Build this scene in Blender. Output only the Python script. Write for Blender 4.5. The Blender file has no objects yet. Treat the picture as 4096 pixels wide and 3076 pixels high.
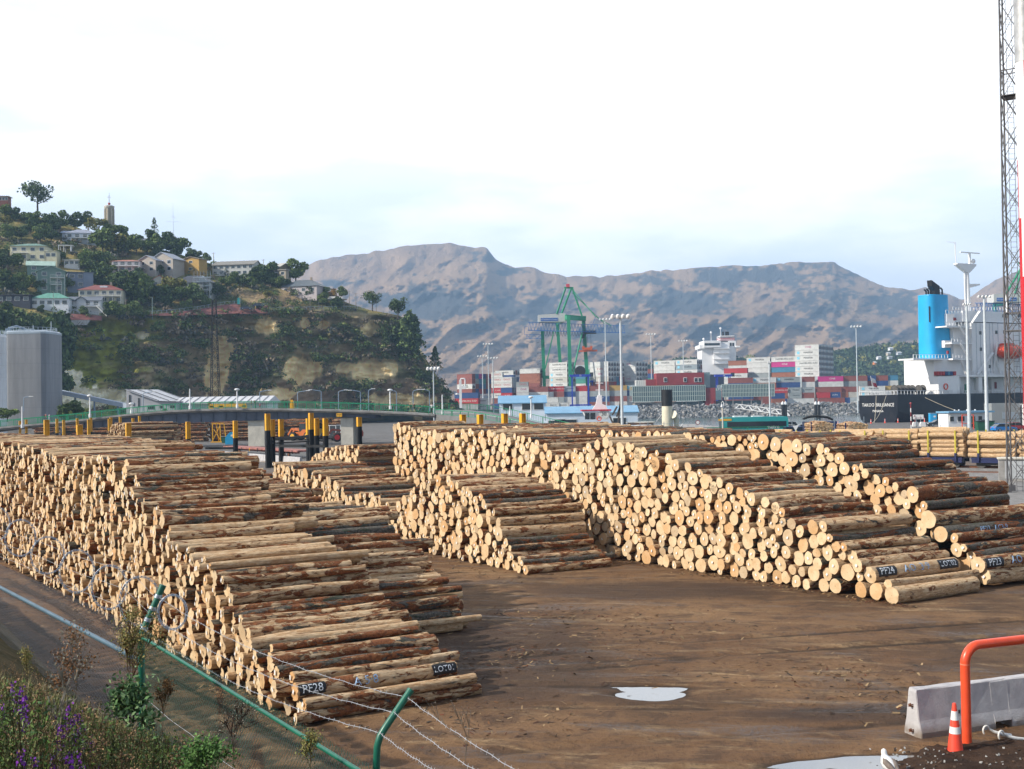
import bpy, math, random, numpy as np
from mathutils import Vector, Matrix, Euler
random.seed(7)
R = math.radians
C = bpy.context.scene.collection
SC = bpy.context.scene

# ------------------------------------------------------------------ camera
H, F = 6.5, 4700.0
ROLL = R(1.0)
PITCH = math.atan((1615 - 1538) * math.cos(ROLL) / F)
_cp, _sp, _c, _s = math.cos(PITCH), math.sin(PITCH), math.cos(ROLL), math.sin(ROLL)
FW = Vector((0, _cp, _sp)); _u0 = Vector((0, -_sp, _cp)); _r0 = Vector((1, 0, 0))
RT = _r0 * _c - _u0 * _s; UP = _u0 * _c + _r0 * _s
cam = bpy.data.cameras.new('camera'); camo = bpy.data.objects.new('camera', cam); C.objects.link(camo)
camo.matrix_world = Matrix(((RT.x, UP.x, -FW.x, 0), (RT.y, UP.y, -FW.y, 0), (RT.z, UP.z, -FW.z, H), (0, 0, 0, 1)))
cam.sensor_width = 36; cam.lens = F / 4096 * 36; cam.clip_start = 0.1; cam.clip_end = 30000
SC.camera = camo
SC.render.resolution_x, SC.render.resolution_y = 1024, 769

def ray(u, v): return FW * F + RT * (u - 2048) + UP * (1538 - v)
def G(u, v, z=0.0):
    d = ray(u, v); t = (z - H) / d.z; return Vector((d.x * t, d.y * t, z))
def P(u, v, Y):
    d = ray(u, v); t = Y / d.y; return Vector((d.x * t, Y, H + d.z * t))
def onplane(u, v, A, d):
    r = ray(u, v); det = -d[0] * r.y + r.x * d[1]
    s = (A[0] * r.y - r.x * A[1]) / det
    t = (A[1] + s * d[1]) / r.y
    return s, H + r.z * t
def proj(p):
    q = Vector(p) - Vector((0, 0, H)); z = q.dot(FW)
    return 2048 + F * q.dot(RT) / z, 1538 - F * q.dot(UP) / z

# ------------------------------------------------------------------ sun, sky, exposure
SUN_EL, SUN_AZ = R(33), R(-108)           # azimuth from +Y towards +X
sd = Vector((math.sin(SUN_AZ) * math.cos(SUN_EL), math.cos(SUN_AZ) * math.cos(SUN_EL), math.sin(SUN_EL)))
sl = bpy.data.lights.new('sun', 'SUN'); sl.energy = 4.7; sl.angle = R(0.53); sl.color = (1.0, 0.92, 0.79)
so = bpy.data.objects.new('sun', sl); C.objects.link(so)
so.rotation_euler = sd.to_track_quat('Z', 'Y').to_euler(); so.location = (-40, 0, 60)
W = bpy.data.worlds.new('World'); SC.world = W; W.use_nodes = True
nt = W.node_tree; nt.nodes.clear()
def wn(t, **k):
    n = nt.nodes.new(t)
    for a, b in k.items(): setattr(n, a, b)
    return n
out = wn('ShaderNodeOutputWorld'); sky = wn('ShaderNodeTexSky', sky_type='NISHITA', sun_disc=False)
sky.sun_elevation = SUN_EL; sky.sun_rotation = SUN_AZ; sky.air_density = 1.0; sky.dust_density = 0.6; sky.ozone_density = 1.5
b1 = wn('ShaderNodeBackground'); b1.inputs[1].default_value = 0.075; nt.links.new(sky.outputs[0], b1.inputs[0])
tc = wn('ShaderNodeTexCoord'); sep = wn('ShaderNodeSeparateXYZ'); nt.links.new(tc.outputs['Generated'], sep.inputs[0])
mp = wn('ShaderNodeMapping'); mp.inputs['Scale'].default_value = (1.0, 1.0, 3.4); mp.inputs['Location'].default_value = (0.35, 0.1, 0.62); nt.links.new(tc.outputs['Generated'], mp.inputs[0])
n1 = wn('ShaderNodeTexNoise'); n1.inputs['Scale'].default_value = 2.6; n1.inputs['Detail'].default_value = 7; n1.inputs['Roughness'].default_value = 0.52; n1.inputs['Distortion'].default_value = 0.35
nt.links.new(mp.outputs[0], n1.inputs['Vector'])
cr = wn('ShaderNodeMapRange'); cr.interpolation_type = 'SMOOTHSTEP'
cr.inputs['From Min'].default_value = 0.30; cr.inputs['From Max'].default_value = 0.52; cr.inputs['To Min'].default_value = 0.85; cr.inputs['To Max'].default_value = 1.0
nt.links.new(n1.outputs['Fac'], cr.inputs['Value'])
# cloud deck is thin and bright over the harbour (ahead), cut back out of view to lower the ambient fill
fr = wn('ShaderNodeMapRange'); fr.interpolation_type = 'SMOOTHSTEP'
fr.inputs['From Min'].default_value = 0.0; fr.inputs['From Max'].default_value = 0.8; fr.inputs['To Min'].default_value = 0.17; fr.inputs['To Max'].default_value = 1.0
nt.links.new(sep.outputs['Y'], fr.inputs['Value'])
ms = wn('ShaderNodeMath', operation='MULTIPLY'); nt.links.new(cr.outputs[0], ms.inputs[0]); nt.links.new(fr.outputs[0], ms.inputs[1])
n2 = wn('ShaderNodeTexNoise'); n2.inputs['Scale'].default_value = 5.0; n2.inputs['Detail'].default_value = 5; nt.links.new(mp.outputs[0], n2.inputs['Vector'])
cc = wn('ShaderNodeValToRGB'); nt.links.new(n2.outputs['Fac'], cc.inputs[0])
cc.color_ramp.elements[0].position = 0.40; cc.color_ramp.elements[0].color = (0.80, 0.85, 0.92, 1)
cc.color_ramp.elements[1].position = 0.54; cc.color_ramp.elements[1].color = (1, 1, 1, 1)
b2 = wn('ShaderNodeBackground'); b2.inputs[1].default_value = 1.4; nt.links.new(cc.outputs[0], b2.inputs[0])
mx = wn('ShaderNodeMixShader'); nt.links.new(ms.outputs[0], mx.inputs[0]); nt.links.new(b1.outputs[0], mx.inputs[1]); nt.links.new(b2.outputs[0], mx.inputs[2])
nt.links.new(mx.outputs[0], out.inputs[0])
vs = SC.view_settings; SC.display_settings.display_device = 'sRGB'
vs.view_transform = 'Standard'; vs.look = 'None'; vs.exposure = 0.47; vs.gamma = 1.0; vs.use_curve_mapping = False
SC.render.engine = 'CYCLES'
cy = SC.cycles; cy.use_denoising = True; cy.max_bounces = 5; cy.diffuse_bounces = 2; cy.glossy_bounces = 3
cy.transmission_bounces = 4; cy.transparent_max_bounces = 6; cy.volume_bounces = 0; cy.use_adaptive_sampling = True; cy.adaptive_threshold = 0.02
cy.sample_clamp_indirect = 6.0; cy.caustics_reflective = False; cy.caustics_refractive = False

# ------------------------------------------------------------------ materials
_M = {}
class NB:
    """tiny node builder"""
    def __init__(s, name):
        s.m = bpy.data.materials.new(name); s.m.use_nodes = True; s.t = s.m.node_tree; s.t.nodes.clear()
        s.o = s.n('ShaderNodeOutputMaterial'); s.b = s.n('ShaderNodeBsdfPrincipled'); s.l(s.b.outputs[0], s.o.inputs[0])
    def n(s, t, **k):
        x = s.t.nodes.new(t)
        for a, b in k.items(): setattr(x, a, b)
        return x
    def l(s, a, b): s.t.links.new(a, b)
    def val(s, sock, v):
        if hasattr(v, 'is_output') or isinstance(v, bpy.types.NodeSocket): s.l(v, sock)
        elif isinstance(v, (tuple, list)) and len(v) == 3 and sock.type == 'RGBA': sock.default_value = (*v, 1)
        else: sock.default_value = v
    def noise(s, vec, scale, detail=4, rough=0.55, w=None, dist=0.0):
        x = s.n('ShaderNodeTexNoise'); x.inputs['Scale'].default_value = scale; x.inputs['Detail'].default_value = detail
        x.inputs['Roughness'].default_value = rough; x.inputs['Distortion'].default_value = dist
        if w is not None: x.noise_dimensions = '4D'; s.l(w, x.inputs['W'])
        s.l(vec, x.inputs['Vector']); return x.outputs['Fac']
    def mr(s, v, a, b, c=0.0, d=1.0, smooth=True):
        x = s.n('ShaderNodeMapRange'); x.interpolation_type = 'SMOOTHSTEP' if smooth else 'LINEAR'
        s.l(v, x.inputs['Value'])
        for i, q in zip(('From Min', 'From Max', 'To Min', 'To Max'), (a, b, c, d)): s.val(x.inputs[i], q)
        return x.outputs[0]
    def mix(s, f, a, b, bt='MIX'):
        x = s.n('ShaderNodeMix', data_type='RGBA', blend_type=bt); s.val(x.inputs[0], f); s.val(x.inputs[6], a); s.val(x.inputs[7], b); return x.outputs[2]
    def math(s, op, a, b=0.0):
        x = s.n('ShaderNodeMath', operation=op); s.val(x.inputs[0], a); s.val(x.inputs[1], b); return x.outputs[0]
    def mapv(s, vec, sc=(1, 1, 1), loc=(0, 0, 0), rot=(0, 0, 0)):
        x = s.n('ShaderNodeMapping'); s.l(vec, x.inputs[0]); x.inputs['Scale'].default_value = sc; x.inputs['Location'].default_value = loc; x.inputs['Rotation'].default_value = rot; return x.outputs[0]
    def attr(s, name, out='Fac'):
        x = s.n('ShaderNodeAttribute'); x.attribute_name = name; return x.outputs[out]
    def obj(s): return s.n('ShaderNodeTexCoord').outputs['Object']
    def bump(s, h, strength=0.3, dist=0.02):
        x = s.n('ShaderNodeBump'); x.inputs['Strength'].default_value = strength; x.inputs['Distance'].default_value = dist; s.l(h, x.inputs['Height']); s.l(x.outputs[0], s.b.inputs['Normal'])
    def col(s, v): s.val(s.b.inputs['Base Color'], v)
    def rough(s, v): s.val(s.b.inputs['Roughness'], v)
def paint(name, col, rough=0.55, var=0.12, scale=1.5, metal=0.0, bump=0.0, dirt=0.0, spec=0.4):
    if name in _M: return _M[name]
    k = NB(name); o = k.obj(); f = k.noise(o, scale, 5, 0.6)
    c = k.mix(k.mr(f, 0.3, 0.7), tuple(x * (1 - var) for x in col), tuple(min(1, x * (1 + var)) for x in col))
    if dirt:
        g = k.noise(k.mapv(o, (1, 1, 0.35)), scale * 2.3, 6, 0.7); c = k.mix(k.mr(g, 0.5, 0.75, 0, dirt), c, (0.10, 0.075, 0.055))
    k.col(c); k.rough(rough); k.b.inputs['Metallic'].default_value = metal; k.b.inputs['Specular IOR Level'].default_value = spec
    if bump: k.bump(k.noise(o, scale * 9, 4), bump, 0.02)
    _M[name] = k.m; return k.m

# ------------------------------------------------------------------ mesh building
class MB:
    def __init__(s, off=(0, 0, 0)): s.v = []; s.f = []; s.mi = []; s.off = Vector(off); s.m = 0; s.sm = []
    def add(s, vs, fs, smooth=False):
        b = len(s.v); s.v += [tuple(Vector(x) - s.off) for x in vs]
        for f in fs: s.f.append(tuple(i + b for i in f)); s.mi.append(s.m); s.sm.append(smooth)
        return s
    def box(s, c, d, rz=0.0, rot=None):
        c = Vector(c); h = Vector(d) / 2; m = rot if rot is not None else Matrix.Rotation(rz, 3, 'Z')
        vs = [c + m @ Vector((x * h.x, y * h.y, z * h.z)) for z in (-1, 1) for y in (-1, 1) for x in (-1, 1)]
        return s.add(vs, [(0, 2, 3, 1), (4, 5, 7, 6), (0, 1, 5, 4), (2, 6, 7, 3), (0, 4, 6, 2), (1, 3, 7, 5)])
    def frame(s, p, q):
        d = (Vector(q) - Vector(p)); L = d.length; d = d / max(L, 1e-9)
        a = Vector((0, 0, 1)) if abs(d.z) < 0.95 else Vector((1, 0, 0)); x = d.cross(a).normalized(); y = x.cross(d).normalized(); return d, x, y, L
    def beam(s, p, q, w, h=None):
        h = h or w; d, x, y, L = s.frame(p, q); p = Vector(p); q = Vector(q)
        vs = [b + x * sx * w / 2 + y * sy * h / 2 for b in (p, q) for sx, sy in ((-1, -1), (1, -1), (1, 1), (-1, 1))]
        return s.add(vs, [(3, 2, 1, 0), (4, 5, 6, 7), (0, 1, 5, 4), (1, 2, 6, 5), (2, 3, 7, 6), (3, 0, 4, 7)])
    def tube(s, p, q, r, n=8, r2=None, cap=True):
        r2 = r if r2 is None else r2; d, x, y, L = s.frame(p, q); p = Vector(p); q = Vector(q)
        vs = [b + (x * math.cos(2 * math.pi * i / n) + y * math.sin(2 * math.pi * i / n)) * rr for b, rr in ((p, r), (q, r2)) for i in range(n)]
        s.add(vs, [((i + 1) % n, i, n + i, n + (i + 1) % n) for i in range(n)], True)
        if cap: s.add(vs, [tuple(range(n)), tuple(range(2 * n - 1, n - 1, -1))])
        return s
    def path(s, pts, r, n=8, closed=False, radii=None):
        pts = [Vector(p) for p in pts]; N = len(pts); vs = []; up = None
        for i, p in enumerate(pts):
            a = pts[(i - 1) % N] if (closed or i > 0) else p; b = pts[(i + 1) % N] if (closed or i < N - 1) else p
            d = (b - a).normalized()
            if up is None:
                up = Vector((0, 0, 1)) if abs(d.z) < 0.9 else Vector((1, 0, 0))
            x = d.cross(up); x = x.normalized() if x.length > 1e-6 else Vector((1, 0, 0)); y = x.cross(d).normalized(); up = y
            rr = radii[i] if radii else r
            vs += [p + (x * math.cos(2 * math.pi * k / n) + y * math.sin(2 * math.pi * k / n)) * rr for k in range(n)]
        fs = []
        for i in range(N if closed else N - 1):
            j = (i + 1) % N
            fs += [(i * n + (k + 1) % n, i * n + k, j * n + k, j * n + (k + 1) % n) for k in range(n)]
        s.add(vs, fs, True)
        if not closed: s.add(vs[:n], [tuple(range(n))]); s.add(vs[-n:], [tuple(range(n - 1, -1, -1))])
        return s
    def prism(s, poly, o, x, y, z):
        """2D poly swept: o + x*a + y*b, extruded along vector z"""
        o = Vector(o); x = Vector(x); y = Vector(y); z = Vector(z); n = len(poly)
        vs = [o + x * a + y * b for a, b in poly] + [o + x * a + y * b + z for a, b in poly]
        return s.add(vs, [tuple(range(n - 1, -1, -1)), tuple(range(n, 2 * n))] + [(i, (i + 1) % n, n + (i + 1) % n, n + i) for i in range(n)])
    def ball(s, c, r, n=10, m=6, sc=(1, 1, 1)):
        c = Vector(c); vs = [c + Vector((0, 0, r * sc[2]))]
        for j in range(1, m):
            t = math.pi * j / m
            vs += [c + Vector((r * sc[0] * math.sin(t) * math.cos(2 * math.pi * i / n), r * sc[1] * math.sin(t) * math.sin(2 * math.pi * i / n), r * sc[2] * math.cos(t))) for i in range(n)]
        vs.append(c - Vector((0, 0, r * sc[2]))); fs = [(0, 1 + i, 1 + (i + 1) % n) for i in range(n)]
        for j in range(m - 2):
            a = 1 + j * n; fs += [(a + i, a + n + i, a + n + (i + 1) % n, a + (i + 1) % n) for i in range(n)]
        a = 1 + (m - 2) * n; fs += [(a + i, len(vs) - 1, a + (i + 1) % n) for i in range(n)]
        return s.add(vs, fs, True)
    def lathe(s, c, prof, n=12, axis=(0, 0, 1)):
        c = Vector(c); z = Vector(axis).normalized(); a = Vector((1, 0, 0)) if abs(z.x) < 0.9 else Vector((0, 1, 0)); x = z.cross(a).normalized(); y = z.cross(x)
        vs = [c + z * h + (x * math.cos(2 * math.pi * i / n) + y * math.sin(2 * math.pi * i / n)) * r for r, h in prof for i in range(n)]
        s.add(vs, [(j * n + i, j * n + (i + 1) % n, (j + 1) * n + (i + 1) % n, (j + 1) * n + i) for j in range(len(prof) - 1) for i in range(n)], True)
        s.add(vs, [tuple(range(n - 1, -1, -1)), tuple(range((len(prof) - 1) * n, len(prof) * n))]); return s
    def quad(s, a, b, c, d): return s.add([a, b, c, d], [(0, 1, 2, 3)])
    def mesh(s, name, mats):
        me = bpy.data.meshes.new(name); me.from_pydata(s.v, [], s.f)
        for m in (mats if isinstance(mats, (list, tuple)) else [mats]): me.materials.append(m)
        me.polygons.foreach_set('material_index', s.mi); me.polygons.foreach_set('use_smooth', s.sm); me.update(); return me
    def to(s, name, mats, parent=None, label=None):
        o = bpy.data.objects.new(name, s.mesh(name, mats)); C.objects.link(o)
        if parent is not None: o.parent = parent
        if label: o['label'] = label
        return o
def npmesh(name, V, Fc, mats, smooth=True, attrs=None, mi=None):
    """V (n,3) array, Fc (m,4) or (m,3) array"""
    me = bpy.data.meshes.new(name); V = np.asarray(V, dtype=np.float32); Fc = np.asarray(Fc, dtype=np.int32); k = Fc.shape[1]
    me.vertices.add(len(V)); me.vertices.foreach_set('co', V.ravel()); me.loops.add(Fc.size); me.loops.foreach_set('vertex_index', Fc.ravel())
    me.polygons.add(len(Fc)); me.polygons.foreach_set('loop_start', np.arange(0, Fc.size, k, dtype=np.int32))
    try: me.polygons.foreach_set('loop_total', np.full(len(Fc), k, dtype=np.int32))
    except Exception: pass
    me.polygons.foreach_set('use_smooth', np.full(len(Fc), smooth))
    for m in (mats if isinstance(mats, (list, tuple)) else [mats]): me.materials.append(m)
    if mi is not None: me.polygons.foreach_set('material_index', np.asarray(mi, dtype=np.int32))
    me.update(calc_edges=True)
    for n, a in (attrs or {}).items(): addattr(me, n, a)
    return me
def addattr(me, n, a):
    a = np.asarray(a, dtype=np.float32)
    if a.ndim == 1: me.attributes.new(n, 'FLOAT', 'POINT').data.foreach_set('value', a)
    else: me.attributes.new(n, 'FLOAT_VECTOR', 'POINT').data.foreach_set('vector', a.ravel())
def link(name, me, parent=None):
    o = bpy.data.objects.new(name, me); C.objects.link(o)
    if parent is not None: o.parent = parent
    return o
def tag(o, label, cat, group=None, kind=None):
    o['label'] = label; o['category'] = cat
    if group: o['group'] = group
    if kind: o['kind'] = kind
    return o
def T(name, label, cat, loc=(0, 0, 0), rz=0.0, group=None):
    o = bpy.data.objects.new(name, None); C.objects.link(o); o.location = loc; o.rotation_euler = (0, 0, rz); o.empty_display_size = 0.2
    return tag(o, label, cat, group)
def struct(o, label=None):
    o['kind'] = 'structure'
    if label: o['label'] = label
    return o
def dup(root, loc=None, rz=None, label=None, group=None, sc=None):
    def cp(o, par):
        c = o.copy(); C.objects.link(c); c.parent = par
        for ch in kids.get(o.name, ()): cp(ch, c)
        return c
    kids = {}
    st = [root]
    while st:
        x = st.pop(); kids[x.name] = list(x.children); st += kids[x.name]
    r = cp(root, None)
    if loc is not None: r.location = loc
    if rz is not None: r.rotation_euler = (0, 0, rz)
    if label: r['label'] = label
    if group: r['group'] = group
    if sc: r.scale = sc if isinstance(sc, tuple) else (sc, sc, sc)
    return r
_T = {}
def textgeo(txt, size=1.0):
    """flat letter shapes as 2-D vertices and faces, centred"""
    if txt not in _T:
        cu = bpy.data.curves.new('lettering', 'FONT'); cu.body = txt; cu.size = 1.0; cu.align_x = 'CENTER'; cu.align_y = 'CENTER'; cu.resolution_u = 2
        o = bpy.data.objects.new('lettering', cu); C.objects.link(o); bpy.context.view_layer.update()
        me = o.to_mesh(); vs = [(v.co.x, v.co.y) for v in me.vertices]; fs = [tuple(p.vertices) for p in me.polygons]
        o.to_mesh_clear(); bpy.data.objects.remove(o); bpy.data.curves.remove(cu); _T[txt] = (vs, fs)
    vs, fs = _T[txt]; return [(a * size, b * size) for a, b in vs], fs
def letters(b, txt, size, o, x, y, sx=1.0):
    vs, fs = textgeo(txt, size); o = Vector(o); x = Vector(x); y = Vector(y)
    b.add([o + x * (p * sx) + y * q for p, q in vs], fs); return b
def hashn(x, y, seed=0):
    h = np.sin(x * 127.1 + y * 311.7 + seed * 74.7) * 43758.5453; return h - np.floor(h)
def vnoise(x, y, seed=0):
    xi = np.floor(x); yi = np.floor(y); fx = x - xi; fy = y - yi; fx = fx * fx * (3 - 2 * fx); fy = fy * fy * (3 - 2 * fy)
    a = hashn(xi, yi, seed); b = hashn(xi + 1, yi, seed); c = hashn(xi, yi + 1, seed); d = hashn(xi + 1, yi + 1, seed)
    return (a * (1 - fx) + b * fx) * (1 - fy) + (c * (1 - fx) + d * fx) * fy
def fbm(x, y, oct=5, seed=0, rid=False):
    s = 0; a = 0.5; t = 0
    for i in range(oct):
        n = vnoise(x, y, seed + i * 13)
        if rid: n = 1 - np.abs(2 * n - 1)
        s = s + a * n; t += a; a *= 0.5; x = x * 2.03 + 5.1; y = y * 2.03 + 1.7
    return s / t
def gridmesh(name, nu, nv, fn, mats, attrs=None, smooth=True):
    """fn(i array, j array) -> V (nu*nv,3), attribute dict"""
    I, J = np.meshgrid(np.arange(nu), np.arange(nv), indexing='ij'); V, at = fn(I.ravel().astype(float), J.ravel().astype(float))
    a = (np.arange(nu - 1)[:, None] * nv + np.arange(nv - 1)[None, :]).ravel(); Fc = np.stack([a, a + nv, a + nv + 1, a + 1], 1)
    return npmesh(name, V, Fc, mats, smooth, at)
ORD = ['', 'first', 'second', 'third', 'fourth', 'fifth', 'sixth', 'seventh', 'eighth', 'ninth', 'tenth', 'eleventh', 'twelfth', 'thirteenth', 'fourteenth', 'fifteenth', 'sixteenth', 'seventeenth', 'eighteenth', 'nineteenth', 'twentieth']
def ordw(n):
    if n <= 20: return ORD[n]
    t = {2: 'twenty', 3: 'thirty', 4: 'forty', 5: 'fifty', 6: 'sixty', 7: 'seventy', 8: 'eighty', 9: 'ninety'}
    return (t[n // 10] + '-' + ORD[n % 10]) if n < 100 and n % 10 else (t[n // 10][:-1] + 'ieth' if n < 100 else 'far')
# ------------------------------------------------------------------ yard ground
def groundmat():
    k = NB('yard_mud'); o = k.n('ShaderNodeNewGeometry').outputs['Position']
    rot = k.mapv(o, (1, 1, 1), (0, 0, 0), (0, 0, R(12)))
    st = k.noise(k.mapv(rot, (0.30, 1.5, 1)), 1.0, 9, 0.70, dist=0.9)       # wheel streaks
    st2 = k.noise(k.mapv(o, (0.5, 2.0, 1), (3, 1, 0), (0, 0, R(-14))), 1.0, 9, 0.7, dist=0.9)
    big = k.noise(o, 0.16, 5, 0.6, dist=0.4); fine = k.noise(o, 9.0, 6, 0.75); mid = k.noise(o, 1.3, 6, 0.65, dist=0.5)
    c = k.mix(k.mr(big, 0.35, 0.65), (0.15, 0.080, 0.040), (0.24, 0.137, 0.068))
    c = k.mix(k.mr(mid, 0.45, 0.65, 0, 0.7), c, (0.075, 0.045, 0.03))
    c = k.mix(k.mr(k.noise(o, 0.11, 4, 0.6), 0.5, 0.6, 0, 0.6), c, (0.055, 0.034, 0.022)); c = k.mix(k.math('MULTIPLY', k.mr(st, 0.50, 0.68, 0, 0.85), k.math('MULTIPLY', k.mr(mid, 0.36, 0.58, 0.15, 1.0), k.mr(k.noise(o, 4.0, 6, 0.75), 0.35, 0.6, 0.35, 1.0))), c, (0.42, 0.285, 0.155))
    c = k.mix(k.mr(st2, 0.58, 0.74, 0, 0.55), c, (0.27, 0.18, 0.10))
    c = k.mix(k.mr(fine, 0.5, 0.7, 0, 0.7), c, (0.05, 0.032, 0.022))
    # wet churned streaks
    wet = k.math('MULTIPLY', k.mr(k.noise(k.mapv(rot, (0.22, 0.9, 1), (7, 2, 0)), 0.8, 5, 0.6, dist=0.7), 0.52, 0.66), k.mr(fine, 0.3, 0.6))
    c = k.mix(k.math('MULTIPLY', wet, 0.55), c, (0.07, 0.062, 0.062))
    # dark patches; the one beside the left stack joins damp with its painted shadow
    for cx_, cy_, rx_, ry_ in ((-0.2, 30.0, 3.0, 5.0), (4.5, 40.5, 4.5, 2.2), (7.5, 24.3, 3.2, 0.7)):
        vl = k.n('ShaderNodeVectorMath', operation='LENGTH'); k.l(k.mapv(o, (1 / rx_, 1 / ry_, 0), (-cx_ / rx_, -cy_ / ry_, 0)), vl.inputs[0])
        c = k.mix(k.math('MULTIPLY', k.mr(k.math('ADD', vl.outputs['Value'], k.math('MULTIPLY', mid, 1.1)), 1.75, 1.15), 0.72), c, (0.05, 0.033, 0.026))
    # bark litter specks
    v = k.n('ShaderNodeTexVoronoi'); v.inputs['Scale'].default_value = 3.2; v.inputs['Randomness'].default_value = 1
    k.l(k.mapv(k.mapv(o, (1, 1, 1), (0, 0, 0), (0, 0, R(30))), (1, 3.0, 1)), v.inputs['Vector'])
    lit = k.math('MULTIPLY', k.mr(v.outputs['Distance'], 0.13, 0.07), k.mr(mid, 0.42, 0.58))
    c = k.mix(k.math('MULTIPLY', lit, 0.8), c, (0.05, 0.02, 0.012))
    # far away: sealed grey yard and asphalt beyond about 120 m
    sp = k.n('ShaderNodeSeparateXYZ'); k.l(o, sp.inputs[0]); c = k.mix(k.mr(sp.outputs['Z'], -0.005, -0.035, 0, 0.75), c, (0.03, 0.02, 0.014))
    far = k.mr(k.math('ADD', sp.outputs['Y'], k.math('MULTIPLY', big, 40.0)), 105, 165)
    c = k.mix(far, c, k.mix(k.mr(mid, 0.3, 0.7), (0.11, 0.103, 0.10), (0.16, 0.155, 0.15)))
    k.col(c); k.rough(k.mr(wet, 0.0, 1.0, 0.85, 0.38, False)); k.b.inputs['Specular IOR Level'].default_value = 0.2
    ff = k.noise(o, 34.0, 4, 0.7); c = k.mix(k.mr(ff, 0.55, 0.7, 0, 0.5), c, (0.04, 0.026, 0.018)); c = k.mix(k.mr(ff, 0.36, 0.28, 0, 0.3), c, (0.26, 0.18, 0.11)); k.col(c)
    h = k.math('ADD', k.math('MULTIPLY', st, 1.6), k.math('ADD', k.math('MULTIPLY', fine, 0.8), k.math('ADD', mid, k.math('MULTIPLY', ff, 0.25)))); k.bump(h, 1.0, 0.07)
    return k.m
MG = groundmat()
gx0, gx1, gy0, gy1 = -22, -22 + 430 * 0.11, 11.5, 11.5 + 330 * 0.11
b = MB(); _o = [(-900, -200), (900, -200), (900, gy1), (-900, gy1), (gx0, gy0), (gx1, gy0), (gx1, gy1), (gx0, gy1), (900, 303), (64, 303), (61, 228), (-10, 228), (-14, 520), (-900, 760), (-900, 228), (900, 228)]
b.add([(x, y, 0.004) for x, y in _o], [(0, 1, 5, 4), (1, 2, 6, 5), (3, 0, 4, 7), (3, 7, 6, 2, 15, 10, 11, 14), (14, 11, 12, 13), (10, 15, 8, 9)])
b.add([(x, y, z) for x, y in _o[8:14] for z in (0.004, -8)], [(2 * i, 2 * i + 1, 2 * i + 3, 2 * i + 2) for i in range(5)])
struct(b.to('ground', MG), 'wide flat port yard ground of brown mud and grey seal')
# churned near part with real relief
TRK = [((-2, 30), R(78), 0.0), ((6, 22), R(83), 0.4), ((3, 26.5), R(97), 0.2), ((8, 31), R(74), 0.6), ((-3.6, 21), R(-34), 0.1), ((-5.2, 22.8), R(-33), 0.4)]
def fy(I, J):
    X = -22 + I * 0.11; Y = 11.5 + J * 0.11
    z = 0.05 * (fbm(X * 0.5, Y * 0.5, 3, 3) - 0.5) + 0.035 * (fbm(X * 2.2, Y * 3.2, 4, 8) - 0.5)
    for (c, az, ph) in TRK:
        dx, dy = X - c[0], Y - c[1]; al = dx * math.sin(az) + dy * math.cos(az); pe = -dx * math.cos(az) + dy * math.sin(az) + 0.6 * np.sin(al * 0.12 + ph * 9)
        for q in (-0.95, 0.95):
            e = np.exp(-((pe - q) / 0.22) ** 2); z = z - 0.035 * e + 0.022 * np.exp(-((np.abs(pe - q) - 0.36) / 0.09) ** 2) * (0.5 + fbm(al * 1.2, pe * 2, 3, 5))
    for (c, az, ph) in TRK[4:]:
        dx, dy = X - c[0], Y - c[1]; al = dx * math.sin(az) + dy * math.cos(az); pe = -dx * math.cos(az) + dy * math.sin(az)
        for q in (-1.3, -0.6, 0.1, 0.8, 1.5): z = z + 0.022 * np.sin(al * 13 + 3 * pe + ph * 5) * np.exp(-((pe - q) / 0.2) ** 2) * (fbm(al * 0.5, pe, 3, 15) > 0.42) - 0.03 * np.exp(-((pe - q) / 0.16) ** 2)
    z = z - 0.11 * np.exp(-(((X - 3.0) / 0.8) ** 2 + ((Y - 26.3) / 0.6) ** 2) ** 1.5)
    z = z - 0.09 * np.exp(-(((X - 6.2) / 1.7) ** 2 + ((Y - 20.5) / 1.1) ** 2) ** 1.5)
    e = np.minimum(1, np.minimum(np.minimum(I, 430 - I), np.minimum(J, 330 - J)) / 12.0)
    z = z * e + 0.004 + 0.012 * e
    return np.stack([X, Y, z], 1), {}
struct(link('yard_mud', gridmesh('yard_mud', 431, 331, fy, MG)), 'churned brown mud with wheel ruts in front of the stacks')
def puddlemat():
    k = NB('puddle_water'); k.col((0.035, 0.028, 0.02)); k.rough(0.03); k.b.inputs['Specular IOR Level'].default_value = 0.9
    k.b.inputs['Coat Weight'].default_value = 1.0; k.b.inputs['Coat Roughness'].default_value = 0.01
    k.bump(k.noise(k.obj(), 5, 2), 0.02, 0.02); return k.m
MP = puddlemat()
def puddle(cx, cy, rx, ry, z, label, seed):
    pts = [(cx + rx * math.cos(t) * (1 + 0.32 * float(fbm(np.array([math.cos(t) * 1.5 + seed]), np.array([math.sin(t) * 1.5]), 4, seed)[0] - 0.5) * 2), cy + ry * math.sin(t) * (1 + 0.5 * float(fbm(np.array([math.cos(t) * 2.5 + seed]), np.array([math.sin(t) * 2.5]), 4, seed + 3)[0] - 0.5) * 2), z) for t in np.linspace(0, 2 * math.pi, 60, endpoint=False)]
    bb = MB((cx, cy, 0)); bb.add(pts, [tuple(range(60))]); o = bb.to('puddle', MP); o.location = (cx, cy, 0); o['kind'] = 'structure'; o['label'] = label; return o
puddle(3.0, 26.3, 1.6, 1.2, -0.035, 'small sky-bright puddle out in the middle of the mud', 4)
puddle(6.2, 20.5, 2.4, 1.9, -0.035, 'large puddle mirroring the sky beside the gull', 9)
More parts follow.
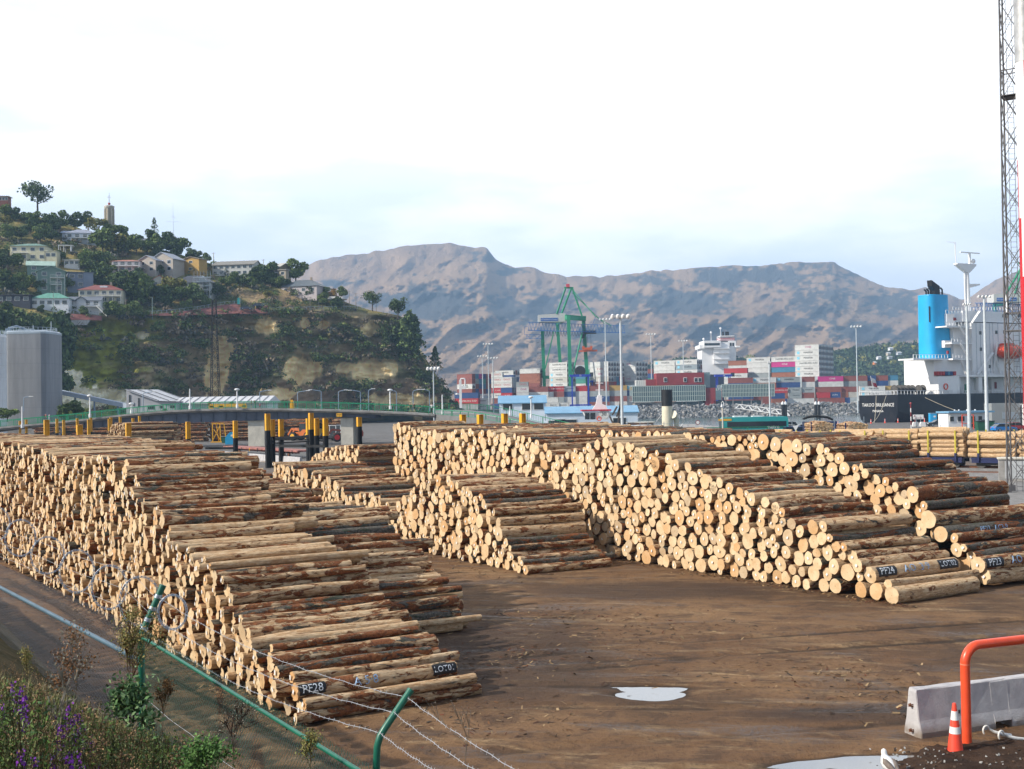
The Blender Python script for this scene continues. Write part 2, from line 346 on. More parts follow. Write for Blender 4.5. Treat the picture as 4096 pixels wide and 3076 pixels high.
# ------------------------------------------------------------------ logs
def barkmat():
    k = NB('pine_bark'); lc = k.attr('lc', 'Vector'); rn = k.attr('rnd'); w = k.math('MULTIPLY', rn, 91.0)
    va = k.mapv(lc, (1.25, 3.6, 3.6)); vb = k.mapv(lc, (3.2, 9, 9)); vf = k.mapv(lc, (2.2, 30, 30))
    n1 = k.noise(va, 1.5, 8, 0.66, w, 1.1); n2 = k.noise(vb, 1.3, 7, 0.66, w, 0.8); n3 = k.noise(vf, 1.0, 4, 0.6, w); n4 = k.noise(lc, 14, 5, 0.7, w)
    pale = k.mix(k.mr(n2, 0.38, 0.62), (0.68, 0.51, 0.32), (0.46, 0.28, 0.145))
    pale = k.mix(k.mr(n3, 0.46, 0.68, 0, 0.6), pale, (0.24, 0.12, 0.055)); pale = k.mix(k.mr(n4, 0.58, 0.68, 0, 0.5), pale, (0.20, 0.115, 0.065))
    pale = k.mix(k.mr(k.noise(k.mapv(lc, (0.7, 1.5, 1.5), (9, 0, 0)), 1.2, 5, 0.6, w), 0.5, 0.7, 0, 0.65), pale, (0.38, 0.30, 0.21))
    red = k.mix(k.mr(n4, 0.35, 0.65), (0.13, 0.048, 0.024), (0.30, 0.115, 0.045))
    out = k.mix(k.mr(n4, 0.35, 0.7), (0.06, 0.056, 0.048), (0.19, 0.17, 0.14))
    out = k.mix(k.mr(k.noise(va, 2.2, 3, 0.5, w), 0.55, 0.62, 0, 0.7), out, (0.05, 0.068, 0.042))
    t1 = k.math('SUBTRACT', 0.635, k.math('MULTIPLY', rn, 0.28)); t2 = k.math('ADD', t1, 0.035)
    t3 = k.math('SUBTRACT', 0.745, k.math('MULTIPLY', rn, 0.31)); t4 = k.math('ADD', t3, 0.02)
    c = k.mix(k.mr(n1, t1, t2), pale, red)
    n5 = k.noise(k.mapv(lc, (0.55, 2.4, 2.4), (4, 4, 4)), 1.6, 8, 0.64, w, 0.9)
    mk = k.mr(n5, t3, t4); c = k.mix(mk, c, out)
    k.col(c); k.rough(0.85); k.b.inputs['Specular IOR Level'].default_value = 0.2
    h = k.math('ADD', k.math('MULTIPLY', n3, 0.6), k.math('ADD', k.math('MULTIPLY', mk, 1.2), k.math('ADD', k.math('MULTIPLY', n4, 0.9), k.mr(n1, t1, t2))))
    k.bump(h, 1.0, 0.03); return k.m
def cutmat():
    k = NB('cut_wood'); lc = k.attr('lc', 'Vector'); rn = k.attr('rnd'); w = k.math('MULTIPLY', rn, 57.0)
    s = k.n('ShaderNodeSeparateXYZ'); k.l(lc, s.inputs[0])
    nz = k.noise(lc, 5, 4, 0.6, w)
    rr = k.math('SQRT', k.math('ADD', k.math('POWER', s.outputs['Y'], 2.0), k.math('POWER', s.outputs['Z'], 2.0)))
    ring = k.math('SINE', k.math('MULTIPLY', k.math('ADD', rr, k.math('MULTIPLY', nz, 0.03)), 330.0))
    c = k.mix(k.mr(k.noise(lc, 2.5, 4, 0.6, w), 0.35, 0.68), (0.73, 0.57, 0.375), (0.60, 0.42, 0.24))
    t = k.n('ShaderNodeTexWhiteNoise', noise_dimensions='1D'); k.l(rn, t.inputs['W'])
    c = k.mix(k.mr(t.outputs['Value'], 0.60, 1.0, 0, 0.75), c, (0.56, 0.30, 0.12))
    c = k.mix(k.mr(t.outputs['Value'], 0.14, 0.04, 0, 0.6), c, (0.33, 0.27, 0.20))
    c = k.mix(k.mr(ring, 0.2, 1.0, 0, 0.22), c, (0.56, 0.35, 0.15))
    c = k.mix(k.mr(rr, 0.028, 0.012, 0, 0.45), c, (0.30, 0.17, 0.08))
    st = k.noise(k.mapv(lc, (1, 22, 2.2), (0, 0, 0), (0.5, 0, 0)), 1.4, 4, 0.6, w)
    c = k.mix(k.mr(st, 0.60, 0.72, 0, 0.35), c, (0.45, 0.28, 0.14))
    k.col(c); k.rough(0.75); k.b.inputs['Specular IOR Level'].default_value = 0.2; k.bump(k.math('ADD', nz, st), 0.25, 0.01); return k.m
MBK, MCT = barkmat(), cutmat()
MTG = paint('white_tag', (0.82, 0.83, 0.84), 0.4, 0.03)
MINK = paint('black_spray_paint', (0.015, 0.016, 0.02), 0.5, 0.2, 9); MSPR = paint('white_spray_paint', (0.75, 0.8, 0.85), 0.6, 0.15, 30); MSPB = paint('pale_blue_spray_paint', (0.28, 0.42, 0.62), 0.6, 0.3, 30)
def loggeo(L, r, rnd, rs, K=12, N=20, taper=0.05, rag=1.0, bend=None):
    """one log along +x; returns V, quads, cap faces, lc"""
    x = np.linspace(0, 1, K + 1); th = np.linspace(0, 2 * math.pi, N, endpoint=False)
    X, TH = np.meshgrid(x * L, th, indexing='ij')
    ph = rs.uniform(0, 6.28, 6); am = rs.uniform(0.2, 1, 6)
    out = 1 + rag * (0.045 * am[0] * np.sin(2 * TH + ph[0]) + 0.035 * am[1] * np.sin(3 * TH + ph[1]) + 0.022 * am[2] * np.sin(5 * TH + ph[2])
                     + 0.03 * np.sin(X * 2.1 + ph[3] + TH) * am[3] + 0.02 * np.sin(X * 4.7 + 2 * TH + ph[4]) * am[4] + rs.normal(0, 0.012, X.shape))
    if rs.rand() < 0.22 * rag:  # butt flare or notch
        out = out * (1 + 0.13 * np.exp(-X / 0.18) * np.maximum(0, np.cos(TH - ph[5])))
    rad = r * (1 + taper * (0.5 - X / L)) * out
    bd = rs.normal(0, 0.032, 2) if bend is None else (bend, 0)
    Y = rad * np.cos(TH) + bd[0] * np.sin(math.pi * X / L); Z = rad * np.sin(TH) + bd[1] * np.sin(math.pi * X / L)
    Xc = X.copy(); t = rs.normal(0, 0.05, 2) * r * 3; edge = rs.normal(0, 0.012, N)
    Xc[0] += Y[0] / r * t[0] * 0.4 + Z[0] / r * t[1] * 0.4 + edge; Xc[-1] += Y[-1] / r * t[1] * 0.3 + edge
    V = np.stack([Xc, Y, Z], 2).reshape(-1, 3); LC = np.stack([X + rnd * 7, rad * np.cos(TH), rad * np.sin(TH)], 2).reshape(-1, 3)
    a = np.arange(K)[:, None] * N; j = np.arange(N)[None, :]; jn = (j + 1) % N
    Q = np.stack([a + j, a + N + j, a + N + jn, a + jn], 2).reshape(-1, 4)
    return V, Q, LC
def logmesh(name, parts):
    """parts: list of (V world/local, Q, LC, rnd, N, tagquad or None). caps as quads fans with a centre vertex (degenerate-free tris written as quads via ring pairs)"""
    Vs, Qs, Ls, Rs, mi, base = [], [], [], [], [], 0; tri = []
    for V, Q, LC, rnd, N in parts:
        n = len(V); Vs.append(V); Qs.append(Q + base); Ls.append(LC); Rs.append(np.full(n, rnd)); mi.append(np.zeros(len(Q), int))
        # cap: duplicate rim verts + centre; quads by pairing two wedges (N even)
        for e, rim in ((0, slice(0, N)), (1, slice(n - N, n))):
            rv = V[rim]; rl = LC[rim]; cb = base + n + e * (N + 1)
            Vs.append(rv); Vs.append(rv.mean(0)[None]); Ls.append(rl); lcn = rl.mean(0); lcn[1:] = 0; Ls.append(lcn[None]); Rs.append(np.full(N + 1, rnd))
            i = np.arange(0, N, 2); q = np.stack([np.full(N // 2, cb + N), cb + (i + 2) % N, cb + i + 1, cb + i], 1)
            if e: q = q[:, ::-1]
            Qs.append(q); mi.append(np.ones(len(q), int))
        base += n + 2 * (N + 1)
    return npmesh(name, np.concatenate(Vs), np.concatenate(Qs), [MBK, MCT], True, {'lc': np.concatenate(Ls), 'rnd': np.concatenate(Rs)}, np.concatenate(mi))
def pack(prof, smin, smax, rm, rsd, rs, seeds=(), rmin=0.1):
    """drop circles of random radius into the cross-section under the crest line"""
    px, pz = zip(*prof); gs = np.arange(smin, smax, 0.025); hp = np.interp(gs, px, pz)
    cls = np.clip(rs.normal(rm, rsd, 40), rmin, rm * 2); cls = np.unique(np.round(cls, 3)); zm = {c: np.full(len(gs), c) for c in cls}; outl = []
    def put(s, z, r):
        outl.append((s, z, r))
        for c in cls:
            dd = (c + r) ** 2 - (gs - s) ** 2; ok = dd > 0
            zz = zm[c]; zz[ok] = np.maximum(zz[ok], z + np.sqrt(dd[ok]))
    for q in seeds: put(*q[:3])
    while True:
        c = cls[rs.randint(len(cls))]; zz = zm[c]; ok = zz + c * 0.75 <= hp
        if not ok.any():
            ok = zm[cls[0]] + cls[0] * 0.75 <= hp
            if not ok.any(): break
            c = cls[0]; zz = zm[c]
        cand = np.where(ok, zz + rs.uniform(0, 0.05, len(gs)), 99); i = int(np.argmin(cand)); put(gs[i], zz[i], c)
    return outl
LOGS = []   # every log of the yard as a record; the largest 300 become objects
def pile(name, A, az_d, az_a, smin, smax, L, rm, rsd, prof, seed, seeds=(), rag=0.15, dark=0.0, skew=1.0, facevis=True, lsd=0.05, near='its near end', t0=0.0):
    rs = np.random.RandomState(seed); d = np.array([math.sin(R(az_d)), math.cos(R(az_d))]); a = np.array([math.sin(R(az_a)), math.cos(R(az_a))]); n = np.array([-a[1], a[0]])
    cs = pack(prof, smin, smax, rm, rsd, rs, seeds); k = 1 / d.dot(n)
    px, pz = zip(*prof)
    for i, (s, z, r) in enumerate(cs):
        sp = seeds[i] if i < len(seeds) else None
        top = (z + 2.6 * r) > np.interp(s, px, pz) and not any(abs(c[0] - s) < 0.6 * r and c[1] > z for c in cs[i + 1:i + 40])
        off = rs.uniform(-rag, rag) + t0; yaw = rs.normal(0, 0.5 if not top else 2.0) * skew; pit = rs.normal(0, 0.25)
        if sp: off = (sp[3] if len(sp) > 3 else 0) + t0; yaw = sp[5] if len(sp) > 5 else rs.normal(0, 0.5); pit = 0
        LL = L * (1 + rs.normal(0, lsd)); rnd = min(0.999, max(0.001, rs.beta(1.3, 1.5) * (1 - dark) + dark * rs.uniform(0.75, 1)))
        if sp and len(sp) > 6: rnd = sp[6]
        p = np.array([A[0], A[1]]) + d * (s * k) + a * off; dist = math.hypot(p[0], p[1])
        LOGS.append(dict(pile=name, s=s, z=z, r=r, p=(p[0], p[1], z), yaw=math.atan2(a[1], a[0]) + R(yaw), pit=R(pit), L=LL, rnd=rnd, top=top, near=near,
                         key=sp[4] if sp and len(sp) > 4 else None, rs=rs.randint(1 << 30), Y=p[1],
                         score=((2.4 * r * r * (1 if facevis else 0.1) + (LL * r * 0.8 if top else 0)) * 1e3 / dist ** 2)))
def _sz(lst, A, az, k=1.0):
    d = (math.sin(R(az)), math.cos(R(az)))
    return [(s * k, z) for s, z in (onplane(u, v, A, d) for u, v in lst)]
def seedpx(A, az_d, az_a, lst):
    d = np.array([math.sin(R(az_d)), math.cos(R(az_d))]); a = np.array([math.sin(R(az_a)), math.cos(R(az_a))]); n = np.array([-a[1], a[0]]); kk = d.dot(n); o = []
    for (u, v, r, *rest) in lst:
        s, z = onplane(u, v, A, d); o.append((s * kk, max(z, r), r, *rest))
    return o
A1 = (-4.85, 24.87)
pile('left', A1, -33.3, 59, -0.75, 52, 3.85, 0.168, 0.034,
     [(-0.75, 0.45), (0, 1.0), (1.8, 1.45), (3.4, 1.8), (4.2, 2.75), (7.9, 3.05), (8.9, 3.7), (10.9, 4.1), (12.4, 4.95), (14.5, 5.1), (20, 4.9), (27, 5.2), (52, 5.3)], 11,
     seeds=[(-0.42, 0.2, 0.2, 0.1, None, 0.0, 0.93), (-0.28, 0.56, 0.185, 0.05, 'PF28', 0.5, 0.5), (0.02, 0.19, 0.19, 0.0), (0.1, 0.58, 0.2, -0.25)], rag=0.17, skew=1.1)
a59 = (math.sin(R(59)), math.cos(R(59)))
A2 = (A1[0] + a59[0] * 4.1, A1[1] + a59[1] * 4.1)
pile('second left', A2, -33.3, 59, 5.9, 48, 3.85, 0.160, 0.035,
     [(5.9, 0.4), (6.3, 1.0), (8.0, 1.6), (9.5, 2.4), (11.3, 3.15), (14, 3.1), (16, 3.2), (17.5, 3.5), (21, 3.75), (23, 4.05), (27, 4.15), (29, 4.3), (30.5, 5.0), (48, 5.1)], 12, rag=0.22, facevis=False)
A3 = (11.9, 37.08)
pile('right', A3, -33.4, 61, -0.3, 33.5, 3.95, 0.225, 0.045,
     [(-0.3, 0.5), (0.3, 0.7), (0.9, 1.25), (2.5, 2.0), (2.8, 2.45), (4, 2.35), (5.2, 2.9), (6.7, 3.5), (8.4, 3.7), (10, 4.3), (12.6, 4.75), (14.4, 5.05), (17, 4.5), (18, 4.1), (19, 4.7), (21.6, 5.15), (26, 5.3), (29.7, 5.2), (33.5, 5.6)], 21,
     seeds=[(0.0, 0.26, 0.26, -0.1, 'bottom', 1.5, 0.2)] + seedpx(A3, -33.4, 61, [(3508, 2365, 0.28, -0.05), (3443, 2360, 0.27, 0.0), (3341, 2345, 0.26, 0.0), (3480, 2300, 0.265, 0.0, 'PF24', 1.0, 0.12), (3389, 2290, 0.28, 0.0)]), rag=0.13)
A4 = (0.37, 44.86)
pile('middle', A4, -31.5, 60, -0.2, 27.5, 3.95, 0.205, 0.045,
     [(-0.2, 0.45), (0.8, 0.7), (1.5, 1.2), (2.4, 2.3), (3.1, 2.9), (4.5, 3.1), (5.8, 3.45), (6.6, 3.5), (8.0, 3.2), (9.6, 2.7), (11.7, 1.8), (13.4, 2.4), (17, 2.1), (18.4, 2.8), (21.7, 3.1), (27.5, 3.4)], 31, rag=0.15, dark=0.12)
A7 = (15.6, 40.1)
pile('far right', A7, -33.4, 60, -0.5, 34, 4.6, 0.25, 0.055,
     [(-0.5, 0.55), (-0.3, 0.9), (0.1, 1.4), (1.2, 1.95), (1.6, 2.5), (1.9, 2.95), (2.4, 3.3), (3.4, 3.5), (4.1, 3.8), (5.2, 4.25), (6.9, 4.8), (8.1, 5.0), (34, 5.3)], 41,
     seeds=seedpx(A7, -33.4, 60, [(3938, 2307, 0.27, 0.0, None, 0, 0.3), (3919, 2259, 0.27, -0.1, 'PF23A', 0.6, 0.45), (3770, 2136, 0.27, -0.1, 'PF23B', 0.3, 0.99)]), rag=0.2, dark=0.62, lsd=0.06)
A8 = (20.0, 43.3)
pile('back right', A8, -33.4, 60, 9.5, 34, 3.9, 0.24, 0.04, [(9.5, 3.2), (12, 4.6), (34, 5.3)], 44, rag=0.2, facevis=False)
# low stack by the marker posts
A9 = (-11.6, 88.0)
pile('low', A9, -33, 60, 0, 9, 4.2, 0.22, 0.05, [(0, 3.6), (3, 3.5), (6, 3.3), (9, 2.4)], 51, rag=0.25)
A10 = tuple(P(505, 1700, 150))[:2]
pile('roadside', A10, -33, 62, -0.3, 9.5, 6.2, 0.17, 0.03, [(-0.3, 3.2), (0.5, 4.9), (6, 4.9), (9.5, 2.5)], 61, rag=0.4)
A12 = tuple(P(3968, 1630, 285))[:2]
pile('wharf', A12, 20, 100, 0, 8, 6, 0.2, 0.03, [(0, 3.4), (8, 3.9)], 81, rag=0.4)
A11 = tuple(P(1390, 1760, 250))[:2]
for i_ in range(13): pile('bridge', (A11[0] - 1 - 5.0 * i_, 236 + (i_ % 3) * 0.8), 0, 90, 0, 1.6, 4.6, 0.24, 0.05, [(0, 3.9 + 0.5 * math.sin(i_ * 2.1)), (1.6, 4.2)], 71 + i_, rag=0.3, dark=0.75)
LOGS.sort(key=lambda q: -q['score'])
keyed = [q for q in LOGS if q['key']]; rest = [q for q in LOGS if not q['key']]
indiv = keyed + rest[:300 - len(keyed)]; stuff = rest[300 - len(keyed):]
def place(V, q):
    c, s = math.cos(q['yaw']), math.sin(q['yaw']); cp_, sp_ = math.cos(q['pit']), math.sin(q['pit'])
    x = V[:, 0] * cp_ - V[:, 2] * sp_; z = V[:, 0] * sp_ + V[:, 2] * cp_
    return np.stack([q['p'][0] + x * c - V[:, 1] * s, q['p'][1] + x * s + V[:, 1] * c, q['p'][2] + z], 1)
parts = []; tagb = MB()
for q in stuff:
    rs = np.random.RandomState(q['rs']); far = q['Y'] > 45
    N, K = (8, 3) if q['Y'] > 100 else ((12, 5) if far else (14, 7))
    V, Q, LC = loggeo(q['L'], q['r'] * 0.95, q['rnd'], rs, K, N); parts.append((place(V, q), Q, LC, q['rnd'], N))
    q['front'] = V[:N, 0].min()
    if rs.rand() < 0.55 and q['Y'] < 75:
        a = rs.uniform(-0.7, 0.7); w, h = 0.033, 0.045; x0 = q['front'] - 0.006; c, s = math.cos(a), math.sin(a)
        pv = np.array([(x0, y * c - z * s, y * s + z * c) for y, z in ((-w, -h), (w, -h), (w, h), (-w, h))]); tagb.add([tuple(t) for t in place(pv, q)], [(0, 1, 2, 3)])
o = link('pine_logs', logmesh('pine_logs', parts)); o['kind'] = 'stuff'; o['label'] = 'hundreds of more distant pine logs filling the log stacks'
tg = tagb.to('paper_tags', MTG, o); tg['kind'] = 'stuff'
# courses and order for the labels
cnt = {}
for q in sorted(indiv + stuff, key=lambda q: q['s']):
    q['course'] = 1 + int(max(0, q['z'] - 0.12) / (2 * {'left': 0.150, 'right': 0.225}.get(q['pile'], 0.22) * 0.93)); kk = (q['pile'], q['course']); cnt[kk] = cnt.get(kk, 0) + 1; q['ordn'] = cnt[kk]
PN = {'left': 'big left', 'second left': 'second left', 'right': 'long right', 'middle': 'middle', 'far right': 'dark-barked far', 'back right': 'rearmost', 'low': 'low', 'roadside': 'roadside', 'bridge': 'underbridge', 'wharf': 'wharf'}
seen = set()
for q in indiv:
    rs = np.random.RandomState(q['rs']); N = 24 if q['Y'] < 45 else 18
    key = q['key']; rag_ = 0.25 if key and key != 'bottom' else 1.0
    V, Q, LC = loggeo(q['L'], q['r'] * (1 if key else 0.95), q['rnd'], rs, 14 if q['top'] else 8, N, rag=rag_, bend=0.0 if key else None)
    me = logmesh('pine_log', [(V, Q, LC, q['rnd'], N)]); o = link('pine_log', me); o.location = q['p']; o.rotation_euler = Euler((0, -q['pit'], q['yaw']))
    ad = 'pale peeled' if q['rnd'] < 0.35 else ('patchy brown' if q['rnd'] < 0.7 else 'dark-barked')
    lb = f"{ad} log, {ordw(q['course'])} course of the {PN[q['pile']]} stack, {ordw(q['ordn'])} from its near end"
    if key: lb = {'PF28': 'foreground log spray-painted with a 28 code, a lot number and white letters', 'PF24': 'pale log spray-painted with a 24 code and lot number above the mud',
                  'PF23A': 'log spray-painted with a 23 code at the foot of the dark-barked stack', 'PF23B': 'dark rough-barked log with a faint sprayed 23 code', 'bottom': 'pale log lying lowest at the near foot of the long right stack'}[key]
    tag(o, lb, 'log', 'cut pine logs stacked in the port yard')
    q['obj'] = o
    fr_ = V[:N, 0]; ce = V[:N].mean(0)
    if rs.rand() < 0.62 and q['Y'] < 60 and key != 'bottom':
        a = rs.uniform(-0.8, 0.8); w, h = (0.035, 0.05) if q['pile'] != 'right' else (0.04, 0.04); c, s = math.cos(a), math.sin(a); bb = MB()
        x0 = float(fr_.min()) - 0.008; bb.box((x0, ce[1], ce[2]), (0.006, 2 * w, 2 * h), rot=Matrix.Rotation(a, 3, 'X')); bb.to('paper_tag', MTG, o)
    if key in ('PF28', 'PF24', 'PF23A', 'PF23B'):
        r = q['r'] * 1.045; L = q['L']
        # direction on the log side that faces the camera, in log-local angle
        cl = Vector((-q['p'][0], -q['p'][1], H - q['p'][2])); cl.rotate(Euler((0, 0, -q['yaw']))); th0 = math.atan2(cl.z, cl.y); th0 += R(14 if key == 'PF24' else 5) * (-1 if cl.y < 0 else 1) * 1.0
        sg = 1 if cl.y < 0 else -1
        def wrap(bb, txt, x, size, lift=0.014, dy=0.0):
            vs, fs = textgeo(txt, size); pts = []
            for px_, py_ in vs:
                tt = th0 - sg * (py_ + dy) / r; pts.append((x + px_ * sg * 1.0, (r + lift) * math.cos(tt), (r + lift) * math.sin(tt)))
            bb.add(pts, fs)
        def patch(bb, x0, x1, hh, lift=0.008):
            n = 6; pts = [(x0 + (x1 - x0) * i / 4 + (0.012 * math.sin(j * 5 + i) if i in (0, 4) else 0), (r + lift) * math.cos(th0 + t), (r + lift) * math.sin(th0 + t)) for i in range(5) for j, t in enumerate(np.linspace(-hh / r, hh / r, n))]
            bb.add(pts, [(i * n + j, (i + 1) * n + j, (i + 1) * n + j + 1, i * n + j + 1) for i in range(4) for j in range(n - 1)], True)
        bp = MB(); bw = MB(); bl = MB()
        if key == 'PF28':
            patch(bp, 0.03, 0.62, 0.12); patch(bp, L - 0.62, L - 0.03, 0.12); wrap(bw, 'PF28', 0.33, 0.24); wrap(bw, 'LOT01', L - 0.33, 0.18); wrap(bl, 'A 5·8', 1.55, 0.26)
        elif key == 'PF24':
            patch(bp, 0.1, 0.95, 0.17); patch(bp, L - 1.0, L - 0.08, 0.17); wrap(bw, 'PF24', 0.52, 0.32); wrap(bw, 'LOT02', L - 0.55, 0.26); wrap(bl, 'AO  3·9', 1.9, 0.36)
        elif key == 'PF23A':
            patch(bp, 0.1, 1.0, 0.17); wrap(bw, 'PF23', 0.55, 0.33); wrap(bl, 'AO  39', 2.0, 0.38)
        else: wrap(bl, 'PF23   AC3-9', 2.5, 0.27)
        for w_, nm, mm in ((bp, 'paint_patch', MINK), (bw, 'lettering', MSPR), (bl, 'faint_lettering', MSPB)):
            for h_ in (0, 1):   # the near and the far piece are parts of their own
                fs_ = [f for f in w_.f if (sum(w_.v[i][0] for i in f) / len(f) > L / 2) == bool(h_)]
                if nm == 'faint_lettering': fs_ = [] if h_ else w_.f
                if not fs_: continue
                q_ = MB(); ids = sorted({i for f in fs_ for i in f}); mp_ = {a: b for b, a in enumerate(ids)}
                q_.add([w_.v[i] for i in ids], [tuple(mp_[i] for i in f) for f in fs_]); q_.to(nm, mm, o)

# crayon codes written on some cut ends
def crayon(u, v, l1, l2):
    c = [q for q in indiv if q['pile'] in ('right', 'middle') and 'used' not in q]
    q = min(c, key=lambda q: (proj(q['p'])[0] - u) ** 2 + (proj(q['p'])[1] - v) ** 2); q['used'] = 1; o = q['obj']
    b = MB(); x0 = -0.09; r = q['r']
    for i, t in enumerate((l1, l2)):
        if t: letters(b, t, r * 0.62, (x0, 0, r * (0.3 - 0.6 * i)), (0, -1, 0), (0, 0, 1))
    b.to('lettering', MINK, o)
for a_ in [(3081, 2066, '1169', 'PF24'), (2800, 2035, 'PF24', '7785'), (2515, 2030, '201', 'PF24'), (2805, 2170, 'PF24', '39'), (2538, 1812, 'PF24', '3472'), (2930, 2300, '1674', 'PF24'), (1835, 1965, 'PF25', ''), (1780, 2100, 'PF25', '')]: crayon(*a_)
# ------------------------------------------------------------------ scatter of small leaf templates
def foliage(name, cols=None, rough=0.75, transl=0.25):
    k = NB(name); a = k.n('ShaderNodeAttribute'); a.attribute_name = 'colr'; c = k.mix(k.mr(k.noise(k.obj(), 0.35, 3), 0.3, 0.7, 0, 0.22), a.outputs['Color'], (0.03, 0.035, 0.015))
    k.col(c); k.rough(rough); k.b.inputs['Specular IOR Level'].default_value = 0.12; return k.m
MF = foliage('foliage')
def leafs(rs, pts, size, up=0.3, asp=0.5):
    """one quad per point, random orientation -> V (4n,3)"""
    n = len(pts); a = rs.normal(size=(n, 3)); a[:, 2] += up; a /= np.linalg.norm(a, axis=1)[:, None]; b = rs.normal(size=(n, 3)); b -= a * (a * b).sum(1)[:, None]; b /= np.linalg.norm(b, axis=1)[:, None]
    s = size * rs.uniform(0.6, 1.4, (n, 1)); p = np.asarray(pts)
    return np.stack([p - a * s, p - b * s * asp, p + a * s, p + b * s * asp], 1).reshape(-1, 3)
def sticks(segs, w):
    """list of (p,q) -> crossed thin quads"""
    V = []
    for p, q in segs:
        p = np.array(p, float); q = np.array(q, float); d = q - p; x = np.cross(d, (0.3, 0.5, 0.8)); x /= np.linalg.norm(x) + 1e-9; y = np.cross(d, x); y /= np.linalg.norm(y) + 1e-9
        for e in (x, y): V += [p - e * w, p + e * w, q + e * w * 0.6, q - e * w * 0.6]
    return np.array(V)
def colored(V, cols, rs, var=0.25, per=4):
    n = len(V) // per; c = np.asarray(cols, float)[rs.randint(len(cols), size=n)] * rs.uniform(1 - var, 1 + var, (n, 1)); return np.repeat(c, per, 0)
def merge(parts): return np.concatenate([p[0] for p in parts]), np.concatenate([p[1] for p in parts])
def scatter(name, temps, places, mat=None, tint=0.15, seed=0, kind='stuff', label=None, parent=None):
    rs = np.random.RandomState(seed); Vs, Cs = [], []
    for (x, y, z, s, ti) in places:
        V, Cc = temps[ti]; a = rs.uniform(0, 6.283); c, sn = math.cos(a), math.sin(a); lx, ly = rs.normal(0, 0.08, 2)
        Q = np.stack([(V[:, 0] * c - V[:, 1] * sn) + V[:, 2] * lx, (V[:, 0] * sn + V[:, 1] * c) + V[:, 2] * ly, V[:, 2]], 1) * s + (x, y, z); Vs.append(Q); Cs.append(Cc * rs.uniform(1 - tint, 1 + tint))
    V = np.concatenate(Vs); Cc = np.concatenate(Cs); me = npmesh(name, V, np.arange(len(V)).reshape(-1, 4), mat or MF, False, {'colr': Cc}); o = link(name, me, parent)
    if kind: o['kind'] = kind
    if label: o['label'] = label
    return o
# ------------------------------------------------------------------ the bank and the boundary fence
Y1, Y2 = 18.0, 10.84
pA = P(566, 2640, Y1); pB = P(1508, 3000, Y2)
fd = Vector((pB.x - pA.x, pB.y - pA.y, 0)); fL = fd.length; fd.normalize()      # towards the camera side
fn = Vector((fd.y, -fd.x, 0));  fn = fn if fn.dot(Vector((-pA.x, -pA.y, 0))) > 0 else -fn   # towards the camera
pdist = Vector((-pA.x, -pA.y, 0)).dot(fn)
ld = Vector((-11.35 - pA.x, 25.9 - pA.y, 0)).normalized(); lnn = Vector((ld.y, -ld.x, 0)); lnn = lnn if lnn.dot(Vector((-pA.x, -pA.y, 0))) > 0 else -lnn
def bankz(p):
    t = np.clip(p / 5.2, 0, 1); z = 1.15 + 3.6 * t; return np.where(p < 0, np.maximum(-0.15, 1.15 + p * 1.15), z)
def bk(I, J):
    s = -26 + I * 0.35; p = -1.4 + J * 0.14
    X = pA.x + fd.x * s + fn.x * p; Y = pA.y + fd.y * s + fn.y * p
    z = bankz(p) + 0.22 * (fbm(X * 1.1, Y * 1.1, 4, 21) - 0.5) - np.where(J == 0, 0.3, 0)
    return np.stack([X, Y, z], 1), {}
def soil(name, ca, cb, cc_):
    k = NB(name); o = k.n('ShaderNodeNewGeometry').outputs['Position']; a = k.noise(o, 1.6, 6, 0.7); f = k.noise(o, 14, 5, 0.75)
    c = k.mix(k.mr(a, 0.35, 0.65), ca, cb); c = k.mix(k.mr(f, 0.45, 0.75, 0, 0.7), c, cc_); k.col(c); k.rough(0.95); k.b.inputs['Specular IOR Level'].default_value = 0.1; k.bump(k.math('ADD', a, f), 0.8, 0.05); return k.m
struct(link('bank', gridmesh('bank', 130, 62, bk, soil('bank_soil', (0.055, 0.05, 0.022), (0.12, 0.09, 0.045), (0.03, 0.025, 0.015)))), 'weedy earth bank on the near side of the boundary fence')
MGP = paint('green_powder_coat', (0.012, 0.13, 0.085), 0.35, 0.12, 6, spec=0.5); MGA = paint('galvanised', (0.36, 0.42, 0.48), 0.4, 0.18, 8, metal=0.5); MGD = paint('green_wire', (0.02, 0.10, 0.075), 0.5, 0.1)
MGW = paint('galvanised_wire', (0.42, 0.44, 0.48), 0.45, 0.15, 20, metal=0.3); MGM = paint('dull_wire', (0.16, 0.18, 0.21), 0.6, 0.15, 20)
fence = T('boundary_fence', 'chain-link boundary fence with green pipe posts and rail along the bank', 'fence', (pA.x, pA.y, 1.1))
fo = Vector(fence.location)
def at(s, z, left=False, q=0.0):
    d = ld if left else fd; n = lnn if left else fn; return Vector((pA.x + d.x * s - n.x * q, pA.y + d.y * s - n.y * q, z))
def chain(s0, s1, z0, z1, left, mat, name, r):
    b = MB(fo); h = z1 - z0; st = 0.071; n = int((s1 - s0 + h) / st)
    for i in range(n):
        for sg in (0, 1):
            a = s0 - h + i * st; e = a + h; za, zb = (z0, z1) if not sg else (z1, z0)
            # clip to the panel
            ta = max(0, (s0 - a) / h); tb = min(1, (s1 - a) / h)
            if tb <= ta: continue
            b.tube(at(a + h * ta, za + (zb - za) * ta, left, 0.012 * sg), at(a + h * tb, za + (zb - za) * tb, left, 0.012 * (1 - sg)), r, 3, cap=False)
            top = tb if not sg else ta
            if (top == 1 and not sg) or (top == 0 and sg):   # twisted barbs over the top
                p = at(a + h * top, z1, left); b.tube(p, p + Vector((ld if left else fd)) * (0.018 if i % 2 else -0.018) + Vector((0, 0, 0.035)), r, 3, cap=False)
    b.to(name, mat, fence)
chain(0, fL + 1.2, 1.25, 3.14, False, MGD, 'wire_mesh', 0.0021)
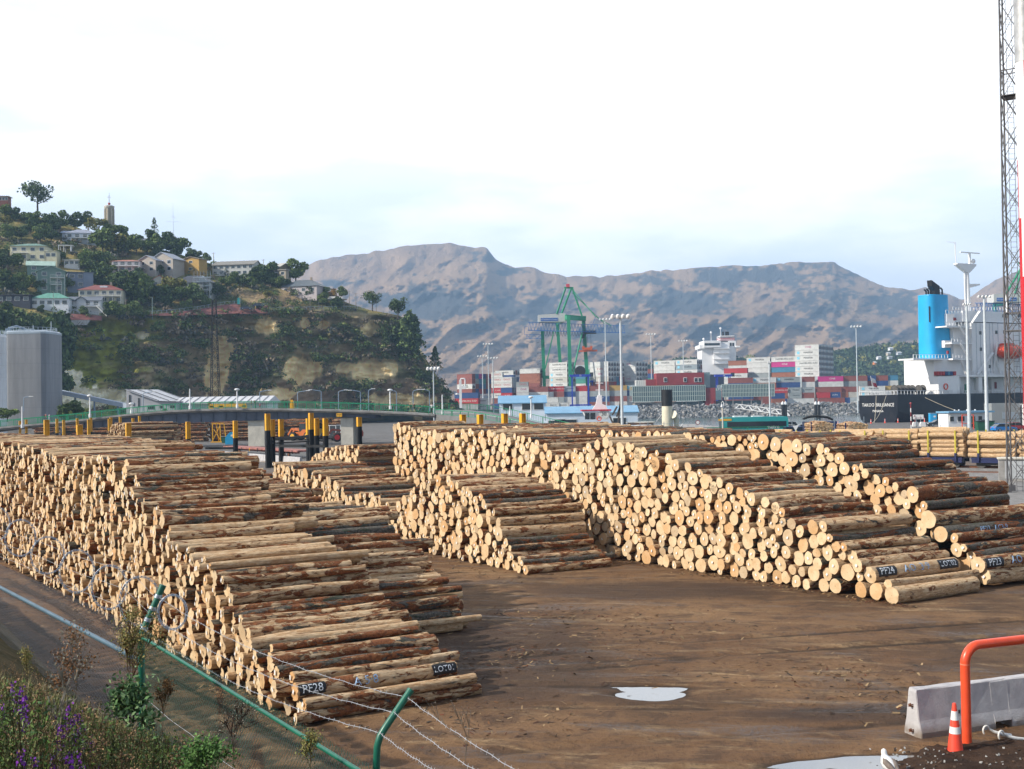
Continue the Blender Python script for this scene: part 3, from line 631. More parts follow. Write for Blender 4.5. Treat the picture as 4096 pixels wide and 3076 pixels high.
chain(0, 15, 1.25, 3.15, True, MGM, 'wire_mesh', 0.0017)
b = MB(fo); b.path([at(0.02, 2.95), at(0.12, 3.04), at(0.3, 3.05)] + [at(s, 3.05) for s in np.linspace(0.6, fL + 1.6, 12)], 0.025, 10); b.to('top_rail', MGP, fence)
b = MB(fo); b.tube(at(0, 2.67, True), at(15.5, 2.67, True), 0.040, 12); b.to('mid_rail', paint('blue_grey_paint', (0.085, 0.145, 0.195), 0.4, 0.15, 4), fence)
b = MB(fo); b.path([at(s, 2.13 + 0.012 * math.sin(s * 3)) for s in np.linspace(0, fL + 1, 20)], 0.0035, 4); b.to('tension_wire', MGW, fence)
tip1 = P(650, 2346, Y1 + 0.15); root1 = P(561, 2548, Y1)
b = MB(fo); b.path([Vector((pA.x, pA.y, 1.0)), Vector((pA.x, pA.y, 2.9)), root1, root1.lerp(tip1, 0.12), tip1], 0.05, 14); b.to('post', MGP, fence)
b = MB(fo); dd = (tip1 - root1).normalized(); b.tube(tip1 - dd * 0.02, tip1 + dd * 0.025, 0.053, 14); b.to('post_cap', MGP, fence)
for t in (0.16, 0.34, 0.56, 0.8):
    c = root1.lerp(tip1, t); b = MB(fo); b.tube(c - dd * 0.028, c + dd * 0.028, 0.056, 14)
    for k_ in (-1, 1): e = c + fd * 0.06 * k_ - fn * 0.03; b.box(e, (0.035, 0.02, 0.05)); b.tube(e - Vector((0.0, 0.03, 0)), e + Vector((0, 0.03, 0.01)), 0.008, 6)
    b.to('clamp', MGA, fence)
b = MB(fo); b.tube((pA.x, pA.y, 1.95), (pA.x, pA.y, 2.02), 0.053, 12); b.to('clamp', paint('white_tape', (0.7, 0.7, 0.7), 0.5), fence)
tip2 = P(1640, 2765, Y2 + 0.18); mid2 = P(1545, 2905, Y2 + 0.05)
b = MB(fo); b.path([Vector((pB.x, pB.y, 1.0)), P(1506, 3050, Y2), P(1509, 2985, Y2), P(1521, 2943, Y2 + 0.02), mid2, mid2.lerp(tip2, 0.5), tip2], 0.033, 14); b.to('post', MGP, fence)
d2 = (tip2 - mid2).normalized(); b = MB(fo); b.tube(tip2 - d2 * 0.012, tip2 + d2 * 0.018, 0.0355, 14); b.to('post_cap', MGP, fence)
w2 = [P(1628, 2790, Y2 + 0.15), P(1575, 2850, Y2 + 0.09), P(1518, 2930, Y2 + 0.02)]; w1 = [root1.lerp(tip1, t) for t in (0.80, 0.45, 0.16)]
w3 = [P(2105, 3085, 8.1), P(1935, 3085, 8.2), P(1768, 3085, 8.3)]
for i in range(3):
    pts = []
    for a, c, n in ((w1[i], w2[i], 34), (w2[i], w3[i] + (w3[i] - w2[i]) * 0.35, 16)):
        L_ = (c - a).length
        for j in range(n + 1):
            t = j / n; p = a.lerp(c, t); p.z -= 0.16 * (L_ / 8) ** 2 * 4 * t * (1 - t); p.z += 0.006 * math.sin(j * 2.3 + i); pts.append(p)
    b = MB(fo); b.path(pts, 0.0032, 4)
    for j in range(len(pts) - 1):
        for t in (0.2, 0.7):
            c = pts[j].lerp(pts[j + 1], t)
            for k_ in range(4): a_ = k_ * 1.57 + j; b.tube(c, c + Vector((math.cos(a_) * 0.006, math.sin(a_) * 0.012, math.sin(a_ + 1) * 0.017)), 0.0016, 3, cap=False)
    b.to('barbed_wire', MGW, fence)
for i, z in enumerate((3.3, 3.55, 3.8)):
    b = MB(fo); b.path([root1.lerp(tip1, (0.2, 0.45, 0.75)[i])] + [at(s, z + 0.02 * math.sin(s), True, 0.1 + 0.12 * i) for s in np.linspace(1.5, 15.5, 12)], 0.0028, 4); b.to('barbed_wire', MGW, fence)
# razor coil: loops centred where the photo shows them, standing across the fence
coil = T('razor_wire', 'flat silver coil of razor wire looped above the fence to the corner post', 'razor wire', tuple(at(6, 3.3, True)))
co = Vector(coil.location)
def ring(c, nrm, r, rz, nm='loop'):
    b = MB(co); nrm = nrm.normalized(); x = nrm.cross(Vector((0, 0, 1))).normalized(); y = Vector((0, 0, 1))
    for dr in (0, 0.022):
        b.path([c + x * math.cos(t) * (r + dr) + y * math.sin(t) * (rz + dr) + nrm * 0.05 * math.sin(t * 0.5) for t in np.linspace(0, 2 * math.pi, 44, endpoint=False)], 0.0042, 4, closed=True)
    for t in np.linspace(0, 2 * math.pi, 34, endpoint=False):
        e = c + x * math.cos(t) * (r + 0.006) + y * math.sin(t) * (rz + 0.006) + nrm * 0.05 * math.sin(t * 0.5); tg_ = (-x * math.sin(t) + y * math.cos(t)); o_ = (x * math.cos(t) + y * math.sin(t))
        b.add([e - tg_ * 0.04 + o_ * 0.02, e - o_ * 0.008, e + tg_ * 0.04 - o_ * 0.02, e + o_ * 0.012], [(0, 1, 2, 3)])
    b.to(nm, paint('bright_razor_steel', (0.50, 0.58, 0.70), 0.35, 0.1, 20, metal=0.4), coil)
for u, v in [(-190, 2015), (-100, 2060), (-14, 2096), (82, 2152), (191, 2222), (308, 2286), (438, 2350), (560, 2405)]:
    s, z = onplane(u, v, (pA.x, pA.y), (ld.x, ld.y)); c = at(s, z, True); vw = Vector((c.x, c.y, 0)).normalized(); nn = (vw + ld * 0.35).normalized()
    ring(c, nn, 0.275 * (1 + 0.05 * math.sin(u)), 0.35 * (1 + 0.04 * math.cos(u)))
c = P(690, 2450, 17.2); ring(c, Vector((c.x, c.y, 0)) + Vector((0.5, 0.2, 0.0)), 0.19, 0.24)
# ------------------------------------------------------------------ weeds on the bank
rs = np.random.RandomState(5)
def t_leafy(h=1.0, cols=((0.09, 0.17, 0.04), (0.15, 0.22, 0.06), (0.07, 0.13, 0.05)), n=70, seed=1, spread=0.16, leaf=0.03):
    r = np.random.RandomState(seed); P_ = []; S_ = []
    for _ in range(4):
        a = r.uniform(0, 6.28); l = r.uniform(0.1, spread * 1.6); e = np.array([math.cos(a) * l, math.sin(a) * l, h * r.uniform(0.7, 1)]); S_.append(((0, 0, 0), e * 0.5 + r.normal(0, 0.02, 3))); S_.append((S_[-1][1], e))
        t = r.uniform(0.15, 1, n // 4); P_.append(e * t[:, None] + r.normal(0, 0.035, (n // 4, 3)))
    L_ = leafs(r, np.concatenate(P_), leaf, 0.5, 0.35); K_ = sticks(S_, 0.004)
    return merge([(L_, colored(L_, cols, r)), (K_, colored(K_, [(0.10, 0.08, 0.04)], r))])
def t_seed(h=1.0, col=((0.32, 0.20, 0.11), (0.40, 0.25, 0.13), (0.24, 0.14, 0.09)), seed=1, n=90):
    r = np.random.RandomState(seed); P_ = []; S_ = [((0, 0, 0), (0.02, 0.01, h))]
    for _ in range(9):
        z = r.uniform(0.45, 0.95) * h; a = r.uniform(0, 6.28); l = r.uniform(0.06, 0.16); e = np.array([math.cos(a) * l, math.sin(a) * l, z + l * 1.1]); S_.append(((0.01, 0, z), e)); P_.append(e + r.normal(0, 0.03, (n // 9, 3)))
    L_ = leafs(r, np.concatenate(P_), 0.012, 0.1, 0.7); K_ = sticks(S_, 0.0028)
    return merge([(L_, colored(L_, col, r)), (K_, colored(K_, [(0.16, 0.11, 0.07)], r))])
def t_grass(seed=1, n=26, cols=((0.28, 0.24, 0.11), (0.18, 0.22, 0.08), (0.38, 0.31, 0.18)), h=0.5):
    r = np.random.RandomState(seed); V = []
    for _ in range(n):
        a = r.uniform(0, 6.28); b0 = np.array([r.normal(0, 0.05), r.normal(0, 0.05), 0]); l = h * r.uniform(0.5, 1.1); le = r.uniform(0.05, 0.5) * l; d = np.array([math.cos(a), math.sin(a), 0]); w = np.array([-d[1], d[0], 0]) * 0.005
        m = b0 + d * le * 0.35 + np.array([0, 0, l * 0.6]); t = b0 + d * le + np.array([0, 0, l]); V += [b0 - w, b0 + w, m + w * 0.8, m - w * 0.8, m - w * 0.8, m + w * 0.8, t + w * 0.1, t - w * 0.1]
    V = np.array(V); return V, colored(V, cols, r)
def t_spike(seed=1, h=0.55):
    r = np.random.RandomState(seed); z = r.uniform(0.55, 1, 44) * h; P_ = np.stack([r.normal(0, 0.018, 44), r.normal(0, 0.018, 44), z], 1); L_ = leafs(r, P_, 0.014, 0.0, 0.8); K_ = sticks([((0, 0, 0), (0, 0, h))], 0.003)
    return merge([(L_, colored(L_, [(0.23, 0.045, 0.42), (0.30, 0.07, 0.52), (0.16, 0.03, 0.33)], r)), (K_, colored(K_, [(0.06, 0.1, 0.03)], r))])
LEAFY = [t_leafy(seed=i) for i in range(4)] + [t_leafy(seed=9 + i, cols=((0.17, 0.21, 0.08), (0.21, 0.25, 0.11), (0.12, 0.18, 0.08)), leaf=0.02, n=110) for i in range(3)]
SEED = [t_seed(seed=i) for i in range(4)] + [t_seed(seed=7 + i, col=((0.19, 0.17, 0.06), (0.14, 0.14, 0.04), (0.24, 0.19, 0.08))) for i in range(2)]
GRS = [t_grass(i) for i in range(4)]; SPK = [t_spike(i) for i in range(3)]
def bankpt(s, p):
    x = pA.x + fd.x * s + fn.x * p; y = pA.y + fd.y * s + fn.y * p
    return x, y, float(bankz(np.array([p]))[0] + 0.22 * (fbm(np.array([x * 1.1]), np.array([y * 1.1]), 4, 21)[0] - 0.5))
_bu = [-200, 0, 90, 200, 300, 400, 520, 620, 720, 850, 1000, 1200, 1400]; _bv = [2650, 2700, 2690, 2740, 2780, 2830, 2870, 2880, 2940, 3000, 3045, 3080, 3120]
def topok(x, y, z, h, slack=0):
    u, v = proj((x, y, z + h)); return -120 < u < 1500 and v > np.interp(u, _bu, _bv) - slack and proj((x, y, z))[1] < 3600
pl, gp, fp, sp_ = [], [], [], []
for _ in range(9000):
    s = rs.uniform(-9, 8.5); p = rs.uniform(-0.15, 3.4); x, y, z = bankpt(s, p); u, v = proj((x, y, z))
    if v > 3330 or v < 2500: continue
    k_ = rs.rand(); h = rs.uniform(0.35, 1.05)
    if k_ < 0.27:
        if topok(x, y, z, h): pl.append((x, y, z, h, rs.randint(7)))
    elif k_ < 0.34:
        if topok(x, y, z, h * 1.1, 60): sp_.append((x, y, z, h, rs.randint(6)))
    elif k_ < 0.60:
        if topok(x, y, z, h * 0.6, 10): gp.append((x, y, z, h * 1.1, rs.randint(4)))
    elif k_ < 0.64 and -60 < u < 420 and v > 2900:
        if topok(x, y, z, 0.6, -60): fp.append((x, y, z, rs.uniform(0.9, 1.35), rs.randint(3)))
scatter('weeds', LEAFY, pl, seed=1, label='green leafy weeds crowding the bank by the fence')
scatter('dry_seed_weeds', SEED, sp_, seed=2, label='rusty dry seed heads standing among the bank weeds')
scatter('grass', GRS, gp, seed=3, label='long straw and green grass on the bank')
scatter('purple_flowers', SPK, fp, seed=4, label='purple flower spikes low in the bank weeds')
def plantthing(name, label, u, v, Y, parts_, cat='plant', h=1.0):
    b0 = P(u, v, Y); r = T(name, label, cat, tuple(b0)); return r
def branchy(seed, h, nb, spread, up=0.8, depth=2):
    r = np.random.RandomState(seed); S = []; tips = []
    def go(p, d, l, k):
        q = p + d * l; S.append((p, q)); tips.append(q)
        if k == 0: return
        for _ in range(nb):
            e = d + r.normal(0, spread, 3); e[2] += up * 0.3; e /= np.linalg.norm(e); go(p + d * l * r.uniform(0.45, 1), e, l * r.uniform(0.45, 0.7), k - 1)
    go(np.zeros(3), np.array([0.05, 0, 1.0]), h * 0.5, depth); return S, np.array(tips)
def weedthing(name, label, u, v, Y, h, seed, nb, spread, lcol, lsize, nl, scol=(0.2, 0.15, 0.1), depth=3, sw=0.006, lj=0.05):
    r0 = T(name, label, 'plant', tuple(P(u, v, Y))); r = np.random.RandomState(seed); S, tips = branchy(seed, h, nb, spread, depth=depth); K_ = sticks(S, sw)
    link('stem', npmesh('stem', K_, np.arange(len(K_)).reshape(-1, 4), MF, False, {'colr': colored(K_, [scol], r)}), r0)
    if nl:
        pts = tips[r.randint(len(tips), size=nl)] + r.normal(0, lj, (nl, 3)); L_ = leafs(r, pts, lsize, 0.3, 0.5)
        link('leaves', npmesh('leaves', L_, np.arange(len(L_)).reshape(-1, 4), MF, False, {'colr': colored(L_, lcol, r)}), r0)
    return r0
OCH = [(0.36, 0.30, 0.11), (0.28, 0.26, 0.09), (0.42, 0.30, 0.13), (0.20, 0.22, 0.08)]
weedthing('tall_weed', 'tall ochre seeding weed standing against the green corner post', 520, 2950, 14.5, 1.55, 3, 5, 0.26, OCH, 0.014, 2600, (0.16, 0.09, 0.05), 3, 0.004, 0.045)
weedthing('leafy_thistle', 'broad green thistle-like plant below the green corner post', 530, 2990, 13.2, 0.75, 6, 6, 0.75, [(0.11, 0.21, 0.08), (0.17, 0.27, 0.13), (0.07, 0.15, 0.06)], 0.035, 900, (0.1, 0.1, 0.05), 3, 0.005, 0.07)
weedthing('brown_seed_weed', 'dark brown dry seed plume to the right of the corner post', 650, 2940, 14.2, 0.75, 8, 4, 0.2, [(0.16, 0.09, 0.04), (0.12, 0.07, 0.035)], 0.012, 900, (0.12, 0.07, 0.04), 3, 0.003, 0.03)
weedthing('dried_flower_weed', 'withered weed with curled grey leaves and orange seed heads', 300, 2850, 13.8, 0.95, 12, 4, 0.5, [(0.30, 0.15, 0.07), (0.22, 0.12, 0.07), (0.26, 0.25, 0.2)], 0.016, 1500, (0.25, 0.2, 0.14), 3, 0.004, 0.05)
weedthing('dead_branch', 'bare pale forked stalk rising from the purple flowers', 215, 3110, 12.0, 1.1, 15, 3, 0.35, [], 0, 0, (0.42, 0.38, 0.32), 3, 0.010)
weedthing('slim_weed', 'slender faded weed poking up behind the mesh at left', 105, 2800, 15.5, 0.75, 21, 4, 0.16, OCH, 0.012, 700, (0.14, 0.1, 0.06), 2, 0.003, 0.03)
weedthing('bare_stalk', 'thin bare stalk with tiny buds in front of the wires', 1858, 3160, 9.2, 0.9, 33, 4, 0.42, [(0.22, 0.18, 0.14)], 0.006, 160, (0.30, 0.26, 0.22), 2, 0.0025, 0.02)
weedthing('green_bush', 'low feathery green bush at the bottom by the mesh', 820, 3150, 10.6, 0.5, 41, 6, 0.7, [(0.09, 0.19, 0.05), (0.13, 0.24, 0.08)], 0.018, 1500, (0.1, 0.12, 0.05), 3, 0.003, 0.05)
weedthing('dark_seed_bush', 'dark spindly dead bush behind the green bush', 930, 3120, 11.2, 0.8, 44, 5, 0.6, [(0.08, 0.06, 0.04), (0.30, 0.28, 0.24)], 0.008, 350, (0.07, 0.05, 0.04), 3, 0.003, 0.03)
weedthing('yellow_weed', 'yellow-green feathery weed against the lower mesh', 1240, 3150, 10.6, 0.55, 47, 4, 0.35, [(0.25, 0.22, 0.07), (0.18, 0.18, 0.06)], 0.012, 500, (0.15, 0.12, 0.06), 3, 0.003, 0.03)
# old timber post at the left edge
w0 = P(8, 3090, 11.5); b = MB(w0); k_ = NB('grey_timber'); o_ = k_.obj(); n_ = k_.noise(k_.mapv(o_, (14, 14, 1.6)), 1, 6, 0.7); k_.col(k_.mix(k_.mr(n_, 0.3, 0.7), (0.05, 0.045, 0.042), (0.17, 0.16, 0.15))); k_.rough(0.9); k_.bump(n_, 0.8, 0.03)
b.path([w0 + Vector((0.02 * math.sin(i * 2), 0, i * 0.11 - 0.3)) for i in range(9)], 0.055, 9, radii=[0.06, 0.062, 0.058, 0.061, 0.057, 0.06, 0.055, 0.05, 0.035]); o = b.to('timber_post', k_.m); o.location = w0; tag(o, 'old weathered timber post at the left edge of the bank', 'post')
# ------------------------------------------------------------------ barrier, pipe rail, cone, gull
k = NB('cast_concrete'); o_ = k.obj(); n1_ = k.noise(o_, 2.5, 6, 0.65); n2_ = k.noise(k.mapv(o_, (1, 1, 0.25)), 4, 5, 0.7); n3_ = k.noise(o_, 26, 4, 0.7)
c_ = k.mix(k.mr(n1_, 0.35, 0.7), (0.50, 0.49, 0.50), (0.37, 0.36, 0.38)); c_ = k.mix(k.mr(n2_, 0.60, 0.78, 0, 0.5), c_, (0.20, 0.18, 0.155)); sz = k.n('ShaderNodeSeparateXYZ'); k.l(o_, sz.inputs[0])
c_ = k.mix(k.math('MULTIPLY', k.mr(sz.outputs['Z'], 0.30, 0.05), k.mr(n1_, 0.35, 0.6, 0.25, 0.9)), c_, (0.21, 0.165, 0.125)); k.col(c_); k.rough(0.85); k.bump(k.math('ADD', n3_, n1_), 0.6, 0.02); MCC = k.m
MRU = paint('rusty_iron', (0.15, 0.06, 0.03), 0.85, 0.4, 12, bump=0.4)
def jersey(loc, rz, L=3.3, label='', notch=(1.75, 2.15), group=None):
    t = T('concrete_barrier', label, 'barrier', loc, rz, group); b = MB(); prof = [(-0.25, 0), (-0.25, 0.12), (-0.18, 0.34), (-0.11, 0.90), (-0.085, 0.92), (0.085, 0.92), (0.11, 0.90), (0.18, 0.34), (0.25, 0.12), (0.25, 0)]
    xs = [0, 0.02] + list(np.linspace(0.4, notch[0], 4)) + [notch[0] + 0.001, notch[1], notch[1] + 0.001] + list(np.linspace(notch[1] + 0.4, L - 0.03, 4)) + [L]; r = np.random.RandomState(3); vs = []; n = len(prof)
    for i, x in enumerate(xs):
        e = 0.94 if i in (0, len(xs) - 1) else 1.0; nn = 0.16 if notch[0] < x <= notch[1] else 0.0
        vs += [(x, y * e + r.normal(0, 0.004), max(z, nn if abs(y) > 0.2 else 0) * (e if z > 0.5 else 1) + (r.normal(0, 0.006) if z > 0.5 else 0)) for y, z in prof]
    fs = [(i * n + j, (i + 1) * n + j, (i + 1) * n + (j + 1) % n, i * n + (j + 1) % n) for i in range(len(xs) - 1) for j in range(n)] + [tuple(range(n)), tuple(range(len(vs) - 1, len(vs) - n - 1, -1))]
    b.add(vs, fs); b.to('body', MCC, t)
    for z in (0.62, 0.14):
        b = MB(); b.path([(0.03 - 0.11 * math.sin(a), 0.035 * math.cos(a), z) for a in np.linspace(0, math.pi, 9)], 0.011, 6)
        b.path([(0.03 - 0.11 * math.sin(a), 0.035 * math.cos(a), z - 0.03) for a in np.linspace(0, math.pi, 9)], 0.011, 6); b.to('lifting_loop', MRU, t)
    for x in (0.95, 2.9): b = MB(); b.box((x, -0.168, 0.42), (0.03, 0.03, 0.07)); b.to('drain_hole', paint('hole_black', (0.02, 0.02, 0.02), 0.9), t)
    return t
g = G(3690, 2962); rz = math.atan2(0.335, 0.942); jersey((g.x - 0.28 * math.sin(rz), g.y + 0.28 * math.cos(rz), 0), rz, label='chipped white concrete barrier with rusty loops behind the orange pipe')
MOR = paint('orange_red_paint', (0.78, 0.085, 0.03), 0.32, 0.08, 3, dirt=0.18, spec=0.5)
g = G(3868, 2988); t = T('pipe_rail', 'bent orange-red steel pipe rail standing beside the traffic cone', 'pipe barrier', (g.x, g.y, 0)); r_ = Vector((0.93, 0.36, 0)); b = MB(); zt = 1.86; q_ = 0.33
b.path([Vector((0, 0, -0.1)), Vector((0, 0, zt - q_))] + [Vector((0, 0, zt - q_)) + r_ * q_ * (1 - math.cos(a)) + Vector((0, 0, q_ * math.sin(a))) for a in np.linspace(0.2, math.pi / 2, 8)] + [r_ * 3.2 + Vector((0, 0, zt))] + [r_ * (3.2 + q_ * math.sin(a)) + Vector((0, 0, zt - q_ * (1 - math.cos(a)))) for a in np.linspace(0.2, math.pi / 2, 8)] + [r_ * 3.53 + Vector((0, 0, -0.1))], 0.087, 22)
b.to('pipe', MOR, t); b = MB(); b.tube((0, 0, zt - q_ - 0.006), (0, 0, zt - q_ + 0.006), 0.0895, 22); b.to('weld_seam', paint('pale_orange', (0.8, 0.3, 0.2), 0.5), t)
MCO = paint('cone_orange', (0.85, 0.07, 0.035), 0.5, 0.06, 4, dirt=0.2); MWH = paint('reflective_white', (0.8, 0.8, 0.8), 0.35, 0.05)
def cone(loc, label, h=0.9, group=None):
    t = T('traffic_cone', label, 'traffic cone', loc, 0.5, group); k = h / 0.9
    b = MB(); b.prism([(-0.19, -0.14), (-0.14, -0.19), (0.14, -0.19), (0.19, -0.14), (0.19, 0.14), (0.14, 0.19), (-0.14, 0.19), (-0.19, 0.14)], (0, 0, 0), (k, 0, 0), (0, k, 0), (0, 0, 0.035 * k)); b.to('base', MCO, t)
    b = MB(); b.lathe((0, 0, 0.03 * k), [(0.145 * k, 0), (0.135 * k, 0.03 * k), (0.036 * k, 0.85 * k), (0.028 * k, 0.87 * k)], 20); b.to('body', MCO, t)
    for z0, z1 in ((0.36, 0.48), (0.60, 0.76)):
        f = lambda z: (0.135 - (z - 0.06) / 0.82 * 0.099 + 0.0035) * k
        b = MB(); b.lathe((0, 0, 0), [(f(z0), z0 * k), (f(z1), z1 * k)], 20); b.to('reflective_band', MWH, t)
    return t
g = G(3822, 3018); CONE = cone((g.x, g.y, 0.03), 'orange cone with two white bands at the foot of the orange pipe')
# gull standing in the puddle, seen from behind
g = G(3553, 3112); t = T('gull', 'white-headed grey-backed gull standing in the large puddle', 'gull', (g.x, g.y, 0), R(106))
t.scale = (1.05, 1.05, 1.05)
MGU = paint('white_plumage', (0.78, 0.78, 0.78), 0.8, 0.04, 8); MGG = paint('grey_brown_plumage', (0.17, 0.14, 0.12), 0.8, 0.3, 14)
b = MB(); pts = [(-0.24, 0, 0.13), (-0.19, 0, 0.155), (-0.11, 0, 0.19), (-0.02, 0, 0.225), (0.05, 0, 0.27), (0.085, 0, 0.32), (0.10, 0, 0.36), (0.105, 0, 0.395), (0.11, 0, 0.43), (0.112, 0, 0.447)]; b.path(pts, 0.05, 14, radii=[0.02, 0.045, 0.082, 0.105, 0.095, 0.064, 0.045, 0.048, 0.036, 0.01]); b.to('body', MGU, t)
for s_ in (-1, 1):
    b = MB(); b.path([(-0.31, 0.012 * s_, 0.13), (-0.22, 0.035 * s_, 0.185), (-0.12, 0.055 * s_, 0.235), (-0.03, 0.066 * s_, 0.275), (0.035, 0.06 * s_, 0.31)], 0.03, 10, radii=[0.006, 0.032, 0.052, 0.05, 0.015]); b.to('wing', MGG, t)
    b = MB(); b.tube((0.0, 0.03 * s_, -0.02), (0.005, 0.03 * s_, 0.19), 0.006, 6); b.box((0.02, 0.03 * s_, -0.01), (0.06, 0.04, 0.006)); b.to('leg', paint('pink_leg', (0.5, 0.28, 0.2), 0.6), t)
    b = MB(); b.ball((0.125, 0.042 * s_, 0.405), 0.007, 8, 5); b.to('eye', MINK, t)
b = MB(); b.path([(0.13, 0, 0.40), (0.175, 0, 0.395), (0.20, 0, 0.38)], 0.01, 8, radii=[0.012, 0.009, 0.003]); b.to('beak', paint('yellow_beak', (0.7, 0.45, 0.06), 0.5), t)
# dark stony soil in the near right corner
def so_(I, J):
    X = 5.7 + I * 0.055; Y = 17.5 + J * 0.055; r = np.sqrt(((X - 9.3) / 3.3) ** 2 + ((Y - 20.2) / 2.3) ** 2) + 0.5 * (fbm(X * 1.3, Y * 1.3, 4, 77) - 0.5)
    z = -0.1 + 0.19 * np.clip((1.05 - r) * 3, 0, 1) + 0.07 * (fbm(X * 4, Y * 4, 4, 55) - 0.5); return np.stack([X, Y, z], 1), {}
struct(link('dark_soil', gridmesh('dark_soil', 130, 90, so_, soil('dark_soil', (0.035, 0.022, 0.016), (0.07, 0.042, 0.028), (0.014, 0.010, 0.009)))), 'dark stony soil heap in the near right corner')
rs = np.random.RandomState(8)
def stones(n, fn_, cols, seed, smin, smax):
    r = np.random.RandomState(seed); V, Fq, Cc = [], [], []
    base = np.array([(x, y, z) for z in (-1, 1) for y in (-1, 1) for x in (-1, 1)], float); fq = np.array([(0, 2, 3, 1), (4, 5, 7, 6), (0, 1, 5, 4), (2, 6, 7, 3), (0, 4, 6, 2), (1, 3, 7, 5)])
    for i in range(n):
        p = fn_(r); s = r.uniform(smin, smax); v = base * (1 + r.normal(0, 0.22, (8, 3))) * np.array([1, r.uniform(0.5, 1), r.uniform(0.3, 0.8)]) * s * 0.6; a = r.uniform(0, 6.28); c, q = math.cos(a), math.sin(a)
        v = np.stack([v[:, 0] * c - v[:, 1] * q, v[:, 0] * q + v[:, 1] * c, v[:, 2] + v[:, 0] * r.normal(0, 0.3)], 1) + p; V.append(v); Fq.append(fq + 8 * i); Cc.append(np.repeat((np.array(cols[r.randint(len(cols))]) * r.uniform(0.7, 1.25))[None], 8, 0))
    return np.concatenate(V), np.concatenate(Fq), np.concatenate(Cc)
def st_(r): x = r.uniform(6.4, 11.5); y = r.uniform(18.6, 21.6); return (x, y, 0.09)
V, Q, Cc = stones(420, st_, [(0.05, 0.035, 0.03), (0.3, 0.29, 0.28), (0.12, 0.08, 0.06), (0.5, 0.49, 0.47)], 4, 0.012, 0.045); o = link('rubble', npmesh('rubble', V, Q, MF, False, {'colr': Cc})); o['kind'] = 'stuff'; o['label'] = 'pebbles and broken bits on the dark soil'
MPW = paint('white_plastic', (0.72, 0.70, 0.66), 0.6, 0.15, 6, dirt=0.4)
for i, (u, v, az, lb) in enumerate([(3945, 2940, 0.35, 'hooked white debris nearest the pipe rail on the dark soil'), (4005, 2960, 0.5, 'second hooked white debris lying on the dark soil')]):
    g = G(u, v, 0.12); t = T('white_hook', lb, 'debris', tuple(g), az); b = MB()
    b.path([(0.0 + 0.07 * math.sin(a), 0, 0.09 + 0.08 * math.cos(a)) for a in np.linspace(-2.4, 1.4, 10)] + [(0.16, -0.03, 0.05), (0.3, -0.08, 0.0), (0.48, -0.12, -0.03)], 0.02, 7, radii=[0.018] * 10 + [0.028, 0.036, 0.03]); b.to('hook', MPW, t)
# bark litter on the mud and along the stack feet
def chips(n, fn_, seed, cols, smin=0.015, smax=0.09):
    r = np.random.RandomState(seed); V = np.zeros((n * 4, 3)); C_ = np.zeros((n * 4, 3))
    for i in range(n):
        x, y = fn_(r); a = r.normal(0.4, 0.9); l = r.uniform(smin, smax); w = l * r.uniform(0.15, 0.4); c, s = math.cos(a), math.sin(a); z = 0.035; t1, t2 = r.normal(0, 0.25, 2)
        for j, (p, q) in enumerate(((-l, -w), (l, -w * 0.6), (l * 0.8, w), (-l * 0.9, w))): V[i * 4 + j] = (x + p * c - q * s, y + p * s + q * c, max(0.018, z + p * t1 + q * t2))
        C_[i * 4:i * 4 + 4] = np.array(cols[r.randint(len(cols))]) * r.uniform(0.6, 1.3)
    return V, C_
dv1 = (math.sin(R(-33.3)), math.cos(R(-33.3)))
def c1(r):
    k = r.rand()
    if k < 0.3: s = r.uniform(-1.5, 30); o = -abs(r.normal(0.1, 0.35)); return A1[0] + dv1[0] * s + a59[0] * o, A1[1] + dv1[1] * s + a59[1] * o
    if k < 0.5: s = r.uniform(-1.0, 14); o = -abs(r.normal(0.05, 0.4)); return A3[0] + dv1[0] * s + a59[0] * o, A3[1] + dv1[1] * s + a59[1] * o
    if k < 0.62: s = r.uniform(-2, 10); o = 4 + r.normal(0, 1.2); return A4[0] + dv1[0] * s + a59[0] * (o - 4.2), A4[1] + dv1[1] * s + a59[1] * (o - 4.2)
    cx, cy = [(0, 29), (0, 31), (4, 33), (-1, 24), (7, 28), (9, 25), (1.5, 36)][r.randint(7)]; return cx + r.normal(0, 1.6), cy + r.normal(0, 1.0)
V, C_ = chips(5000, c1, 9, [(0.10, 0.035, 0.02), (0.06, 0.03, 0.02), (0.04, 0.035, 0.03), (0.16, 0.08, 0.04), (0.35, 0.24, 0.13)])
o = link('bark_litter', npmesh('bark_litter', V, np.arange(len(V)).reshape(-1, 4), MF, False, {'colr': C_})); o['kind'] = 'stuff'; o['label'] = 'scraps of bark littering the mud along the stacks'
# ------------------------------------------------------------------ steel marker posts
MYE = paint('yellow_paint', (0.78, 0.40, 0.02), 0.45, 0.12, 2, dirt=0.35); MBL = paint('black_paint', (0.012, 0.012, 0.013), 0.5, 0.2, 3)
def hbeam(b, x, y, z0, z1, w, t=0.05):
    for s in (-1, 1): b.box((x + s * (w / 2 - t / 2), y, (z0 + z1) / 2), (t, w * 0.9, z1 - z0))
    b.box((x, y, (z0 + z1) / 2), (w - 2 * t, t, z1 - z0))
def stake(loc, h, hy, w, label, rz=0.55, group='yellow-topped black steel posts'):
    t = T('marker_post', label, 'steel post', (loc[0], loc[1], 0), rz, group); b = MB(); hbeam(b, 0, 0, 0, h - hy, w); b.to('lower_shaft', MBL, t)
    b = MB(); hbeam(b, 0, 0, h - hy, h, w); b.box((0, 0, h + 0.02), (w, w * 0.9, 0.04)); b.to('yellow_top', MYE, t); return t
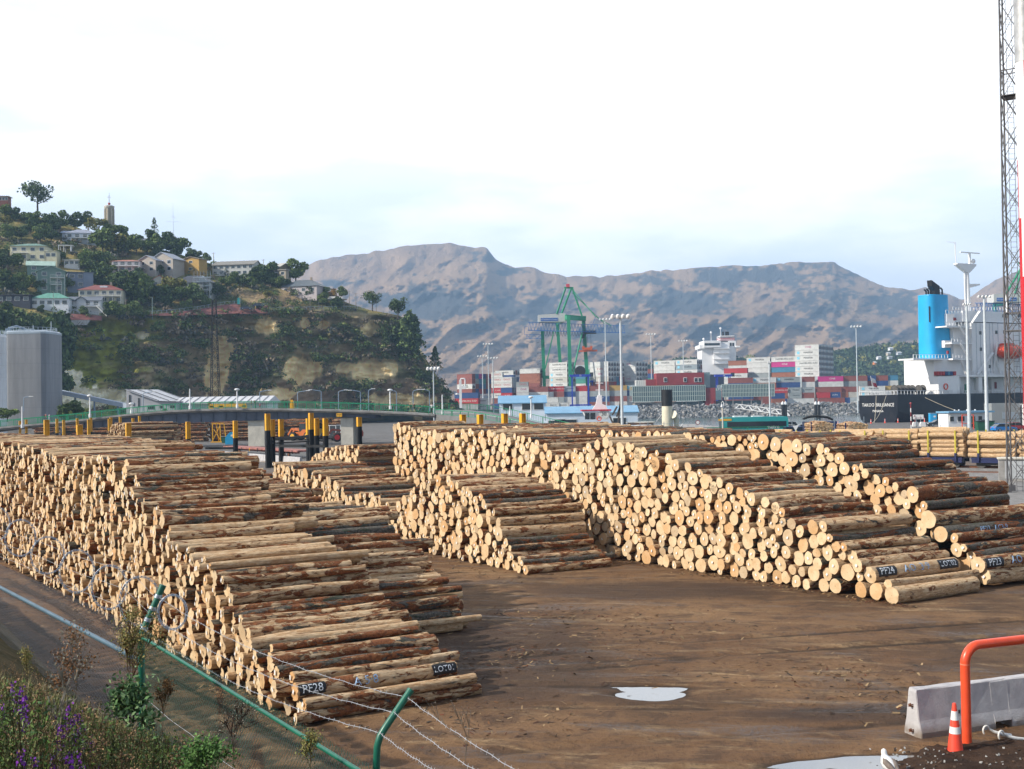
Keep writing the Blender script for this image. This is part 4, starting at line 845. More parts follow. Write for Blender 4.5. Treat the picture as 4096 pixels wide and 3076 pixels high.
_near = [(943, 1684, 1752, 1845, 'black and yellow post standing alone left of the white bridge pier'), (1073, 1656, 1722, 1872, 'tallest black and yellow post of the left cluster under the bridge'), (1091, 1679, 1746, 1870, 'post tucked close behind the tallest one of the left cluster'),
         (1126, 1678, 1746, 1856, 'black and yellow post just right of the close pair under the bridge'), (1236, 1675, 1739, 1850, 'post mostly hidden behind the tallest post of the right cluster'), (1247, 1653, 1718, 1858, 'tallest black and yellow post of the right cluster under the bridge'),
         (1268, 1675, 1742, 1856, 'post right beside the tallest one of the right cluster'), (1304, 1675, 1743, 1860, 'rightmost post of the right cluster beside the low log pile'), (1439, 1670, 1706, 1850, 'yellow-topped post behind the left edge of the long stack'),
         (754, 1688, 1756, 1850, 'yellow-topped post right of the small roadside log stack')]
for u, vt, vy, vb, lb in _near:
    g = G(u, vb); top = P(u, vt, g.y).z; stake(g, top, top - P(u, vy, g.y).z, 0.5, lb)
PST = {q[0]: G(q[0], q[3]) for q in _near}
for i, (u, lb) in enumerate([(1851, 'leftmost of the four yellow post tops behind the long stack'), (1920, 'second of the four yellow post tops behind the long stack'), (2018, 'third of the four yellow post tops behind the long stack'), (2090, 'last yellow post top before the ramp railing, behind the long stack')]):
    p = P(u, [1660, 1660, 1656, 1655][i], 110); stake(p, p.z, 1.9, 0.48, lb)
for i, (u, vt, Y, w) in enumerate([(80, 1685, 200, .38), (105, 1679, 200, .38), (186, 1681, 120, .5), (228, 1676, 190, .38), (255, 1681, 180, .38), (309, 1674, 195, .38), (318, 1701, 115, .5), (355, 1679, 170, .4), (364, 1672, 195, .38), (437, 1676, 190, .38), (444, 1670, 195, .38), (481, 1668, 195, .38), (513, 1694, 118, .5), (532, 1673, 195, .38), (558, 1665, 195, .38)]):
    p = P(u, vt, Y); g_ = ['slim', 'thick'][w > .45]; stake(p, p.z, 1.9 * (1 if w > .45 else 1.2), w, f'{g_} yellow-topped post in the row before the left bridge ramp, {ordw(i + 1)} from the left')
for (a, c, v, y0) in [(1091, 1236, 1757, 0), (1126, 1304, 1783, 0), (1091, 1247, 1773, 1)]:
    p, q = PST[a], PST[c]; z = P(a, v, p.y).z; t = T('cross_beam', {1757: 'upper black beam tying the two post clusters', 1783: 'lower black beam tying the two post clusters', 1773: 'thin black beam between the two post clusters'}[v], 'beam', (p.x, p.y, z)); b = MB((p.x, p.y, z)); b.beam((p.x, p.y - 0.3, z), (q.x, q.y - 0.3, z), 0.2 if y0 == 0 else 0.1, 0.3 if y0 == 0 else 0.15); b.to('beam', MBL, t)
g = PST[943]; z = P(943, 1792, g.y).z; b = MB((g.x, g.y, z)); b.beam((g.x, g.y - 0.3, z), P(822, 1793, g.y), 0.2, 0.28); o = b.to('cross_beam', MBL); o.location = (g.x, g.y, z); tag(o, 'black beam reaching left from the lone post', 'beam')
# ------------------------------------------------------------------ people
MSK = paint('skin', (0.5, 0.3, 0.2), 0.6, 0.05)
def person(loc, rz, label, shirt, legs, hair=(0.05, 0.03, 0.02), pose='walk', h=1.7, lean=0.0, pack=None):
    t = T('person', label, 'person', loc, rz); k = h / 1.75
    J = {'pel': (0, 0, 0.95), 'chest': (0.02 + lean * 0.3, 0, 1.32), 'neck': (0.02 + lean * 0.4, 0, 1.5), 'head': (0.04 + lean * 0.45, 0, 1.63)}
    st = 0.16 if pose == 'walk' else 0.04
    for s, n in ((1, 'l'), (-1, 'r')):
        J['hip' + n] = (0, 0.09 * s, 0.92); J['kn' + n] = (0.5 * st * s + 0.04, 0.10 * s, 0.50); J['an' + n] = (st * s, 0.10 * s, 0.09); J['to' + n] = (st * s + 0.15, 0.11 * s, 0.04)
        J['sh' + n] = (0.02 + lean * 0.35, 0.19 * s, 1.43); up = pose == 'raise'
        J['el' + n] = (0.16 if up else -0.05 * s * (1 if pose == 'walk' else 0), 0.24 * s, 1.30 if up else 1.16); J['ha' + n] = (0.26, 0.10 * s, 1.52) if up else (0.12, 0.22 * s, 0.92)
    E_ = [('pel', 'chest'), ('chest', 'neck'), ('neck', 'head')]
    for n in 'lr': E_ += [('pel', 'hip' + n), ('hip' + n, 'kn' + n), ('kn' + n, 'an' + n), ('an' + n, 'to' + n), ('chest', 'sh' + n), ('sh' + n, 'el' + n), ('el' + n, 'ha' + n)]
    RR = {'pel': .135, 'chest': .15, 'neck': .055, 'head': .105}; R2 = {'hip': .09, 'kn': .058, 'an': .042, 'to': .035, 'sh': .06, 'el': .043, 'ha': .032}
    names = list(J); me = bpy.data.meshes.new('body'); me.from_pydata([tuple(c * k for c in J[n]) for n in names], [(names.index(a), names.index(b_)) for a, b_ in E_], []); o = link('body', me)
    m = o.modifiers.new('s', 'SKIN'); o.modifiers.new('u', 'SUBSURF').levels = 1
    for i, n in enumerate(names): r_ = RR.get(n) or R2[n[:2] if n[:2] != 'hi' else 'hip']; me.skin_vertices[0].data[i].radius = (r_ * k, r_ * k)
    me.skin_vertices[0].data[0].use_root = True
    dg = bpy.context.evaluated_depsgraph_get(); ev = bpy.data.meshes.new_from_object(o.evaluated_get(dg)); o.modifiers.clear(); o.data = ev
    ms = [MSK, paint('cloth_%02d%02d%02d' % tuple(int(c * 50) for c in shirt), shirt, 0.8), paint('cloth_%02d%02d%02d' % tuple(int(c * 50) for c in legs), legs, 0.8), paint('hair_%d' % int(hair[0] * 99), hair, 0.8)]
    ev.materials.clear(); [ev.materials.append(q) for q in ms]; short = legs[0] > 0.03 or pose == 'walk'
    for p in ev.polygons:
        c = p.center / k; p.use_smooth = True
        p.material_index = 3 if (c.z > 1.66 or (c.z > 1.56 and c.x < 0.02 + lean * .4)) else (0 if c.z > 1.48 else (1 if c.z > 0.95 and abs(c.y) < 0.235 else (2 if (c.z > (0.6 if short else 0.1) and abs(c.y) < 0.2) else 0)))
    o.parent = t
    if pack: b = MB(); b.prism([(-0.13, 0.0), (0.13, 0.0), (0.15, 0.2), (0.1, 0.45), (-0.1, 0.45), (-0.15, 0.2)], (-0.30 * k, 0, 1.0 * k), (0, k, 0), (0, 0, k), (0.16 * k, 0, 0)); b.to('backpack', paint('pack', pack, 0.8), t)
    return t
# ------------------------------------------------------------------ road bridge
MGN = paint('bridge_green', (0.015, 0.27, 0.13), 0.45, 0.12, 1); MDC = paint('weathered_concrete', (0.30, 0.29, 0.28), 0.9, 0.25, 0.8, bump=0.3, dirt=0.5); MGI = paint('girder_grey', (0.12, 0.14, 0.19), 0.55, 0.2, 0.6, dirt=0.3)
MAS = paint('asphalt', (0.17, 0.17, 0.172), 0.9, 0.15, 0.5, bump=0.2); MPC = paint('pale_concrete', (0.60, 0.57, 0.50), 0.9, 0.12, 0.7, bump=0.2, dirt=0.25)
bp_ = [(-260, 1742), (0, 1708), (190, 1691), (330, 1677), (480, 1660), (590, 1649), (700, 1641), (800, 1637), (900, 1634.5), (1020, 1634), (1150, 1635), (1290, 1638), (1500, 1645), (1640, 1651), (1740, 1658)]
BY = 200.0; bpt = [P(u, v, BY) for u, v in bp_]; br = T('road_bridge', 'curving road bridge with green railings and deep grey steel girders', 'bridge', (bpt[9].x, BY, 0)); bo = Vector(br.location)
back = Vector((0, 9.5, 0)); b = MB(bo)
for p, q in zip(bpt, bpt[1:]):
    vs = [p, q, q + back, p + back]; lo = [v - Vector((0, 0, 0.55)) for v in vs]; b.add([*vs, *lo], [(0, 1, 2, 3), (7, 6, 5, 4), (0, 4, 5, 1), (2, 6, 7, 3)])
    vs = [p + Vector((0, -0.28, -0.12)), q + Vector((0, -0.28, -0.12))]; b.beam(vs[0], vs[1], 0.5, 0.32)
b.to('deck', MDC, br); b = MB(bo)
for y_ in (0.6, 4.7, 8.8):
    for i, (p, q) in enumerate(zip(bpt[3:12], bpt[4:13])):
        d = [1.0, 1.35, 1.6, 1.7, 1.7, 1.65, 1.5, 1.2, 0.7, 0.6][i:i + 2]; o_ = Vector((0, y_, -0.55)); a, c = p + o_, q + o_; b.add([a, c, c - Vector((0, 0, d[1])), a - Vector((0, 0, d[0]))], [(0, 1, 2, 3)])
        b.add([v + Vector((0, dy, 0)) for dy in (-0.25, 0.25) for v in (c - Vector((0, 0, d[1])), a - Vector((0, 0, d[0])))], [(0, 1, 3, 2)])
        n = max(2, int((c - a).length / 1.6))
        if y_ < 1:
            for j in range(n): t_ = j / n; e = a.lerp(c, t_); dd_ = d[0] + (d[1] - d[0]) * t_; b.box((e.x, e.y - 0.12, e.z - dd_ / 2), (0.06, 0.24, dd_ - 0.02))
b.to('steel_girder', MGI, br)
def railing(path, parent, off, h=1.1, name='railing', mat=None, post=3.2, bal=0.32, r=0.05):
    b = MB(off)
    for p, q in zip(path, path[1:]):
        L = (q - p).length; up_ = Vector((0, 0, 1)); b.beam(p + up_ * h, q + up_ * h, 0.09, 0.09); b.beam(p + up_ * 0.14, q + up_ * 0.14, 0.05, 0.05)
        for j in range(int(L / post) + 1): e = p.lerp(q, min(1, j * post / L)); b.box(e + up_ * h / 2, (0.11, 0.11, h))
        for j in range(int(L / bal)): e = p.lerp(q, j * bal / L); b.box(e + up_ * (h / 2 + 0.07), (0.03, 0.03, h - 0.14))
    return b.to(name, mat or MGN, parent)
railing([p + Vector((0, 0.15, 0)) for p in bpt[:12]], br, bo); railing([p + Vector((0, 9.2, 0.15)) for p in bpt], br, bo)
railing([p + Vector((0, -0.35, -0.25)) for p in bpt[11:]], br, bo, 1.45)
for (u0, u1, vb, lit_) in [(962, 1030, 1790, 1), (1392, 1440, 1772, 0)]:
    g = G((u0 + u1) / 2, vb); w = (u1 - u0) * g.y / F; b = MB(bo); zt = 4.6
    b.prism([(-w * 0.48, -0.3), (w * 0.5, -0.3), (w * 0.5, zt), (-w * 0.5, zt)], (g.x, BY + 0.8, 0), (1, 0, 0), (0, 0, 1), (0, 7.8, 0)); b.to('pier', MPC, br)
p = P(1357, 1660, BY - 0.6); b = MB(bo); b.box(p, (0.95, 0.06, 0.62)); s_ = b.to('height_sign', MYE, br); b = MB(bo); letters(b, '4.93m', 0.3, p + Vector((0, -0.04, 0.05)), (1, 0, 0), (0, 0, 1)); b.to('lettering', MBL, s_); b = MB(bo); b.add([p + Vector((x_, -0.045, z_)) for x_, z_ in ((-0.1, -0.15), (0.1, -0.15), (0, -0.27))], [(0, 2, 1)]); b.to('arrow', MBL, s_)
# descending ramp to the right of the bridge
rp = [((1740, 1640, 209.7), (1740, 1658, 200)), ((1800, 1638, 212), (1810, 1664, 194)), ((1880, 1640, 213), (1900, 1672, 186)), ((1960, 1648, 213), (2000, 1690, 180)), ((2050, 1664, 212), (2120, 1716, 172)), ((2200, 1700, 208), (2260, 1745, 166)), ((2350, 1735, 204), (2420, 1770, 162)), ((2480, 1762, 200), (2560, 1795, 160))]
fp_ = [P(*a) for a, _ in rp]; np_ = [P(*a) for _, a in rp]; rm = T('bridge_ramp', 'grey asphalt ramp with green railings descending to the right off the bridge', 'ramp', tuple(fp_[3])); ro = Vector((fp_[3].x, fp_[3].y, 0)); rm.location = ro; b = MB(ro)
for i in range(len(rp) - 1):
    vs = [np_[i], np_[i + 1], fp_[i + 1], fp_[i]]; b.add(vs, [(0, 1, 2, 3)]); lo = [Vector((v.x, v.y, -0.1)) for v in vs]; b.add([*vs, *lo], [(0, 4, 5, 1), (2, 6, 7, 3)])
b.to('road_surface', MAS, rm); railing([v + Vector((0, -0.2, 0)) for v in fp_], rm, ro, 1.15, bal=0.5); railing([v + Vector((0, 0.3, 0)) for v in np_], rm, ro, 0.9, bal=0.5)
b = MB(ro)
for i in range(len(rp) - 1): b.add([np_[i].lerp(fp_[i], 0.5) + Vector((0, 0, 0.03)), np_[i + 1].lerp(fp_[i + 1], 0.5) + Vector((0, 0, 0.03)), np_[i + 1].lerp(fp_[i + 1], 0.53) + Vector((0, 0, 0.03)), np_[i].lerp(fp_[i], 0.53) + Vector((0, 0, 0.03))], [(0, 1, 2, 3)])
b.to('centre_line', MPW, rm)
# lamps on and behind the bridge
MWP = paint('white_pole_paint', (0.72, 0.73, 0.75), 0.45, 0.06)
def bollamp(u, vt, vb, Y, label, head=True):
    p = P(u, vb, Y); h = P(u, vt, Y).z - p.z; t = T('bridge_lamp', label, 'lamp post', tuple(p), 0, 'white posts along the bridge'); b = MB(); b.lathe((0, 0, 0), [(0.22, 0), (0.22, 0.5), (0.12, 0.7), (0.10, h - 0.3)], 10); b.to('pole', MWP, t)
    b = MB(); b.lathe((0, 0, h - 0.35), [(0.1, 0), (0.42 if head else 0.1, 0.12), (0.45 if head else 0.09, 0.28), (0.2 if head else 0.05, 0.42)], 12); b.to('lamp_head', MWP, t); return t
for a in [(89, 1627, 1712, 197, 'plain white post on the left bridge ramp', False), (360, 1580, 1670, 199, 'white globe lamp between silo and shed on the bridge ramp'), (526, 1612, 1655, 203, 'short white lamp in front of the grey shed'), (760, 1556, 1637, 199, 'plain white post before the long shed roof', False), (949, 1555, 1633, 199, 'white globe lamp above the white bridge pier'), (1561, 1557, 1637, 203, 'white lamp with a blue sign left of the walkers'), (1770, 1580, 1658, 199, 'slim plain post where the ramp starts', False), (2125, 1586, 1671, 206, 'white lamp on the ramp before the blue-roofed house'), (2040, 1626, 1662, 207, 'short white post on the ramp by the house gable', False)]: bollamp(*a)
p = P(1843, 1632, 205); h = P(1843, 1520, 205).z - p.z; t = T('camera_mast', 'thick white mast with a square loop head at the top of the ramp', 'mast', tuple(p)); b = MB(); b.box((0, 0, h / 2), (0.42, 0.35, h)); b.to('pole', MWP, t); b = MB(); b.path([(0, 0, h), (0.15, 0, h + 0.25), (0.75, 0, h + 0.25), (0.85, 0, h - 0.1), (0.8, 0, h - 1.2)], 0.13, 6); b.box((0.6, 0, h - 1.3), (0.7, 0.3, 0.5)); b.to('head', MWP, t)
b = MB(); b.lathe((-0.6, 0, h - 2.6), [(0.1, 0), (0.35, 0.1), (0.2, 0.3)], 8); b.beam((0, 0, h - 2.6), (-0.6, 0, h - 2.5), 0.1); b.to('lamp_head', MWP, t)
MSL = paint('lamp_steel_blue', (0.20, 0.27, 0.36), 0.45, 0.1)
def armlamp(u, du, vt, vb, Y, label):
    p = P(u, vb, Y); h = P(u, vt, Y).z - p.z; dx = du * Y / F; t = T('street_lamp', label, 'street lamp', tuple(p), 0, 'street lamps beyond the bridge'); b = MB(); b.path([(0, 0, 0), (0, 0, h * 0.9), (dx * 0.15, 0, h * 0.94), (dx, 0, h)], 0.09, 6); b.to('pole', MSL, t); b = MB(); b.box((dx * 1.05, 0, h), (0.8, 0.3, 0.14)); b.to('lamp_head', MWP, t)
for i, (u, du, vt) in enumerate([(1040, 38, 1561), (1191, 40, 1563), (1286, -42, 1558), (1355, 28, 1560), (1443, -40, 1560), (1475, 18, 1555), (1587, -22, 1560), (1653, 22, 1558), (1719, -24, 1557), (573, 42, 1567), (95, 28, 1586)]):
    armlamp(u, du, vt, 1645, 235, f'slim blue-grey street lamp before the cliff, {ordw(i + 1) if i < 9 else ["next to the grey shed", "in front of the silo"][i - 9]}' + (' from the left' if i < 9 else ''))
# people on the bridge
def onbr(u, v, Y=201.5): return tuple(P(u, v, Y))
person(onbr(183, 1692), R(20), 'walker with red top and pack on the left bridge ramp', (0.35, 0.07, 0.06), (0.2, 0.18, 0.16), pack=(0.25, 0.12, 0.08))
person(onbr(197, 1691), R(10), 'walker in a pale dress beside the red-topped one on the ramp', (0.55, 0.6, 0.7), (0.5, 0.55, 0.65), hair=(0.3, 0.2, 0.1), h=1.6)
person(onbr(1006, 1636), R(200), 'person in dark green leaning by the railing above the white pier', (0.03, 0.07, 0.04), (0.05, 0.05, 0.06), pose='stand')
person(onbr(1022, 1636), R(185), 'person in black bending over the railing', (0.02, 0.02, 0.025), (0.02, 0.02, 0.02), pose='stand', lean=0.5)
person(onbr(1040, 1636), R(150), 'small child in pink holding the railing', (0.6, 0.08, 0.2), (0.05, 0.05, 0.06), pose='stand', h=1.05)
person(onbr(1641, 1652), R(-60), 'walker in khaki with a pack at the end of the bridge', (0.12, 0.13, 0.08), (0.2, 0.17, 0.12), pack=(0.05, 0.06, 0.05))
person(onbr(1656, 1651), R(-60), 'walker in maroon top beside the khaki one', (0.15, 0.04, 0.04), (0.03, 0.03, 0.04))
person(onbr(1727, 1653), R(250), 'person in white top photographing at the top of the ramp', (0.7, 0.7, 0.7), (0.03, 0.03, 0.035), pose='raise')
p = P(1168, 1640, 202); t = T('yellow_pump_cover', 'tall folded yellow thing standing on the bridge footpath', 'yellow cover', tuple(p)); b = MB(); b.prism([(-0.35, 0), (0.35, 0), (0.3, 1.3), (0.15, 1.75), (-0.2, 1.75), (-0.32, 1.2)], (-0.02, 0, 0), (1, 0, 0), (0, 0, 1), (0, 0.5, 0)); b.prism([(-0.12, 0), (0.1, 0), (0.06, 1.5), (-0.06, 1.5)], (0.02, -0.09, 0), (1, 0, 0), (0, 0, 1), (0, 0.09, 0)); b.to('cover', MYE, t); b = MB(); b.ball((-0.1, 0.2, 1.85), 0.2, 8, 6); b.ball((0.2, 0.2, 1.8), 0.17, 8, 6); b.to('top', paint('dark_brown', (0.08, 0.05, 0.03), 0.8), t)
# ------------------------------------------------------------------ things beneath and before the bridge
g0, g1 = G(874, 1832), G(1205, 1862); dv = (g1 - g0); n = 5; rz = math.atan2(dv.y, dv.x)
for i in range(n):
    p = g0.lerp(g1, i / n); jb = jersey((p.x, p.y, 0.0), rz, dv.length / n - 0.08, f'long white kerb barrier below the bridge, {ordw(i + 1)} from the left', (1.0, 1.2), 'white barriers below the bridge')
g = G(925, 1777); t = T('blue_tank', 'bright blue rounded plastic tank beneath the bridge', 'tank', tuple(g)); MBT = paint('bright_blue_plastic', (0.03, 0.38, 0.75), 0.4, 0.06); b = MB()
b.prism([(-0.95, 0), (0.75, 0), (0.85, 0.3), (0.85, 1.9), (0.7, 2.15), (0.3, 2.25), (-0.1, 2.2), (-0.7, 1.6), (-0.95, 1.1)], (0, -0.7, 0), (1, 0, 0), (0, 0, 1), (0, 1.4, 0)); b.to('body', MBT, t); b = MB(); b.box((0.35, -0.72, 1.6), (0.5, 0.03, 0.35)); b.to('notice', MWH, t)
p = G(895, 1772); t = T('green_bin', 'dark green bin between the yellow frame and the blue tank', 'bin', tuple(p)); b = MB(); b.prism([(-0.35, 0), (0.35, 0), (0.45, 1.15), (-0.45, 1.15)], (0, 0, 0), (1, 0, 0), (0, 0, 1), (0, 0.7, 0)); b.to('body', paint('bin_green', (0.02, 0.1, 0.06), 0.5), t); b = MB(); b.box((0, 0.35, 1.2), (1.0, 0.85, 0.08)); b.to('lid', MGA, t)
g = G(870, 1770); t = T('lifting_frame', 'tall yellow lattice lifting frame standing beneath the bridge', 'lifting frame', tuple(g)); b = MB()
for (x0, x1) in ((-0.9, -1.15), (0.6, 0.3)): b.beam((x0, 0, 0), (x1 + 0.2, 0, 3.7), 0.16); b.beam((x0 + 1.1, 0.3, 0), (x1 + 0.9, 0.2, 3.7), 0.16)
b.beam((-0.9, 0, 0.4), (0.6, 0, 3.4), 0.12); b.beam((0.6, 0, 0.4), (-0.7, 0, 2.6), 0.12); b.beam((-1.0, 0, 3.7), (1.2, 0.1, 3.7), 0.18); b.beam((-1.3, 0, 0.1), (1.9, 0, 0.1), 0.25); b.to('frame', MYE, t)
cone(tuple(G(827, 1762)), 'lone orange cone left of the yellow lifting frame', 1.0)
MTY = paint('tyre_rubber', (0.02, 0.02, 0.02), 0.85, 0.2)
def wheel(par, x, y, r, w, rim=MYE, nm='wheel'):
    b = MB(); b.lathe((x, y - w / 2, r), [(r * 0.72, 0), (r, w * 0.12), (r, w * 0.88), (r * 0.72, w)], 16, (0, 1, 0)); q = b.to(nm, MTY, par); b = MB(); b.lathe((x, y - w / 2 - 0.01, r), [(r * 0.6, 0), (r * 0.25, 0.05), (r * 0.25, w), (r * 0.6, w + 0.02)], 12, (0, 1, 0)); b.to('rim', rim, q); return q
MGL = paint('dark_glass', (0.02, 0.03, 0.04), 0.12, 0.1, spec=0.7)
def loader(loc, rz, label, body, rim):
    t = T('log_loader', label, 'wheel loader', loc, rz, 'log yard machines'); mb = paint('machine_%d' % int(body[1] * 99), body, 0.45, 0.1, dirt=0.2); b = MB(); b.prism([(-3.1, 0.9), (0.2, 0.9), (0.2, 1.7), (-0.4, 2.2), (-3.0, 2.1), (-3.2, 1.6)], (0, -0.75, 0), (1, 0, 0), (0, 0, 1), (0, 1.5, 0)); b.box((1.2, 0, 1.2), (2.2, 1.1, 0.9)); b.to('body', mb, t)
    b = MB(); b.prism([(-0.9, 2.2), (0.5, 1.8), (0.6, 2.3), (0.35, 3.4), (-0.8, 3.4)], (0, -0.7, 0), (1, 0, 0), (0, 0, 1), (0, 1.4, 0)); c = b.to('cab', MGL, t); b = MB(); b.box((-0.25, 0, 3.45), (1.4, 1.5, 0.12)); b.to('cab_roof', mb, c)
    for y in (-0.5, 0.5): b = MB(); b.beam((0.6, y, 2.0), (2.6, y, 2.3), 0.2, 0.35); b.beam((2.6, y, 2.3), (3.5, y, 1.1), 0.2, 0.3); b.to('arm', mb, t)
    b = MB(); b.path([(3.4, 0, 1.2), (3.9, 0, 1.7), (4.5, 0, 1.6), (4.8, 0, 1.0)], 0.15, 6); b.path([(3.4, 0, 1.0), (3.8, 0, 0.4), (4.4, 0, 0.2), (5.0, 0, 0.25)], 0.15, 6); b.to('grapple', MBL, t)
    for x in (-1.9, 1.7):
        for y in (-1.15, 1.15): wheel(t, x, y, 0.85, 0.6, rim)
    return t
loader(tuple(G(1215, 1762)), R(150), 'orange and yellow wheel loader parked beneath the bridge', (0.55, 0.14, 0.03), MYE)
loader(tuple(G(1262, 1758)), R(205), 'yellow wheel loader close behind the post cluster', (0.6, 0.34, 0.03), MYE)
loader(tuple(G(1385, 1766)), R(190), 'red-wheeled loader beside the right bridge pier', (0.25, 0.06, 0.04), paint('red_rim', (0.5, 0.03, 0.04), 0.5))
p = G(1152, 1756); t = T('excavator', 'yellow excavator with its boom raised beneath the bridge', 'excavator', tuple(p), R(10)); b = MB()
for y in (-1.1, 1.1): q = MB(); q.prism([(-1.9, 0.1), (-1.6, -0.0), (1.6, 0.0), (1.9, 0.1), (2.0, 0.5), (1.6, 0.9), (-1.6, 0.9), (-2.0, 0.5)], (0, y - 0.3, 0), (1, 0, 0), (0, 0, 1), (0, 0.6, 0)); q.to('track', MTY, t)
b.prism([(-2.2, 1.0), (1.2, 1.0), (1.2, 1.5), (0.2, 1.7), (0.1, 2.1), (-2.2, 2.1)], (0, -1.2, 0), (1, 0, 0), (0, 0, 1), (0, 2.4, 0)); b.to('body', MYE, t); b = MB(); b.prism([(0.0, 1.6), (1.3, 1.6), (1.2, 2.9), (0.1, 2.9)], (0, -1.2, 0), (1, 0, 0), (0, 0, 1), (0, 0.9, 0)); b.to('cab', MGL, t)
b = MB(); b.beam((0.8, 0.2, 1.5), (0.6, 0.2, 3.9), 0.3, 0.45); b.beam((0.6, 0.2, 3.9), (1.4, 0.2, 4.4), 0.3, 0.4); b.to('boom', MYE, t); b = MB(); b.beam((1.4, 0.2, 4.4), (2.6, 0.2, 2.4), 0.25, 0.35); b.to('stick', MYE, t); b = MB(); b.path([(2.6, 0.2, 2.4), (2.2, 0.2, 1.9), (2.5, 0.2, 1.4)], 0.14, 6); b.path([(2.6, 0.2, 2.4), (3.1, 0.2, 1.9), (2.8, 0.2, 1.4)], 0.14, 6); b.to('grapple', MBL, t)
p = G(1338, 1763); t = T('parked_truck', 'dark truck cab with white frame behind the marker posts', 'truck', tuple(p), R(80)); b = MB(); b.box((0, 0, 0.9), (5.5, 2.3, 0.5)); b.box((1.8, 0, 2.0), (1.8, 2.3, 1.9)); b.to('body', paint('truck_slate', (0.06, 0.07, 0.08), 0.4), t); b = MB(); b.box((2.72, 0, 2.35), (0.04, 2.0, 0.8)); b.to('windscreen', MGL, t); b = MB()
for x in (-2.4, 0.4):
    for y in (-1.1, 1.1): b.beam((x, y, 1.15), (x, y, 3.0), 0.1)
b.beam((-2.4, -1.1, 3.0), (0.4, -1.1, 3.0), 0.1); b.beam((-2.4, -1.1, 3.0), (-2.4, 1.1, 3.0), 0.1); b.beam((-2.4, 1.1, 3.0), (0.4, 1.1, 3.0), 0.1); b.to('white_frame', MWP, t)
for x in (-1.8, 1.8):
    for y in (-1.0, 1.0): wheel(t, x, y, 0.5, 0.3, MGA)
# flat wagon seen edge-on behind the white barriers
MPK = paint('faded_red_oxide', (0.32, 0.13, 0.11), 0.8, 0.3, 1.5, dirt=0.3)
q0, q1 = G(925, 1812), G(1225, 1834); dv = q1 - q0; t = T('flat_wagon', 'faded pink-red empty flat wagon behind the white barriers', 'rail wagon', tuple(q0), math.atan2(dv.y, dv.x)); L = dv.length; b = MB(); b.box((L / 2, 0, 0.95), (L, 2.4, 0.22)); b.box((L / 2, 0, 0.7), (L * 0.8, 0.6, 0.3)); b.to('deck', MPK, t)
for i in range(9): b = MB(); b.box((L * (0.06 + 0.11 * i), -1.22, 0.8), (0.12, 0.06, 0.5)); b.to('stake_pocket', MYE if i % 3 == 0 else MBL, t)
for x in (0.14, 0.2, 0.8, 0.86): wheel(t, L * x, -0.75, 0.42, 0.12, MRU)
# ------------------------------------------------------------------ loaded log train on the right
td = Vector((-0.80, 0.60, 0)).normalized(); tn = Vector((td.y, -td.x, 0)); tn = tn if tn.y < 0 else -tn
T0 = Vector((41.4, 104.2, 0)) - td * 11.5; MNV = paint('wagon_blue', (0.013, 0.02, 0.085), 0.5, 0.15, dirt=0.2); MST = paint('stanchion_yellow', (0.50, 0.42, 0.05), 0.5, 0.2); MUG = paint('underframe_grey', (0.09, 0.085, 0.08), 0.8, 0.3)
rz = math.atan2(td.y, td.x); LB = 4.08; tp = []; rs = np.random.RandomState(99); wl = MB()
def wagon():
    t = T('log_wagon', 'rail wagon loaded with peeled logs behind yellow stanchions, nearest at right', 'rail wagon', tuple(T0), rz, 'log wagons of the train'); b = MB(); L = 3 * LB; b.box((L / 2, 0, 0.98), (L - 0.5, 2.5, 0.14)); b.box((L / 2, 1.15, 0.78), (L - 0.6, 0.16, 0.36)); b.box((L / 2, -1.15, 0.78), (L - 0.6, 0.16, 0.36)); b.box((L / 2, 0, 0.7), (L - 1, 0.5, 0.4)); b.to('deck', MNV, t)
    for k_ in range(3):
        for x in (0.8, LB - 0.9):
            for y in (-1.3, 1.3):
                q = MB(); q.beam((k_ * LB + x, y, 0.75), (k_ * LB + x, y, 1.45), 0.22, 0.16); pk = q.to('stanchion_pocket', MNV, t); q = MB(); q.beam((k_ * LB + x, y, 1.45), (k_ * LB + x, y, 3.45), 0.12, 0.12); q.to('stanchion', MST, pk)
    for x in (1.9, L - 1.9):
        q = MB(); q.prism([(-1.3, 0.35), (1.3, 0.35), (1.1, 0.65), (0.3, 0.3), (-0.3, 0.3), (-1.1, 0.65)], (x, -1.0, 0.1), (1, 0, 0), (0, 0, 1), (0, 2.0, 0)); bg = q.to('bogie', MUG, t)
        for dx in (-0.9, 0.9):
            for y in (-0.8, 0.8): q = MB(); q.lathe((x + dx, y - 0.07, 0.52), [(0.44, 0), (0.46, 0.04), (0.42, 0.14)], 14, (0, 1, 0)); q.to('wheel', MUG, bg)
    for y in (-1.24,): q = MB(); q.box((L * 0.62, y - 0.02, 0.78), (0.9, 0.02, 0.24)); q.to('number_plate', MST, t)
    return t
w0_ = wagon(); NWG = 5
for w_ in range(1, NWG): p = T0 + td * w_ * (3 * LB + 0.25); dup(w0_, p, rz, ['', 'second', 'third', 'fourth', 'farthest'][w_] + ' loaded log wagon along the train, counted from the lattice tower')
parts = []
for w_ in range(NWG):
    for k_ in range(3):
        base = T0 + td * (w_ * (3 * LB + 0.25) + k_ * LB + 0.15); hh = rs.uniform(2.2, 2.7); cs = pack([(-1.15, hh - 0.2), (0, hh + 0.1), (1.15, hh - 0.2)], -1.05, 1.05, 0.19, 0.025, rs)
        for (s, z, r) in cs:
            V, Q, LC = loggeo(3.9 * rs.uniform(0.97, 1.03), r, rs.uniform(0.0, 0.12), rs, 4, 12, rag=0.7); p = base + tn * s; q = dict(p=(p.x + td.x * rs.uniform(-.1, .1), p.y, 1.05 + z), yaw=rz, pit=0); parts.append((place(V, q), Q, LC, rs.uniform(0, 0.10), 12))
